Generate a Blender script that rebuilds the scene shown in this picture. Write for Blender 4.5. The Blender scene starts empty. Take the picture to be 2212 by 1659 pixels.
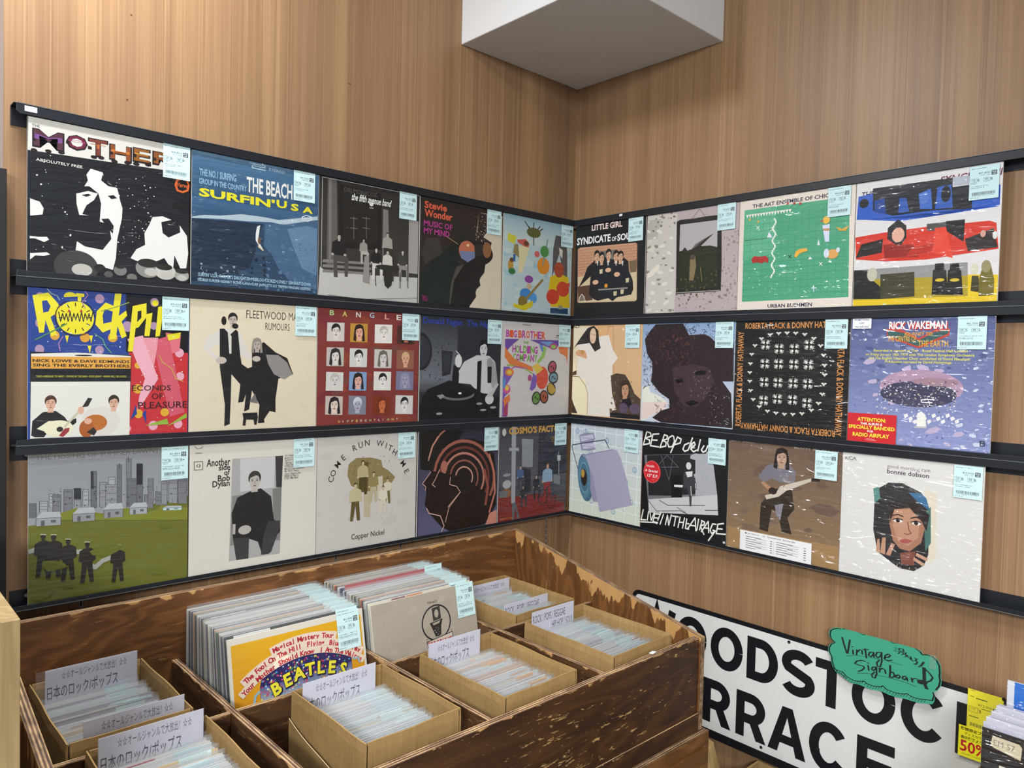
import bpy, bmesh, math, random
from mathutils import Vector, Matrix
from mathutils.geometry import tessellate_polygon

scn = bpy.context.scene
COL = scn.collection
PI = math.pi
Z0 = 1.5414                       # height of the datum used for the wall display above the floor


def zz(z):
    return z + Z0


# ------------------------------------------------------------------ camera, world, light, exposure
cam_d = bpy.data.cameras.new('camera')
cam_d.sensor_width = 36.0
cam_d.sensor_fit = 'HORIZONTAL'
cam_d.lens = 1615.65 * 36.0 / 2212.0
cam_d.clip_start = 0.02
cam = bpy.data.objects.new('camera', cam_d)
cam.location = (-1.90781, -1.75705, zz(0.00858))
cam.rotation_euler = (1.53829, -0.02376, -0.74776)
COL.objects.link(cam)
scn.camera = cam

world = bpy.data.worlds.new('world')
scn.world = world
world.use_nodes = True
bg = world.node_tree.nodes['Background']
bg.inputs[0].default_value = (0.82, 0.91, 1.0, 1)
bg.inputs[1].default_value = 0.88

scn.view_settings.view_transform = 'Standard'
scn.view_settings.look = 'None'
scn.view_settings.gamma = 1.0
scn.view_settings.exposure = 0.0
scn.view_settings.use_curve_mapping = False
scn.cycles.transparent_max_bounces = 40
scn.cycles.max_bounces = 6
scn.cycles.caustics_reflective = False
scn.cycles.caustics_refractive = False


def area(name, loc, target, sx, sy, power, color, spread=180):
    d = bpy.data.lights.new(name, 'AREA')
    d.shape = 'RECTANGLE'
    d.size = sx
    d.size_y = sy
    d.energy = power
    d.color = color
    d.spread = math.radians(spread)
    o = bpy.data.objects.new(name, d)
    o.location = loc
    o.rotation_euler = (Vector(target) - Vector(loc)).to_track_quat('-Z', 'Y').to_euler()
    COL.objects.link(o)
    return o


# ceiling lamps of the shop, all just under the ceiling
area('ceiling_lamp_window_side', (-1.76, -0.36, 2.90), (-1.76, -0.32, 0), 0.55, 0.10, 44, (0.95, 0.975, 1.0))
area('ceiling_downlight_corner', (-1.08, -1.02, 2.92), (-1.04, -0.98, 0), 0.30, 0.30, 7.4, (1.0, 0.965, 0.90), 96)
area('ceiling_downlight_right', (-0.98, -1.95, 2.92), (-0.90, -1.90, 0), 0.30, 0.30, 11.5, (1.0, 0.97, 0.90), 96)
area('ceiling_lamp_far_aisle', (-4.0, -3.6, 2.88), (-1.2, -1.4, 0.7), 1.4, 0.8, 116, (0.97, 0.985, 1.0), 110)


# ------------------------------------------------------------------ colour and materials
def lin(c):
    c = c.lstrip('#')
    v = [int(c[i:i + 2], 16) / 255.0 for i in (0, 2, 4)]
    return tuple(x / 12.92 if x <= 0.04045 else ((x + 0.055) / 1.055) ** 2.4 for x in v) + (1.0,)


class NT:
    """tiny helper for building node trees"""

    def __init__(s, name):
        s.m = bpy.data.materials.new(name)
        s.m.use_nodes = True
        s.t = s.m.node_tree
        s.b = s.t.nodes['Principled BSDF']
        s.out = s.t.nodes['Material Output']

    def n(s, typ, **kw):
        n = s.t.nodes.new(typ)
        for k, v in kw.items():
            if k.startswith('_'):
                n.inputs[k[1:].replace('_', ' ')].default_value = v
            else:
                setattr(n, k, v)
        return n

    def l(s, a, b):
        s.t.links.new(a, b)

    def obj(s, scale=(1, 1, 1), loc=(0, 0, 0)):
        c = s.n('ShaderNodeTexCoord')
        m = s.n('ShaderNodeMapping')
        m.inputs['Scale'].default_value = scale
        m.inputs['Location'].default_value = loc
        s.l(c.outputs['Object'], m.inputs['Vector'])
        return m.outputs[0]

    def noise(s, vec, scale, detail=3.0, rough=0.55, dist=0.0):
        n = s.n('ShaderNodeTexNoise')
        n.inputs['Scale'].default_value = scale
        n.inputs['Detail'].default_value = detail
        n.inputs['Roughness'].default_value = rough
        n.inputs['Distortion'].default_value = dist
        s.l(vec, n.inputs['Vector'])
        return n.outputs['Fac']

    def math(s, op, a, b=None, c=None, clamp=False):
        n = s.n('ShaderNodeMath', operation=op)
        n.use_clamp = clamp
        for i, v in enumerate((a, b, c)):
            if v is None:
                continue
            if isinstance(v, (int, float)):
                n.inputs[i].default_value = v
            else:
                s.l(v, n.inputs[i])
        return n.outputs[0]

    def ramp(s, fac, stops):
        n = s.n('ShaderNodeValToRGB')
        e = n.color_ramp.elements
        while len(e) < len(stops):
            e.new(0.5)
        for i, (p, c) in enumerate(stops):
            e[i].position = p
            e[i].color = lin(c) if isinstance(c, str) else (c, c, c, 1)
        s.l(fac, n.inputs[0])
        return n.outputs[0]

    def mix(s, fac, a, b, blend='MIX'):
        n = s.n('ShaderNodeMix', data_type='RGBA', blend_type=blend)
        for i, v in ((0, fac), (6, a), (7, b)):
            if isinstance(v, (int, float)):
                n.inputs[i].default_value = v
            elif isinstance(v, str):
                n.inputs[i].default_value = lin(v)
            else:
                s.l(v, n.inputs[i])
        return n.outputs[2]

    def bump(s, h, strength=0.2, dist=0.001):
        n = s.n('ShaderNodeBump')
        n.inputs['Strength'].default_value = strength
        n.inputs['Distance'].default_value = dist
        s.l(h, n.inputs['Height'])
        s.l(n.outputs[0], s.b.inputs['Normal'])
        return n

    def done(s, color=None, rough=0.5, spec=0.5, metal=0.0):
        if color is not None:
            if isinstance(color, str):
                s.b.inputs['Base Color'].default_value = lin(color)
            else:
                s.l(color, s.b.inputs['Base Color'])
        if isinstance(rough, (int, float)):
            s.b.inputs['Roughness'].default_value = rough
        else:
            s.l(rough, s.b.inputs['Roughness'])
        s.b.inputs['Specular IOR Level'].default_value = spec
        s.b.inputs['Metallic'].default_value = metal
        return s.m


def mat_laminate(name, ax):
    """vertical-grain wood laminate; ax = wall running direction (0 x, 1 y)"""
    k = NT(name)

    def v(a, c):
        return k.obj((a, 0.2, c) if ax == 0 else (0.2, a, c), (3.1, 1.7, 0.4))
    wide = k.noise(v(5.2, 0.16), 1.0, 3, 0.6, 0.3)
    band = k.noise(v(17.0, 0.22), 1.0, 2, 0.5, 0.25)
    med = k.noise(v(62.0, 0.55), 1.0, 4, 0.65, 0.5)
    fine = k.noise(v(330.0, 2.6), 1.0, 3, 0.6)
    f = k.math('ADD', k.math('MULTIPLY', wide, 0.34), k.math('MULTIPLY', band, 0.22))
    f = k.math('ADD', f, k.math('MULTIPLY', med, 0.26))
    f = k.math('ADD', f, k.math('MULTIPLY', fine, 0.18))
    col = k.ramp(f, [(0.32, '#6b4f3c'), (0.45, '#7e6045'), (0.54, '#8b6c4e'), (0.68, '#9f805d')])
    streak = k.ramp(k.noise(v(150.0, 0.42), 1.0, 3, 0.6, 0.9), [(0.56, 0.0), (0.72, 1.0)])
    col = k.mix(k.math('MULTIPLY', streak, 0.46), col, '#b08f6a')
    thin = k.ramp(k.noise(v(210.0, 0.35), 1.0, 2, 0.5, 0.5), [(0.30, 1.0), (0.42, 0.0)])
    col = k.mix(k.math('MULTIPLY', thin, 0.42), col, '#614633')
    red = k.ramp(k.noise(v(8.0, 0.3), 1.0, 2), [(0.45, 0.0), (0.72, 1.0)])
    col = k.mix(k.math('MULTIPLY', red, 0.22), col, '#7b5a4b')
    k.bump(fine, 0.08, 0.0005)
    return k.done(col, 0.42, 0.35)


def mat_ply(name, grain, top=None, dark='#3d2614', mid='#6b4526', light='#8a5e35', chip='#c8a06a', amp=0.05, scratch=0.5, knots=False):
    """stained plywood. grain: 0 along x, 1 along y, 2 along z. top=(a,b): worn edge at z=a+b*y"""
    k = NT(name)

    def v(lo, hi, off=0.0):
        s = [hi, hi, hi]
        s[grain] = lo
        return k.obj(tuple(s), (off, off * 1.3, off * 0.7))
    big = k.noise(v(1.1, 4.2, 2.0), 1.0, 3, 0.5, 0.7)
    rings = k.math('SINE', k.math('MULTIPLY', big, 95.0))
    rings = k.math('POWER', k.math('MULTIPLY_ADD', rings, 0.5, 0.5), 1.7)
    patch = k.noise(v(2.0, 7.0, 5.0), 1.0, 4, 0.6)
    fib = k.noise(v(9.0, 260.0, 1.0), 1.0, 3, 0.6)
    f = k.math('ADD', k.math('MULTIPLY', rings, 0.17), k.math('MULTIPLY', patch, 0.48))
    f = k.math('ADD', f, k.math('MULTIPLY', fib, 0.30))
    col = k.ramp(f, [(0.24, dark), (0.50, mid), (0.78, light)])
    # rubbed flecks where the stain is gone
    sc = k.noise(v(26.0, 130.0, 3.0), 1.0, 4, 0.7, 0.6)
    zone = k.noise(v(3.0, 6.0, 8.0), 1.0, 2)
    sm = k.ramp(k.math('MULTIPLY_ADD', zone, 0.30, sc), [(0.775, 0.0), (0.83, 1.0)])
    col = k.mix(k.math('MULTIPLY', sm, scratch), col, chip)
    if top is not None:
        c = k.n('ShaderNodeTexCoord')
        sp = k.n('ShaderNodeSeparateXYZ')
        k.l(c.outputs['Object'], sp.inputs[0])
        edge = k.math('MULTIPLY_ADD', sp.outputs[1], top[1], top[0])
        d = k.math('SUBTRACT', edge, sp.outputs[2])
        n1 = k.noise(v(20.0, 34.0, 4.0) if grain != 2 else v(7.0, 26.0, 4.0), 1.0, 3, 0.55, 0.4)
        wob = k.math('MULTIPLY', k.math('SUBTRACT', n1, 0.40), amp * 4.0)
        m = k.ramp(k.math('MULTIPLY', k.math('SUBTRACT', wob, d), 60.0), [(0.35, 0.0), (0.65, 1.0)])
        tone = k.mix(k.noise(v(8.0, 60.0, 6.0), 1.0, 3), chip, '#a77a48')
        col = k.mix(m, col, tone)
    k.bump(fib, 0.25, 0.0006)
    return k.done(col, 0.5, 0.3)


def mat_ply_edge(name, axis):
    """cut edge of plywood: dark and light layers across the board's thickness"""
    k = NT(name)
    c = k.n('ShaderNodeTexCoord')
    sp = k.n('ShaderNodeSeparateXYZ')
    k.l(c.outputs['Object'], sp.inputs[0])
    w = k.math('SINE', k.math('MULTIPLY_ADD', k.noise(k.obj((12, 12, 12)), 1.0, 2), 1.5, k.math('MULTIPLY', sp.outputs[axis], 1050.0)))
    s = [90, 90, 90]
    s[1 - axis if axis < 2 else 0] = 14
    f = k.math('ADD', k.math('MULTIPLY', w, 0.22), k.noise(k.obj(tuple(s)), 1.0, 4, 0.65))
    col = k.ramp(f, [(0.24, '#3a291d'), (0.5, '#6f5744'), (0.66, '#94795d'), (0.85, '#c2a272')])
    return k.done(col, 0.6, 0.3)


def mat_kraft(name, col='#95794e'):
    k = NT(name)
    a = k.noise(k.obj((6, 6, 6)), 1.0, 4, 0.6)
    b = k.noise(k.obj((160, 160, 12)), 1.0, 3, 0.6)
    c = k.ramp(k.math('ADD', k.math('MULTIPLY', a, 0.6), k.math('MULTIPLY', b, 0.4)), [(0.3, '#836942'), (0.55, col), (0.75, '#a58a5c')])
    cr = k.noise(k.obj((9, 9, 14), (2, 5, 1)), 1.0, 3, 0.5, 1.4)
    k.bump(k.math('ADD', cr, k.math('MULTIPLY', b, 0.15)), 0.5, 0.004)
    return k.done(c, 0.75, 0.15)


def mat_print(name, rough=0.42, spec=0.35):
    k = NT(name)
    a = k.n('ShaderNodeVertexColor')
    a.layer_name = 'Col'
    g = k.noise(k.obj((240, 240, 240)), 1.0, 2)
    c = k.mix(0.10, a.outputs[0], k.ramp(g, [(0.3, 0.42), (0.7, 0.60)]), 'OVERLAY')
    return k.done(c, rough, spec)


def mat_film(name, seed=0.0, amount=1.0, rough=0.09, base=0.022, milky=0.0, hk=1.0):
    """clear polypropylene sleeve: see-through, with sharp reflections off its creases"""
    k = NT(name)
    t = k.t
    t.nodes.remove(k.b)
    tr = k.n('ShaderNodeBsdfTransparent')
    tr.inputs[0].default_value = (0.975, 0.98, 0.985, 1)
    gl = k.n('ShaderNodeBsdfGlossy')
    gl.inputs['Roughness'].default_value = rough
    gl.inputs[0].default_value = (0.97, 0.985, 1.0, 1)
    info = k.n('ShaderNodeObjectInfo')
    off = k.n('ShaderNodeVectorMath', operation='SCALE')
    off.inputs[0].default_value = (37.0, 11.0, 23.0)
    k.l(info.outputs['Random'], off.inputs['Scale'])

    def v(sc, rot):
        c = k.n('ShaderNodeTexCoord')
        ad = k.n('ShaderNodeVectorMath', operation='ADD')
        k.l(c.outputs['Object'], ad.inputs[0])
        k.l(off.outputs[0], ad.inputs[1])
        m = k.n('ShaderNodeMapping')
        m.inputs['Scale'].default_value = sc
        m.inputs['Rotation'].default_value = (0, rot, 0)
        m.inputs['Location'].default_value = (seed, seed, seed)
        k.l(ad.outputs[0], m.inputs[0])
        return m.outputs[0]
    big = k.noise(v((5.0, 5.0, 7.0), 0.3), 1.0, 1, 0.4, 0.5)
    cre = k.noise(v((5.0, 5.0, 34.0), 0.42), 1.0, 2, 0.5, 1.3)
    cre = k.math('ABSOLUTE', k.math('SUBTRACT', cre, 0.5))
    h = k.math('ADD', k.math('MULTIPLY', big, 0.030 * hk), k.math('MULTIPLY', k.math('SQRT', k.math('MAXIMUM', cre, 0.0005)), 0.011 * hk))
    bp = k.n('ShaderNodeBump')
    bp.inputs['Strength'].default_value = 0.55 * amount
    bp.inputs['Distance'].default_value = 1.0
    k.l(h, bp.inputs['Height'])
    k.l(bp.outputs[0], gl.inputs['Normal'])
    fr = k.n('ShaderNodeFresnel')
    fr.inputs['IOR'].default_value = 1.22
    mx = k.n('ShaderNodeMixShader')
    k.l(k.math('MULTIPLY_ADD', fr.outputs[0], 0.5, base, clamp=True), mx.inputs[0])
    k.l(tr.outputs[0], mx.inputs[1])
    k.l(gl.outputs[0], mx.inputs[2])
    last = mx.outputs[0]
    if milky:
        df = k.n('ShaderNodeBsdfTranslucent')
        d2 = k.n('ShaderNodeBsdfDiffuse')
        for q in (df, d2):
            q.inputs[0].default_value = (0.9, 0.93, 0.95, 1)
        ad = k.n('ShaderNodeMixShader')
        ad.inputs[0].default_value = 0.5
        k.l(df.outputs[0], ad.inputs[1])
        k.l(d2.outputs[0], ad.inputs[2])
        m2 = k.n('ShaderNodeMixShader')
        m2.inputs[0].default_value = milky
        k.l(last, m2.inputs[1])
        k.l(ad.outputs[0], m2.inputs[2])
        last = m2.outputs[0]
    k.l(last, k.out.inputs[0])
    return k.m


def mat_simple(name, color, rough=0.5, spec=0.5, metal=0.0, var=0.06, scale=40):
    k = NT(name)
    n = k.noise(k.obj((scale, scale, scale)), 1.0, 3)
    r, g, b, _ = lin(color)
    mx = k.n('ShaderNodeMix', data_type='RGBA')
    mx.inputs[6].default_value = (r * (1 - var), g * (1 - var), b * (1 - var), 1)
    mx.inputs[7].default_value = (min(1, r * (1 + var)), min(1, g * (1 + var)), min(1, b * (1 + var)), 1)
    k.l(n, mx.inputs[0])
    return k.done(mx.outputs[2], rough, spec, metal)


def mat_plaster(name):
    k = NT(name)
    a = k.noise(k.obj((220, 220, 220)), 1.0, 4, 0.7)
    st = k.ramp(k.noise(k.obj((7, 7, 2.2)), 1.0, 4, 0.65), [(0.60, 0.0), (0.74, 1.0)])
    c = k.mix(k.math('MULTIPLY', st, 0.25), '#c6c5c4', '#a99f8c')
    k.bump(a, 0.25, 0.001)
    return k.done(c, 0.8, 0.2)


M = {}
M['lam_x'] = mat_laminate('wood_laminate_left', 0)
M['lam_y'] = mat_laminate('wood_laminate_right', 1)
M['plaster'] = mat_plaster('white_plaster')
M['ceil'] = mat_simple('ceiling_white', '#cfcfcc', 0.8, 0.2)
M['floor'] = mat_simple('floor_vinyl', '#8c8479', 0.5, 0.4, 0, 0.15, 6)
M['black'] = mat_simple('black_powder_coat', '#14171d', 0.40, 0.4, 0, 0.1, 300)
M['edge_highlight'] = mat_simple('fold_highlight_grey', '#5d6163', 0.35, 0.5, 0.3, 0.2, 120)  # lighter grey painted in for light caught on the rail folds
M['print'] = mat_print('printed_card', 0.45, 0.3)
M['paper'] = mat_print('printed_paper', 0.6, 0.2)
M['enamel'] = mat_print('sign_enamel', 0.35, 0.4)
M['film'] = mat_film('clear_sleeve', 0.0, 0.8, 0.09, 0.012)
M['film_creased'] = mat_film('creased_clear_sleeve', 4.0, 1.8, 0.07, 0.035, 0.0, 2.0)
M['film_thin'] = mat_film('thin_clear_sleeve', 9.0, 0.28, 0.2, 0.035, 0.14)
M['kraft'] = mat_kraft('kraft_board')
M['steel'] = mat_simple('galvanised_steel', '#9a958c', 0.45, 0.5, 0.6, 0.08, 200)
M['dark'] = mat_simple('dark_gap', '#1c1813', 0.8, 0.2)
M['cord'] = mat_simple('torn_board_edge', '#c9a98c', 0.8, 0.15)
M['lightwood'] = mat_ply('light_ash', 2, None, '#7d6947', '#95805a', '#a58f68', '#bda981', 0.0, 0.15)
M['ply_x'] = mat_ply('stained_ply_long', 0, (-0.528, 0.0), amp=0.016, scratch=0.25)
M['ply_front'] = mat_ply('stained_ply_front', 0, (-0.672, 0.0), dark='#20120a', mid='#3d2410', light='#563418', amp=0.014, scratch=0.6)
M['ply_side'] = mat_ply('stained_ply_side', 2, (-0.5163, 0.2135), dark='#412816', mid='#6b4524', light='#865a32', chip='#b68f5a', amp=0.058, scratch=0.45)
M['ply_div'] = mat_ply('stained_ply_divider', 1, (-0.674, 0.0), dark='#2f1f13', mid='#4d3420', light='#66472c', amp=0.014, scratch=0.25)
M['ply_cross'] = mat_ply('stained_ply_cross', 0, (-0.674, 0.0), dark='#2f1f13', mid='#4d3420', light='#66472c', amp=0.012, scratch=0.2)
M['ply_base'] = mat_ply('stained_ply_base', 0, (-0.905, 0.0), dark='#3a2110', mid='#62401f', light='#7d5429', amp=0.012, scratch=0.3)
M['edge_x'] = mat_ply_edge('ply_edge_across_x', 0)
M['edge_y'] = mat_ply_edge('ply_edge_across_y', 1)
M['black_panel'] = mat_simple('black_panel', '#1d1a19', 0.6, 0.3)
M['bright'] = mat_simple('white_painted_wall', '#e4e6ea', 0.7, 0.2)


# ------------------------------------------------------------------ mesh building
class MB:
    def __init__(s):
        s.v = []
        s.f = []
        s.m = []
        s.c = []

    def quad(s, pts, mat=0, col=None):
        b = len(s.v)
        s.v += [tuple(p) for p in pts]
        s.f.append(tuple(range(b, b + len(pts))))
        s.m.append(mat)
        s.c.append(col)

    def hexa(s, p, mats=0, col=None):
        """p: 8 points, bottom ring 0-3 (ccw from above), top ring 4-7; mats int or [bottom, top, s0..s3]"""
        b = len(s.v)
        s.v += [tuple(q) for q in p]
        fs = [(3, 2, 1, 0), (4, 5, 6, 7), (0, 1, 5, 4), (1, 2, 6, 5), (2, 3, 7, 6), (3, 0, 4, 7)]
        for i, q in enumerate(fs):
            s.f.append(tuple(b + j for j in q))
            s.m.append(mats if isinstance(mats, int) else mats[i])
            s.c.append(col)

    def box(s, x0, x1, y0, y1, z0, z1, mats=0, col=None):
        s.hexa([(x0, y0, z0), (x1, y0, z0), (x1, y1, z0), (x0, y1, z0), (x0, y0, z1), (x1, y0, z1), (x1, y1, z1), (x0, y1, z1)], mats, col)

    def tris(s, vs, fs, mat=0, col=None):
        b = len(s.v)
        s.v += vs
        for q in fs:
            s.f.append(tuple(b + j for j in q))
            s.m.append(mat)
            s.c.append(col)

    def build(s, name, mats, parent=None, off=(0, 0, 0), bevel=0.0, smooth=False):
        me = bpy.data.meshes.new(name)
        me.from_pydata([(x - off[0], y - off[1], z - off[2]) for x, y, z in s.v], [], s.f)
        for m in mats:
            me.materials.append(M[m])
        for p, i in zip(me.polygons, s.m):
            p.material_index = i
            p.use_smooth = smooth
        if any(c is not None for c in s.c):
            at = me.color_attributes.new('Col', 'FLOAT_COLOR', 'CORNER')
            for p, c in zip(me.polygons, s.c):
                if c is None:
                    c = (0.5, 0.5, 0.5, 1)
                for j, li in enumerate(p.loop_indices):
                    at.data[li].color = c[j % len(c)] if isinstance(c[0], tuple) else c
        o = bpy.data.objects.new(name, me)
        if parent is not None:
            o.parent = parent
        else:
            o.location = off
        if bevel > 0:
            md = o.modifiers.new('bevel', 'BEVEL')
            md.width = bevel
            md.segments = 2
            md.limit_method = 'ANGLE'
            md.angle_limit = 0.7
        COL.objects.link(o)
        return o


def thing(name, label, cat, loc=(0, 0, 0), rz=0.0, group=None, rx=0.0):
    o = bpy.data.objects.new(name, None)
    o.empty_display_size = 0.05
    o.location = loc
    o.rotation_euler = (rx, 0, rz)
    COL.objects.link(o)
    tag(o, label, cat, group)
    return o


def tag(o, label, cat, group=None):
    o['label'] = label
    o['category'] = cat
    if group:
        o['group'] = group
    return o


def struct(o):
    o['kind'] = 'structure'
    return o


# ------------------------------------------------------------------ lettering
TXT = {}


def text_mesh(s, bold=0.0, shear=0.0):
    key = (s, bold, shear)
    if key not in TXT:
        cu = bpy.data.curves.new('lettering', 'FONT')
        cu.body = s
        cu.size = 1.0
        cu.offset = bold * 0.42
        cu.shear = shear
        cu.resolution_u = 2
        ob = bpy.data.objects.new('lettering', cu)
        me = bpy.data.meshes.new_from_object(ob)
        vs = [(v.co.x, v.co.y) for v in me.vertices]
        fs = [tuple(p.vertices) for p in me.polygons]
        bpy.data.objects.remove(ob)
        bpy.data.curves.remove(cu)
        bpy.data.meshes.remove(me)
        if vs:
            x0 = min(v[0] for v in vs)
            x1 = max(v[0] for v in vs)
            y0 = min(v[1] for v in vs)
            y1 = max(v[1] for v in vs)
        else:
            x0 = y0 = 0
            x1 = y1 = 1
        TXT[key] = (vs, fs, x0, max(x1 - x0, 1e-4), y0, max(y1 - y0, 1e-4))
    return TXT[key]


class Art:
    """flat printed artwork laid out in a 0..1000 square (x right, y down), mapped on a panel w x h at local y = y0"""

    def __init__(s, mb, w, h, y0=0.0, mat=0, x0=0.0, z0=0.0, step=1.5e-5):
        s.mb = mb
        s.w = w
        s.h = h
        s.y = y0
        s.mat = mat
        s.x0 = x0
        s.z0 = z0
        s.step = step

    def pt(s, u, v):
        u = min(1000.0, max(0.0, u))
        v = min(1000.0, max(0.0, v))
        return (s.x0 + s.w * u / 1000.0, s.y, s.z0 + s.h * (1 - v / 1000.0))

    def layer(s):
        s.y -= s.step

    def poly(s, pts, col):
        tri = tessellate_polygon([[Vector((p[0], p[1], 0)) for p in pts]])
        vs = [s.pt(*p) for p in pts]
        out = []
        for a, b, c in tri:
            A, B, Cc = pts[a], pts[b], pts[c]
            ar = (B[0] - A[0]) * (Cc[1] - A[1]) - (Cc[0] - A[0]) * (B[1] - A[1])
            if abs(ar) < 1e-6:
                continue
            out.append((a, c, b) if ar > 0 else (a, b, c))
        s.mb.tris(vs, out, s.mat, col)

    def rect(s, x0, y0, x1, y1, col):
        c = col
        if isinstance(col[0], tuple):
            c = [col[1], col[1], col[0], col[0]]
        s.mb.quad([s.pt(x0, y1), s.pt(x1, y1), s.pt(x1, y0), s.pt(x0, y0)], s.mat, c)

    def ell(s, cx, cy, rx, ry, rot, col, n=28):
        r = math.radians(rot)
        pts = []
        for i in range(n):
            t = 2 * PI * i / n
            x, y = rx * math.cos(t), ry * math.sin(t)
            pts.append((cx + x * math.cos(r) - y * math.sin(r), cy + x * math.sin(r) + y * math.cos(r)))
        vs = [s.pt(*p) for p in pts]
        s.mb.tris(vs, [tuple(range(n - 1, -1, -1))], s.mat, col)

    def line(s, w, pts, col):
        hw = w / 2.0
        ybase = s.y
        for k, ((x0, y0), (x1, y1)) in enumerate(zip(pts, pts[1:])):
            s.y = ybase - (k % 2) * 0.45 * s.step
            dx, dy = x1 - x0, y1 - y0
            L = math.hypot(dx, dy)
            if L < 1e-6:
                continue
            ex, ey = dx / L * hw * 0.45, dy / L * hw * 0.45
            nx, ny = -dy / L * hw, dx / L * hw
            q = [(x0 - ex + nx, y0 - ey + ny), (x1 + ex + nx, y1 + ey + ny), (x1 + ex - nx, y1 + ey - ny), (x0 - ex - nx, y0 - ey - ny)]
            s.mb.quad([s.pt(*p) for p in q], s.mat, col)
        s.y = ybase

    def text(s, tx, x0, y0, x1, y1, col, bold=0.0, shear=0.0):
        vs, fs, a, w, b, h = text_mesh(tx, bold, shear)
        out = [s.pt(x0 + (vx - a) / w * (x1 - x0), y1 - (vy - b) / h * (y1 - y0)) for vx, vy in vs]
        s.mb.tris(out, fs, s.mat, col)

    def textrot(s, tx, cx, cy, size, rot, col, bold=0.0, wid=None):
        vs, fs, a, w, b, h = text_mesh(tx, bold, 0)
        k = size / 0.72
        kx = k if wid is None else wid / w
        r = math.radians(rot)
        out = []
        for vx, vy in vs:
            x = (vx - a - w / 2) * kx
            y = -(vy - 0.36) * k
            out.append(s.pt(cx + x * math.cos(r) - y * math.sin(r), cy + x * math.sin(r) + y * math.cos(r)))
        s.mb.tris(out, fs, s.mat, col)

    def run(s, ops):
        s.step = min(s.step, 0.0011 / len(ops))
        for o in ops:
            s.layer()
            k = o[0]
            if k == 'g':
                s.rect(o[3], o[4], o[5], o[6], (lin(o[1]), lin(o[2])))
                continue
            c = lin(o[1])
            if k == 'r':
                s.rect(o[2], o[3], o[4], o[5], c)
            elif k == 'p':
                s.poly(list(zip(o[2::2], o[3::2])), c)
            elif k == 'e':
                s.ell(o[2], o[3], o[4], o[5], o[6], c)
            elif k == 'l':
                s.line(o[2], list(zip(o[3::2], o[4::2])), c)
            elif k == 't':
                s.text(o[2], o[3], o[4], o[5], o[6], c, o[7], o[8])
            elif k == 'c':
                s.textrot(o[2], o[3], o[4], o[5], o[6], c, o[7])
            elif k == 'v':
                s.textrot(o[2], (o[3] + o[4]) / 2, (o[5] + o[6]) / 2, o[4] - o[3], -90 * o[7], c, 0.03, o[6] - o[5])
            elif k == 'u':
                s.textrot(o[2], (o[3] + o[4]) / 2, (o[5] + o[6]) / 2, o[6] - o[5], 180, c, 0.03, o[4] - o[3])
            elif k == 'a':
                cx, cy, r, a0, a1, hh, b = o[3:10]
                n = len(o[2])
                for i, ch in enumerate(o[2]):
                    t = math.radians(a0 + (a1 - a0) * (i + 0.5) / n)
                    if ch != ' ':
                        s.textrot(ch, cx + r * math.sin(t), cy - r * math.cos(t), hh, math.degrees(t), c, b)
            elif k == 'h':
                cx, cy, r, rot = o[2:6]
                s.ell(cx, cy, r * 0.5, r * 0.6, rot, c, 12)
                for j, q in enumerate((-50, -22, 0, 22, 62)):
                    t = math.radians(rot + q)
                    s.line(r * 0.2, [(cx + 0.4 * r * math.cos(t), cy + 0.4 * r * math.sin(t)), (cx + 1.35 * r * math.cos(t), cy + 1.35 * r * math.sin(t))], c)
            elif k == 's':
                n, x0, y0, x1, y1, a, b, seed, kind = o[2:11]
                rr = random.Random(seed)
                put = []
                y_base = s.y
                for it in range(n):
                    x, y, q = rr.uniform(x0, x1), rr.uniform(y0, y1), rr.uniform(a, b)
                    if kind < 2:
                        if any(abs(x - px) < q + pq and abs(y - py) < (q + pq) * 0.75 for px, py, pq in put):
                            continue
                        put.append((x, y, q))
                    else:
                        s.y = y_base - (it % 6) * 0.15 * s.step
                    if kind == 0:
                        s.poly([(x - q * rr.uniform(.5, 1), y - q * rr.uniform(.1, .5)), (x + q * rr.uniform(.1, .6), y - q * rr.uniform(.5, 1)), (x + q * rr.uniform(.5, 1), y + q * rr.uniform(.1, .5)), (x - q * rr.uniform(.0, .4), y + q * rr.uniform(.4, .9))], c)
                    elif kind == 1:
                        m = rr.randint(6, 9)
                        ro = rr.uniform(-.5, .5)
                        P = []
                        for i in range(m):
                            t = 2 * PI * i / m
                            R_ = q * rr.uniform(.6, 1.1)
                            xx, yy = R_ * math.cos(t), R_ * .5 * math.sin(t)
                            P.append((x + xx * math.cos(ro) - yy * math.sin(ro), y + xx * math.sin(ro) + yy * math.cos(ro)))
                        s.poly(P, c)
                    else:
                        t = rr.uniform(0, 2 * PI) if kind == 2 else rr.uniform(1.4, 1.75)
                        bend = rr.uniform(-1.2, 1.2) if kind == 2 else 0.1
                        P = [(x, y)]
                        for i in range(3):
                            P.append((P[-1][0] + q * .33 * math.cos(t), P[-1][1] + q * .33 * math.sin(t)))
                            t += bend
                        s.line(max(2.0, q * .14), P, c)
                s.y = y_base


M['ply_base0'] = mat_ply('stained_ply_cabinet', 0, None, dark='#3a2110', mid='#62401f', light='#7d5429', scratch=0.3)
M['ply_crate'] = mat_ply('stained_ply_crate', 2, None, dark='#4a3120', mid='#74512f', light='#8f6a44', scratch=0.3)
M['kraft_bag'] = mat_kraft('brown_paper', '#9c8258')
M['honey'] = mat_simple('honey_board', '#a87a3e', 0.5, 0.3)

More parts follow.
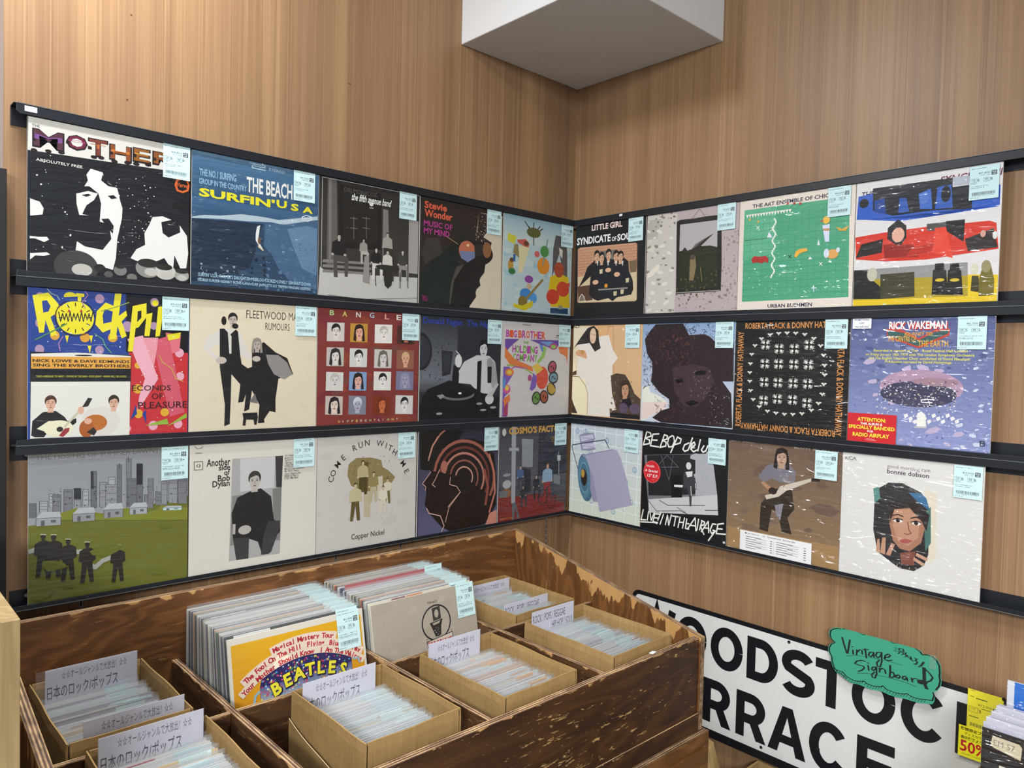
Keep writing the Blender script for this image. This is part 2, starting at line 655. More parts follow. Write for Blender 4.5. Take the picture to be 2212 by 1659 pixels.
COVER_ART={
 ('L', 0, 0):[('r','#15171c',0,0,1000,1000),
('p','#d9d5cb',5,2,998,2,998,180,2,213),
('t','#2b2b2e','THE',25,45,68,63,0.03,0),
('t','#1d1418','M',26,69,206,188,0.09,0),
('t','#54303a','M',34,75,198,177,0.045,0),
('t','#7a4f8a','M',39,103,193,135,0.01,0),
('p','#241518',26,130,47,133,47,151,26,150),
('t','#1d1418','O',214,62,342,164,0.09,0),
('t','#6d2038','O',222,68,334,153,0.045,0),
('t','#a03a6a','O',228,96,328,110,0.01,0),
('p','#241518',214,109,236,111,236,130,214,129),
('t','#1d1418','T',342,62,465,181,0.09,0),
('t','#7a3a2a','T',351,68,456,170,0.045,0),
('t','#b8642f','T',356,98,450,126,0.01,0),
('p','#241518',342,117,365,120,365,139,342,138),
('t','#1d1418','H',470,74,613,182,0.09,0),
('t','#8a4a22','H',479,79,604,170,0.045,0),
('t','#c8742a','H',485,109,598,126,0.01,0),
('p','#241518',471,124,494,127,494,146,471,145),
('t','#1d1418','E',617,67,736,168,0.09,0),
('t','#93591f','E',626,73,727,156,0.045,0),
('t','#c99a35','E',632,104,721,111,0.01,0),
('p','#241518',617,111,642,114,642,134,617,133),
('t','#1d1418','R',745,66,904,162,0.09,0),
('t','#8a4f20','R',755,72,894,150,0.045,0),
('t','#b87430','R',761,103,887,104,0.01,0),
('p','#241518',746,110,771,113,771,133,746,132),
('e','#241518',36,208,18,11,0),
('e','#241518',115,199,18,11,0),
('e','#241518',189,193,19,11,0),
('e','#241518',378,184,19,11,0),
('e','#241518',422,180,19,12,0),
('e','#241518',503,188,20,12,0),
('e','#241518',585,182,21,12,0),
('e','#241518',641,179,21,12,0),
('e','#241518',717,169,21,12,0),
('t','#e4e0d8','ABSOLUTELY FREE',47,254,310,272,0.03,0),
('p','#e4e2dc',359,264,431,275,445,326,522,366,542,451,555,493,552,562,524,704,516,833,498,914,434,900,381,896,337,828,268,848,280,749,328,777,434,788,487,709,473,613,415,602,423,484,407,419,352,380,322,385,343,344,334,307),
('p','#e4e2dc',275,441,344,412,403,420,379,467,335,507,310,569,349,571,293,576,277,507),
('p','#15171c',305,445,344,430,363,436,335,452),
('p','#15171c',463,424,499,414,522,431,486,443),
('p','#15171c',424,583,469,574,501,619,496,673,451,621),
('p','#15171c',327,662,389,629,451,640,447,660,398,681,345,677),
('p','#15171c',380,698,424,676,447,689,425,717,389,716),
('p','#15171c',431,289,467,341,522,361,467,360,422,329),
('p','#e4e2dc',749,524,817,509,877,526,808,551,818,626,858,652,938,606,933,555,985,626,995,750,982,856,941,860,899,771,890,886,830,799,713,862,608,823,645,759,702,722,697,642,730,577),
('p','#e4e2dc',15,513,68,526,90,564,84,604,16,621),
('p','#e4e2dc',16,855,109,840,127,852,93,865,44,867,16,896),
('p','#e4e2dc',14,748,60,748,109,742,121,759,93,777,44,760,14,763),
('s','#e4e2dc',70,480,260,780,800,2,8,3,0),
('s','#e4e2dc',16,40,200,250,900,3,10,4,0),
('e','#3a3a38',277,916,131,108,0),
('e','#22211f',417,912,35,29,0),
('e','#777470',544,914,41,34,0),
('e','#55534f',471,946,27,22,0),
('e','#8a8782',723,882,82,64,0),
('e','#c2beb6',840,896,71,54,0),
('e','#9d9a94',952,911,51,39,0),
('e','#6f6c68',618,954,33,26,0),
('e','#b9b5ad',311,932,61,40,0),
('e','#b9b5ad',742,905,44,27,0),
('e','#b9b5ad',850,920,43,26,0),
('e','#b9b5ad',952,927,33,20,0),
('e','#26251f',722,846,68,30,0),
('e','#26251f',830,861,55,23,0),
('e','#26251f',951,878,46,19,0),
('e','#26251f',543,889,28,13,0),
('l','#d9652c',14,902,277,912,243,945,225,981,231,997,264,987,300,951,319,916,312,902,277),
('t','#d9652c','Verve',913,255,987,287,0.03,0.3)],
 ('L', 0, 1):[('r','#28425c',0,0,1000,1000),
('g','#4d7393','#30506f',0,0,1000,330),
('r','#5b7d99',0,0,1000,20),
('r','#3f6485',30,62,970,318),
('g','#456d8e','#2e4f70',34,66,966,314),
('t','#8fb0c4','CAPITOL FULL',295,29,409,33,0,0),
('t','#8fb0c4','DIMENSIONAL',297,48,409,50,0,0),
('t','#a9c4d2','STEREO',577,26,709,46,0.01,0),
('l','#9fbccb',8,443,17,547,17,548,32,446,31,446,48,550,50),
('t','#9cc3dc','THE NO.1 SURFING',54,126,323,177,0.03,0),
('t','#9cc3dc','GROUP IN THE COUNTRY',52,196,403,236,0.03,0),
('t','#eceae2','THE BEACH BOYS',404,121,970,238,0.05,0),
('t','#e6dc2c',"SURFIN'",51,262,629,326,0.09,0),
('t','#e6dc2c','U',643,256,729,316,0.09,0),
('t','#e6dc2c','S',762,265,828,321,0.09,0),
('t','#e6dc2c','A',862,273,952,323,0.09,0),
('g','#3d6285','#274565',0,330,1000,520),
('p','#aebfc8',3,480,97,455,203,445,369,410,541,406,660,412,997,334,990,317,998,363,721,443,600,437,426,456,204,469,97,480,3,490),
('p','#1c2c3f',2,494,204,479,426,465,542,462,485,581,475,694,430,809,208,896,2,947),
('p','#41607f',553,455,721,437,998,363,994,931,777,890,665,786,604,679,544,630),
('p','#5f7f9c',734,470,908,423,992,435,992,812,863,766,785,601),
('s','#51718d',60,520,560,980,960,6,26,5,0),
('s','#16263a',60,20,560,560,900,6,26,6,0),
('s','#7d95a8',14,40,800,400,930,6,20,8,0),
('p','#e2e4df',489,486,513,472,507,523,497,591,538,653,533,665,479,593,479,538),
('e','#6a5038',508,590,12,28,0),
('p','#d8c79a',495,625,542,655,542,666,500,642),
('l','#d9e0e2',6,857,360,894,341,939,348,946,368,908,388,863,383,857,360),
('t','#e6eaea','Capitol',862,352,936,377,0.02,0.3),
('t','#a9cde0',"SURFIN' U.S.A.•FARMER'S DAUGHTER•MISIRLOU•STOKED•LONELY SEA•SHUT DOWN",51,875,940,902,0.03,0),
('t','#a9cde0',"NOBLE SURFER•HONKY TONK•LANA•SURF JAM•LET'S GO TRIPPIN'•FINDERS KEEPERS",49,915,941,943,0.03,0)],
 ('L', 0, 2):[('r','#34322f',0,0,1000,1000),
('g','#2c2a29','#393633',0,0,1000,560),
('p','#b9b6b0',3,966,16,736,50,753,433,764,998,738,998,968),
('p','#5d5a56',77,12,159,7,173,483,160,722,78,710),
('p','#74716c',89,15,112,13,119,695,98,703),
('p','#77736d',618,179,670,182,692,592,620,589),
('p','#9c9892',892,237,998,233,998,705,896,704),
('p','#7b7873',43,672,506,653,507,672,38,697),
('p','#7b7873',44,713,507,696,508,715,39,738),
('p','#7b7873',45,754,508,738,508,758,39,779),
('p','#1b1a1a',177,40,596,53,606,537,187,564),
('p','#23211f',213,65,570,73,573,487,227,518),
('l','#8a8781',3,289,302,362,302),
('l','#8a8781',3,325,286,329,474),
('l','#8a8781',3,291,385,364,385),
('l','#8a8781',3,411,284,486,284),
('l','#8a8781',3,448,268,452,459),
('l','#8a8781',3,413,368,488,369),
('l','#c8c5bf',4,28,10,997,4),
('l','#c8c5bf',4,28,10,28,766),
('p','#4a4744',138,603,241,603,284,650,277,796,248,796,241,676,175,676,182,807,146,807),
('p','#1f1e1e',164,501,215,501,252,523,259,610,233,625,146,625,120,610,127,523),
('e','#a89f96',131,621,14,10,0),
('e','#a89f96',248,617,14,10,0),
('p','#a89f96',182,491,197,491,200,509,179,509),
('e','#2a2725',190,466,19,21,0),
('e','#a89f96',190,478,15,24,0),
('p','#2a2725',172,471,174,455,190,445,205,455,207,471,203,462,193,459,182,463,175,466),
('p','#aca8a0',397,551,456,551,482,578,477,663,460,663,456,593,418,593,422,669,401,669),
('p','#8e8a84',412,491,441,491,463,504,467,555,452,563,401,563,386,555,390,504),
('e','#a89f96',393,561,8,6,0),
('e','#a89f96',460,559,8,6,0),
('p','#a89f96',422,486,431,486,432,496,421,496),
('e','#2a2725',427,471,11,12,0),
('e','#a89f96',427,478,9,13,0),
('p','#2a2725',416,474,417,465,427,459,436,465,437,474,434,469,429,467,422,469,418,471),
('p','#33302d',628,494,707,494,740,531,735,643,712,643,707,550,656,550,662,651,634,651),
('p','#9b978f',648,416,687,416,715,433,721,500,701,511,634,511,614,500,620,433),
('e','#a89f96',623,508,11,8,0),
('e','#a89f96',712,505,11,8,0),
('p','#a89f96',661,409,674,409,675,422,660,422),
('e','#2a2725',668,389,15,16,0),
('e','#a89f96',668,398,12,18,0),
('p','#2a2725',654,393,655,381,668,373,680,381,681,393,678,386,671,384,661,387,657,389),
('p','#c9c5bd',514,638,593,638,626,675,621,787,598,787,593,694,542,694,548,795,520,795),
('p','#201f1e',534,560,573,560,601,577,607,644,587,655,520,655,500,644,506,577),
('e','#b5aca2',509,652,11,8,0),
('e','#b5aca2',598,649,11,8,0),
('p','#b5aca2',547,553,560,553,561,566,546,566),
('e','#26231f',554,533,15,16,0),
('e','#b5aca2',554,542,12,18,0),
('p','#26231f',540,537,541,525,554,517,566,525,567,537,564,530,557,528,547,531,543,533),
('p','#3b3835',631,646,710,646,743,683,738,795,715,795,710,702,659,702,665,803,637,803),
('p','#c4c0b8',651,568,690,568,718,585,724,652,704,663,637,663,617,652,623,585),
('e','#b5aca2',626,660,11,8,0),
('e','#b5aca2',715,657,11,8,0),
('p','#b5aca2',664,561,677,561,678,574,663,574),
('e','#26231f',671,541,15,16,0),
('e','#b5aca2',671,550,12,18,0),
('p','#26231f',657,545,658,533,671,525,683,533,684,545,681,538,674,536,664,539,660,541),
('p','#8b8780',790,628,869,628,902,665,897,777,874,777,869,684,818,684,824,785,796,785),
('p','#3d3b38',810,550,849,550,877,567,883,634,863,645,796,645,776,634,782,567),
('e','#b5aca2',785,642,11,8,0),
('e','#b5aca2',874,639,11,8,0),
('p','#b5aca2',823,543,836,543,837,556,822,556),
('e','#26231f',830,523,15,16,0),
('e','#b5aca2',830,532,12,18,0),
('p','#26231f',816,527,817,515,830,507,842,515,843,527,840,520,833,518,823,521,819,523),
('e','#2a2826',674,681,126,24,0),
('p','#2a2826',629,697,727,687,717,830,678,861,645,836),
('l','#2a2826',8,489,721,485,828),
('l','#2a2826',8,546,737,555,844),
('l','#2a2826',8,808,712,808,845),
('l','#2a2826',8,887,604,892,838),
('p','#8b8782',436,609,480,594,491,833,422,823),
('l','#6f6c66',5,94,959,437,971,998,919),
('t','#53504d','DELMONICOS',230,57,545,94,0.02,0),
('t','#eeece6','the fifth avenue band',303,94,702,154,0.03,0.35),
('e','#d8d5ce',496,159,20,17,0),
('t','#d8d5ce','6369',478,184,517,196,0.02,0)],
 ('L', 0, 3):[('r','#2a221f',0,0,1000,1000),
('p','#cfc3ab',693,48,994,40,998,969,594,965,668,821,727,671,787,532,833,417,862,316,667,244),
('p','#2a221f',693,48,789,52,794,227,732,296,668,292),
('s','#d6cbb5',60,640,80,800,330,2,9,9,0),
('p','#18201c',18,668,108,580,365,401,482,292,561,377,444,567,373,727,436,816,350,963,12,969),
('p','#3a3330',74,368,216,349,263,482,66,607,22,510),
('p','#1a1514',429,581,675,507,753,451,787,532,774,618,712,685,729,744,667,797,677,857,593,959,350,963,374,762),
('p','#4b443d',430,593,520,560,403,724,377,867,364,950,350,951,367,751),
('e','#191513',673,436,208,119,0),
('e','#b8694c',555,431,103,95,0),
('p','#70789a',459,439,657,428,650,486,566,537,480,505),
('e','#e8c58a',561,377,16,12,0),
('p','#2c2523',639,356,749,342,737,452,650,474),
('e','#8a5a3a',803,396,55,76,0),
('l','#a98b62',6,303,327,439,380),
('t','#dc5f42','Stevie',45,36,302,101,0.06,0),
('t','#dc5f42','Wonder',47,109,367,177,0.06,0),
('t','#b13a86','MUSIC OF',42,209,370,263,0.05,0),
('t','#b13a86','MY MIND',44,277,338,331,0.05,0),
('t','#8c2a62','TAMLA',34,888,100,940,0.04,0)],
 ('L', 0, 4):[('r','#b3c5c6',0,0,1000,1000),
('g','#8fb0bd','#c3d0c8',0,0,1000,260),
('s','#9dbbc4',40,0,0,1000,1000,20,90,10,1),
('s','#c3d0cb',40,0,200,1000,1000,20,90,11,1),
('p','#c8c53f',58,190,179,212,147,291,52,266),
('l','#3a3226',12,421,271,414,169,288,45),
('l','#3a3226',12,421,271,414,169,343,89),
('l','#3a3226',12,421,271,414,169,413,40),
('l','#3a3226',12,421,271,414,169,505,66),
('l','#3a3226',12,421,271,414,169,543,87),
('e','#5a5a2c',416,143,100,51,0),
('p','#c0584a',180,243,303,222,358,266,325,346,269,289,199,273),
('e','#5d3a2c',313,265,35,23,0),
('p','#d8cf9e',217,296,359,304,261,570,209,575),
('p','#8a7a4c',147,291,199,285,221,422,133,381),
('e','#b58a35',103,510,37,62,0),
('e','#2f6d3a',122,565,48,32,0),
('e','#5a3a2a',115,452,27,23,0),
('p','#2b5e96',133,394,168,390,162,466,136,469),
('e','#d8892a',566,469,89,88,0),
('l','#6c8f98',16,556,463,621,188),
('e','#4b8a45',579,317,63,60,0),
('e','#c9605a',469,356,37,33,0),
('p','#555150',742,126,898,133,923,291,935,586,876,592,806,304,701,567,709,263),
('p','#d7d3c6',795,252,854,272,848,366,807,318),
('p','#d8b51f',672,570,814,517,953,558,986,880,693,886,649,717),
('e','#a3492c',803,485,74,82,0),
('e','#c6402a',718,778,96,80,0),
('e','#c9482e',870,686,98,81,0),
('p','#c9482e',819,637,975,610,977,650,840,675),
('p','#24435f',684,900,956,889,959,950,686,953),
('p','#8d8a70',808,865,866,861,868,901,809,905),
('e','#8a3f8e',361,625,61,38,0),
('e','#c8a887',363,702,33,33,0),
('e','#3a7fc0',321,782,83,61,0),
('e','#4d8fca',431,812,50,52,0),
('l','#8c7434',26,237,916,428,735,561,613),
('e','#7d6a2c',280,862,64,64,0),
('p','#c9b822',149,884,272,901,431,838,416,904,309,950,151,921)],
 ('R', 0, 0):[('r','#151617',0,0,1000,1000),
('t','#e8cfc6','LITTLE GIRL',237,8,677,70,0.07,0),
('t','#e4e0dc','SYNDICATE',16,126,517,204,0.07,0),
('t','#e4e0dc','OF',535,160,600,207,0.05,0),
('t','#e4e0dc','SOUL',613,140,851,212,0.07,0),
('p','#b98b6c',32,246,70,231,866,250,890,263,906,821,883,838,65,826,48,811),
('l','#9c6f54',4,38,261,888,273),
('l','#9c6f54',4,85,262,83,290),
('l','#9c6f54',4,185,263,183,291),
('l','#9c6f54',4,284,265,282,292),
('l','#9c6f54',4,381,266,380,293),
('l','#9c6f54',4,477,267,475,295),
('l','#9c6f54',4,570,269,569,296),
('l','#9c6f54',4,663,270,661,297),
('l','#9c6f54',4,754,272,752,298),
('l','#9c6f54',4,843,273,842,299),
('l','#9c6f54',4,40,291,889,301),
('l','#9c6f54',4,134,292,133,320),
('l','#9c6f54',4,234,294,232,321),
('l','#9c6f54',4,332,295,330,322),
('l','#9c6f54',4,428,296,427,323),
('l','#9c6f54',4,523,297,522,324),
('l','#9c6f54',4,616,298,615,325),
('l','#9c6f54',4,708,300,706,326),
('l','#9c6f54',4,798,301,797,327),
('l','#9c6f54',4,887,302,885,328),
('l','#9c6f54',4,41,322,890,329),
('l','#9c6f54',4,87,322,85,350),
('l','#9c6f54',4,187,323,186,351),
('l','#9c6f54',4,286,324,285,352),
('l','#9c6f54',4,383,325,382,352),
('l','#9c6f54',4,479,326,477,353),
('l','#9c6f54',4,573,327,571,354),
('l','#9c6f54',4,665,328,664,354),
('l','#9c6f54',4,756,329,755,355),
('l','#9c6f54',4,845,330,844,356),
('l','#9c6f54',4,42,352,891,357),
('l','#9c6f54',4,136,353,135,381),
('l','#9c6f54',4,236,353,235,381),
('l','#9c6f54',4,334,354,333,382),
('l','#9c6f54',4,430,355,429,382),
('l','#9c6f54',4,525,355,524,383),
('l','#9c6f54',4,618,356,617,383),
('l','#9c6f54',4,710,357,709,383),
('l','#9c6f54',4,800,357,799,384),
('l','#9c6f54',4,889,358,888,384),
('l','#9c6f54',4,43,382,892,386),
('l','#9c6f54',4,89,382,88,411),
('l','#9c6f54',4,190,383,188,411),
('l','#9c6f54',4,288,383,287,411),
('l','#9c6f54',4,386,384,384,411),
('l','#9c6f54',4,481,384,480,412),
('l','#9c6f54',4,575,385,574,412),
('l','#9c6f54',4,667,385,666,412),
('l','#9c6f54',4,758,386,757,412),
('l','#9c6f54',4,848,386,846,412),
('l','#9c6f54',4,44,413,893,414),
('l','#9c6f54',4,139,413,137,441),
('l','#9c6f54',4,238,413,237,441),
('l','#9c6f54',4,336,413,335,441),
('l','#9c6f54',4,433,413,431,441),
('l','#9c6f54',4,527,414,526,441),
('l','#9c6f54',4,621,414,619,441),
('l','#9c6f54',4,712,414,711,441),
('l','#9c6f54',4,802,414,801,441),
('l','#9c6f54',4,891,414,890,441),
('l','#9c6f54',4,45,443,895,442),
('l','#9c6f54',4,91,443,90,471),
('l','#9c6f54',4,192,443,190,471),
('l','#9c6f54',4,291,443,289,471),
('l','#9c6f54',4,388,443,386,470),
('l','#9c6f54',4,483,443,482,470),
('l','#9c6f54',4,577,443,576,470),
('l','#9c6f54',4,670,443,668,469),
('l','#9c6f54',4,760,443,759,469),
('l','#9c6f54',4,850,443,848,469),
('l','#9c6f54',4,47,473,896,470),
('l','#9c6f54',4,141,473,139,501),
('l','#9c6f54',4,241,473,239,501),
('l','#9c6f54',4,339,472,337,500),
('l','#9c6f54',4,435,472,433,499),
('l','#9c6f54',4,530,472,528,499),
('l','#9c6f54',4,623,472,621,498),
('l','#9c6f54',4,714,471,713,498),
('l','#9c6f54',4,805,471,803,498),
('l','#9c6f54',4,893,471,892,497),
('l','#9c6f54',4,48,504,897,498),
('l','#9c6f54',4,94,503,92,532),
('l','#9c6f54',4,194,503,193,531),
('l','#9c6f54',4,293,502,291,530),
('l','#9c6f54',4,390,502,389,529),
('l','#9c6f54',4,486,501,484,528),
('l','#9c6f54',4,579,501,578,528),
('l','#9c6f54',4,672,500,670,527),
('l','#9c6f54',4,763,500,761,526),
('l','#9c6f54',4,852,499,851,526),
('p','#c3b18e',41,545,894,526,906,821,883,835,65,823),
('p','#4e3a2f',45,649,246,641,278,801,65,816),
('p','#6c5b40',790,431,890,421,889,543,806,547),
('p','#6f6a63',363,297,615,296,626,418,368,417),
('p','#1a1b21',186,451,314,376,367,399,391,364,493,363,544,394,618,391,716,389,778,430,787,519,845,629,855,718,827,769,634,788,573,826,509,792,357,813,291,792,223,743,242,548,59,660,149,533),
('p','#c69a7c',309,380,342,380,348,418,303,418),
('e','#1b1716',326,326,42,47,0),
('e','#c69a7c',326,350,33,51,0),
('p','#1b1716',288,335,292,302,326,281,359,302,363,335,354,316,334,309,309,319,295,326),
('e','#2a2220',309,342,6,3,0),
('l','#2a2220',3,301,333,318,332),
('e','#2a2220',342,342,6,3,0),
('l','#2a2220',3,333,333,350,332),
('l','#2a2220',2,326,345,329,362,323,363),
('e','#8a4a40',326,376,11,4,0),
('p','#c69a7c',381,404,414,404,420,442,375,442),
('e','#1b1716',398,350,42,47,0),
('e','#c69a7c',398,374,33,51,0),
('p','#1b1716',360,359,364,326,398,305,431,326,435,359,426,340,406,333,381,343,367,350),
('e','#2a2220',381,366,6,3,0),
('l','#2a2220',3,373,357,390,356),
('e','#2a2220',414,366,6,3,0),
('l','#2a2220',3,405,357,422,356),
('l','#2a2220',2,398,369,401,386,395,387),
('e','#8a4a40',398,400,11,4,0),
('p','#c69a7c',481,380,514,380,520,418,475,418),
('e','#1b1716',498,326,42,47,0),
('e','#c69a7c',498,350,33,51,0),
('p','#1b1716',460,335,464,302,498,281,531,302,535,335,526,316,506,309,481,319,467,326),
('e','#2a2220',481,342,6,3,0),
('l','#2a2220',3,473,333,490,332),
('e','#2a2220',514,342,6,3,0),
('l','#2a2220',3,505,333,522,332),
('l','#2a2220',2,498,345,501,362,495,363),
('e','#8a4a40',498,376,11,4,0),
('p','#c69a7c',588,402,621,402,627,440,582,440),
('e','#1b1716',605,348,42,47,0),
('e','#c69a7c',605,372,33,51,0),
('p','#1b1716',567,357,571,324,605,303,638,324,642,357,633,338,613,331,588,341,574,348),
('e','#2a2220',588,364,6,3,0),
('l','#2a2220',3,580,355,597,354),
('e','#2a2220',621,364,6,3,0),
('l','#2a2220',3,612,355,629,354),
('l','#2a2220',2,605,367,608,384,602,385),
('e','#8a4a40',605,398,11,4,0),
('p','#c69a7c',650,412,683,412,689,450,644,450),
('e','#1b1716',667,358,42,47,0),
('e','#c69a7c',667,382,33,51,0),
('p','#1b1716',629,367,633,334,667,313,700,334,704,367,695,348,675,341,650,351,636,358),
('e','#2a2220',650,374,6,3,0),
('l','#2a2220',3,642,365,659,364),
('e','#2a2220',683,374,6,3,0),
('l','#2a2220',3,674,365,691,364),
('l','#2a2220',2,667,377,670,394,664,395),
('e','#8a4a40',667,408,11,4,0),
('e','#d0a385',498,500,43,23,0),
('e','#d0a385',625,553,42,24,0),
('e','#d0a385',317,617,44,24,0),
('p','#d7d4d0',331,396,351,394,345,443,338,443),
('p','#d7d4d0',484,408,505,406,499,454,491,454),
('p','#d7d4d0',597,416,617,414,611,462,604,462),
('p','#d7d4d0',690,423,709,421,703,469,696,468),
('l','#8a8780',14,365,698,776,700),
('e','#d58b28',473,662,23,22,0),
('p','#c3b18e',582,727,631,725,626,769,586,771),
('p','#c3b18e',680,713,729,711,723,756,684,758),
('p','#c3b18e',748,601,796,599,791,643,753,645),
('p','#c3b18e',370,487,421,485,416,531,375,532),
('l','#e9e4d6',7,75,802,83,765,116,733,151,763,170,804),
('l','#e9e4d6',5,67,808,179,808),
('l','#e9e4d6',5,103,756,105,799),
('l','#e9e4d6',5,133,757,137,800)],
 ('R', 0, 1):[('r','#ab9c9b',0,0,1000,1000),
('p','#bcb5ad',2,2,349,20,340,307,348,685,344,967,9,968),
('p','#a8a39a',2,49,159,51,124,235,2,239),
('s','#837b72',26,0,20,320,960,10,40,12,1),
('s','#cfcac0',24,0,40,330,960,14,50,13,1),
('s','#7d6a66',60,330,700,1000,985,6,22,14,0),
('s','#8d7476',50,820,250,1000,950,6,20,15,0),
('s','#6f675c',24,60,10,360,160,6,22,16,0),
('p','#d3ccba',12,622,21,575,123,492,159,495,156,537,85,592),
('p','#c8c2b4',7,344,74,299,96,318,87,369),
('p','#201f1c',342,99,381,87,554,91,648,87,781,91,827,244,838,547,838,786,357,791,352,510),
('p','#a7a1a0',381,132,782,135,787,383,714,368,658,371,602,349,470,395,449,360,412,398,382,395),
('p','#26291c',377,386,411,381,444,351,470,386,602,358,713,360,787,383,799,752,385,750),
('s','#4a4a2a',50,360,600,790,860,6,20,17,0),
('l','#2b241d',6,471,436,563,329),
('l','#2b241d',6,481,432,586,320),
('l','#2b241d',6,490,428,608,311),
('l','#2b241d',6,500,424,630,302),
('l','#2b241d',6,509,420,652,293),
('l','#2b241d',6,519,415,674,284),
('l','#2b241d',6,528,411,696,275),
('l','#2b241d',6,538,407,717,266),
('l','#2b241d',6,547,403,739,257),
('p','#7a6a4c',502,472,558,443,571,543,547,672,499,669),
('e','#4b4436',530,453,25,25,0),
('l','#857250',6,619,555,637,686),
('l','#a19a92',7,362,778,829,778),
('l','#6b4f46',4,516,87,589,10,648,83)],
 ('R', 0, 2):[('r','#d9cdbf',0,0,1000,1000),
('t','#2a2a44','THE ART ENSEMBLE OF CHICAGO',118,42,905,76,0.06,0),
('t','#2a2a44','URBAN BUSHMEN',290,922,680,955,0.06,0),
('p','#4a9a76',44,84,774,91,954,106,973,892,47,892),
('p','#5aa783',44,84,343,94,345,483,40,529),
('l','#3b8464',2,50,140,50,880),
('l','#3b8464',2,108,140,108,880),
('l','#3b8464',2,166,140,166,880),
('l','#3b8464',2,224,140,224,880),
('l','#3b8464',2,282,140,282,880),
('l','#3b8464',2,340,140,340,880),
('l','#3b8464',2,398,140,398,880),
('l','#3b8464',2,456,140,456,880),
('l','#3b8464',2,514,140,514,880),
('l','#3b8464',2,572,140,572,880),
('l','#3b8464',2,630,140,630,880),
('l','#3b8464',2,688,140,688,880),
('l','#3b8464',2,746,140,746,880),
('l','#3b8464',2,804,140,804,880),
('l','#3b8464',2,862,140,862,880),
('l','#3b8464',2,920,140,920,880),
('l','#3b8464',2,40,170,950,170),
('l','#3b8464',2,40,226,950,226),
('l','#3b8464',2,40,282,950,282),
('l','#3b8464',2,40,338,950,338),
('l','#3b8464',2,40,394,950,394),
('l','#3b8464',2,40,450,950,450),
('l','#3b8464',2,40,506,950,506),
('l','#3b8464',2,40,562,950,562),
('l','#3b8464',2,40,618,950,618),
('l','#3b8464',2,40,674,950,674),
('l','#3b8464',2,40,730,950,730),
('l','#3b8464',2,40,786,950,786),
('l','#3b8464',2,40,842,950,842),
('e','#d9cdbf',36,150,9,12,0),
('e','#d9cdbf',36,175,9,12,0),
('e','#d9cdbf',36,200,9,12,0),
('e','#d9cdbf',36,225,9,12,0),
('e','#d9cdbf',36,250,9,12,0),
('e','#d9cdbf',36,275,9,12,0),
('e','#d9cdbf',36,300,9,12,0),
('e','#d9cdbf',36,325,9,12,0),
('e','#d9cdbf',36,350,9,12,0),
('e','#d9cdbf',36,375,9,12,0),
('e','#d9cdbf',36,400,9,12,0),
('e','#d9cdbf',36,425,9,12,0),
('e','#d9cdbf',36,450,9,12,0),
('e','#d9cdbf',36,475,9,12,0),
('e','#d9cdbf',36,500,9,12,0),
('e','#d9cdbf',36,525,9,12,0),
('e','#d9cdbf',36,550,9,12,0),
('e','#d9cdbf',36,575,9,12,0),
('e','#d9cdbf',36,600,9,12,0),
('e','#d9cdbf',36,625,9,12,0),
('e','#d9cdbf',36,650,9,12,0),
('e','#d9cdbf',36,675,9,12,0),
('e','#d9cdbf',36,700,9,12,0),
('e','#d9cdbf',36,725,9,12,0),
('e','#d9cdbf',36,750,9,12,0),
('e','#d9cdbf',36,775,9,12,0),
('e','#d9cdbf',36,800,9,12,0),
('e','#d9cdbf',36,825,9,12,0),
('e','#d9cdbf',36,850,9,12,0),
('e','#d9cdbf',36,875,9,12,0),
('p','#e6ddd2',60,128,73,158,86,128),
('p','#e6ddd2',86,128,99,158,112,128),
('p','#e6ddd2',112,128,125,158,138,128),
('p','#e6ddd2',138,128,151,158,164,128),
('p','#e6ddd2',164,128,177,158,190,128),
('p','#e6ddd2',190,128,203,158,216,128),
('p','#e6ddd2',216,128,229,158,242,128),
('p','#e6ddd2',242,128,255,158,268,128),
('p','#e6ddd2',268,128,281,158,294,128),
('p','#e6ddd2',294,128,307,158,320,128),
('p','#e6ddd2',320,128,333,158,346,128),
('p','#e6ddd2',346,128,359,158,372,128),
('p','#e6ddd2',372,128,385,158,398,128),
('p','#e6ddd2',398,128,411,158,424,128),
('p','#e6ddd2',424,128,437,158,450,128),
('p','#e6ddd2',450,128,463,158,476,128),
('e','#e8e8de',328,195,7,9,0),
('e','#e8e8de',338,210,7,9,0),
('e','#e8e8de',341,225,7,9,0),
('e','#e8e8de',333,240,7,9,0),
('e','#e8e8de',322,255,7,9,0),
('e','#e8e8de',315,270,7,9,0),
('e','#e8e8de',318,285,7,9,0),
('e','#e8e8de',328,300,7,9,0),
('e','#e8e8de',339,315,7,9,0),
('e','#e8e8de',341,330,7,9,0),
('e','#e8e8de',333,345,7,9,0),
('e','#e8e8de',322,360,7,9,0),
('e','#e8e8de',315,375,7,9,0),
('e','#e8e8de',318,390,7,9,0),
('e','#e8e8de',328,405,7,9,0),
('e','#e8e8de',339,420,7,9,0),
('e','#e8e8de',341,435,7,9,0),
('e','#e8e8de',333,450,7,9,0),
('e','#e8e8de',322,465,7,9,0),
('e','#e8e8de',315,480,7,9,0),
('e','#e8e8de',318,495,7,9,0),
('e','#e8e8de',328,510,7,9,0),
('e','#e8e8de',339,525,7,9,0),
('e','#e8e8de',341,540,7,9,0),
('e','#e8e8de',333,555,7,9,0),
('e','#e8e8de',322,570,7,9,0),
('e','#e8e8de',315,585,7,9,0),
('e','#e8e8de',318,600,7,9,0),
('e','#e8e8de',328,615,7,9,0),
('e','#e8e8de',339,630,7,9,0),
('e','#e8e8de',341,645,7,9,0),
('e','#e8e8de',333,660,7,9,0),
('e','#e8e8de',321,675,7,9,0),
('e','#e8e8de',315,690,7,9,0),
('p','#a6322c',125,524,150,496,208,507,258,502,287,531,280,566,248,551,223,567,184,552,139,558),
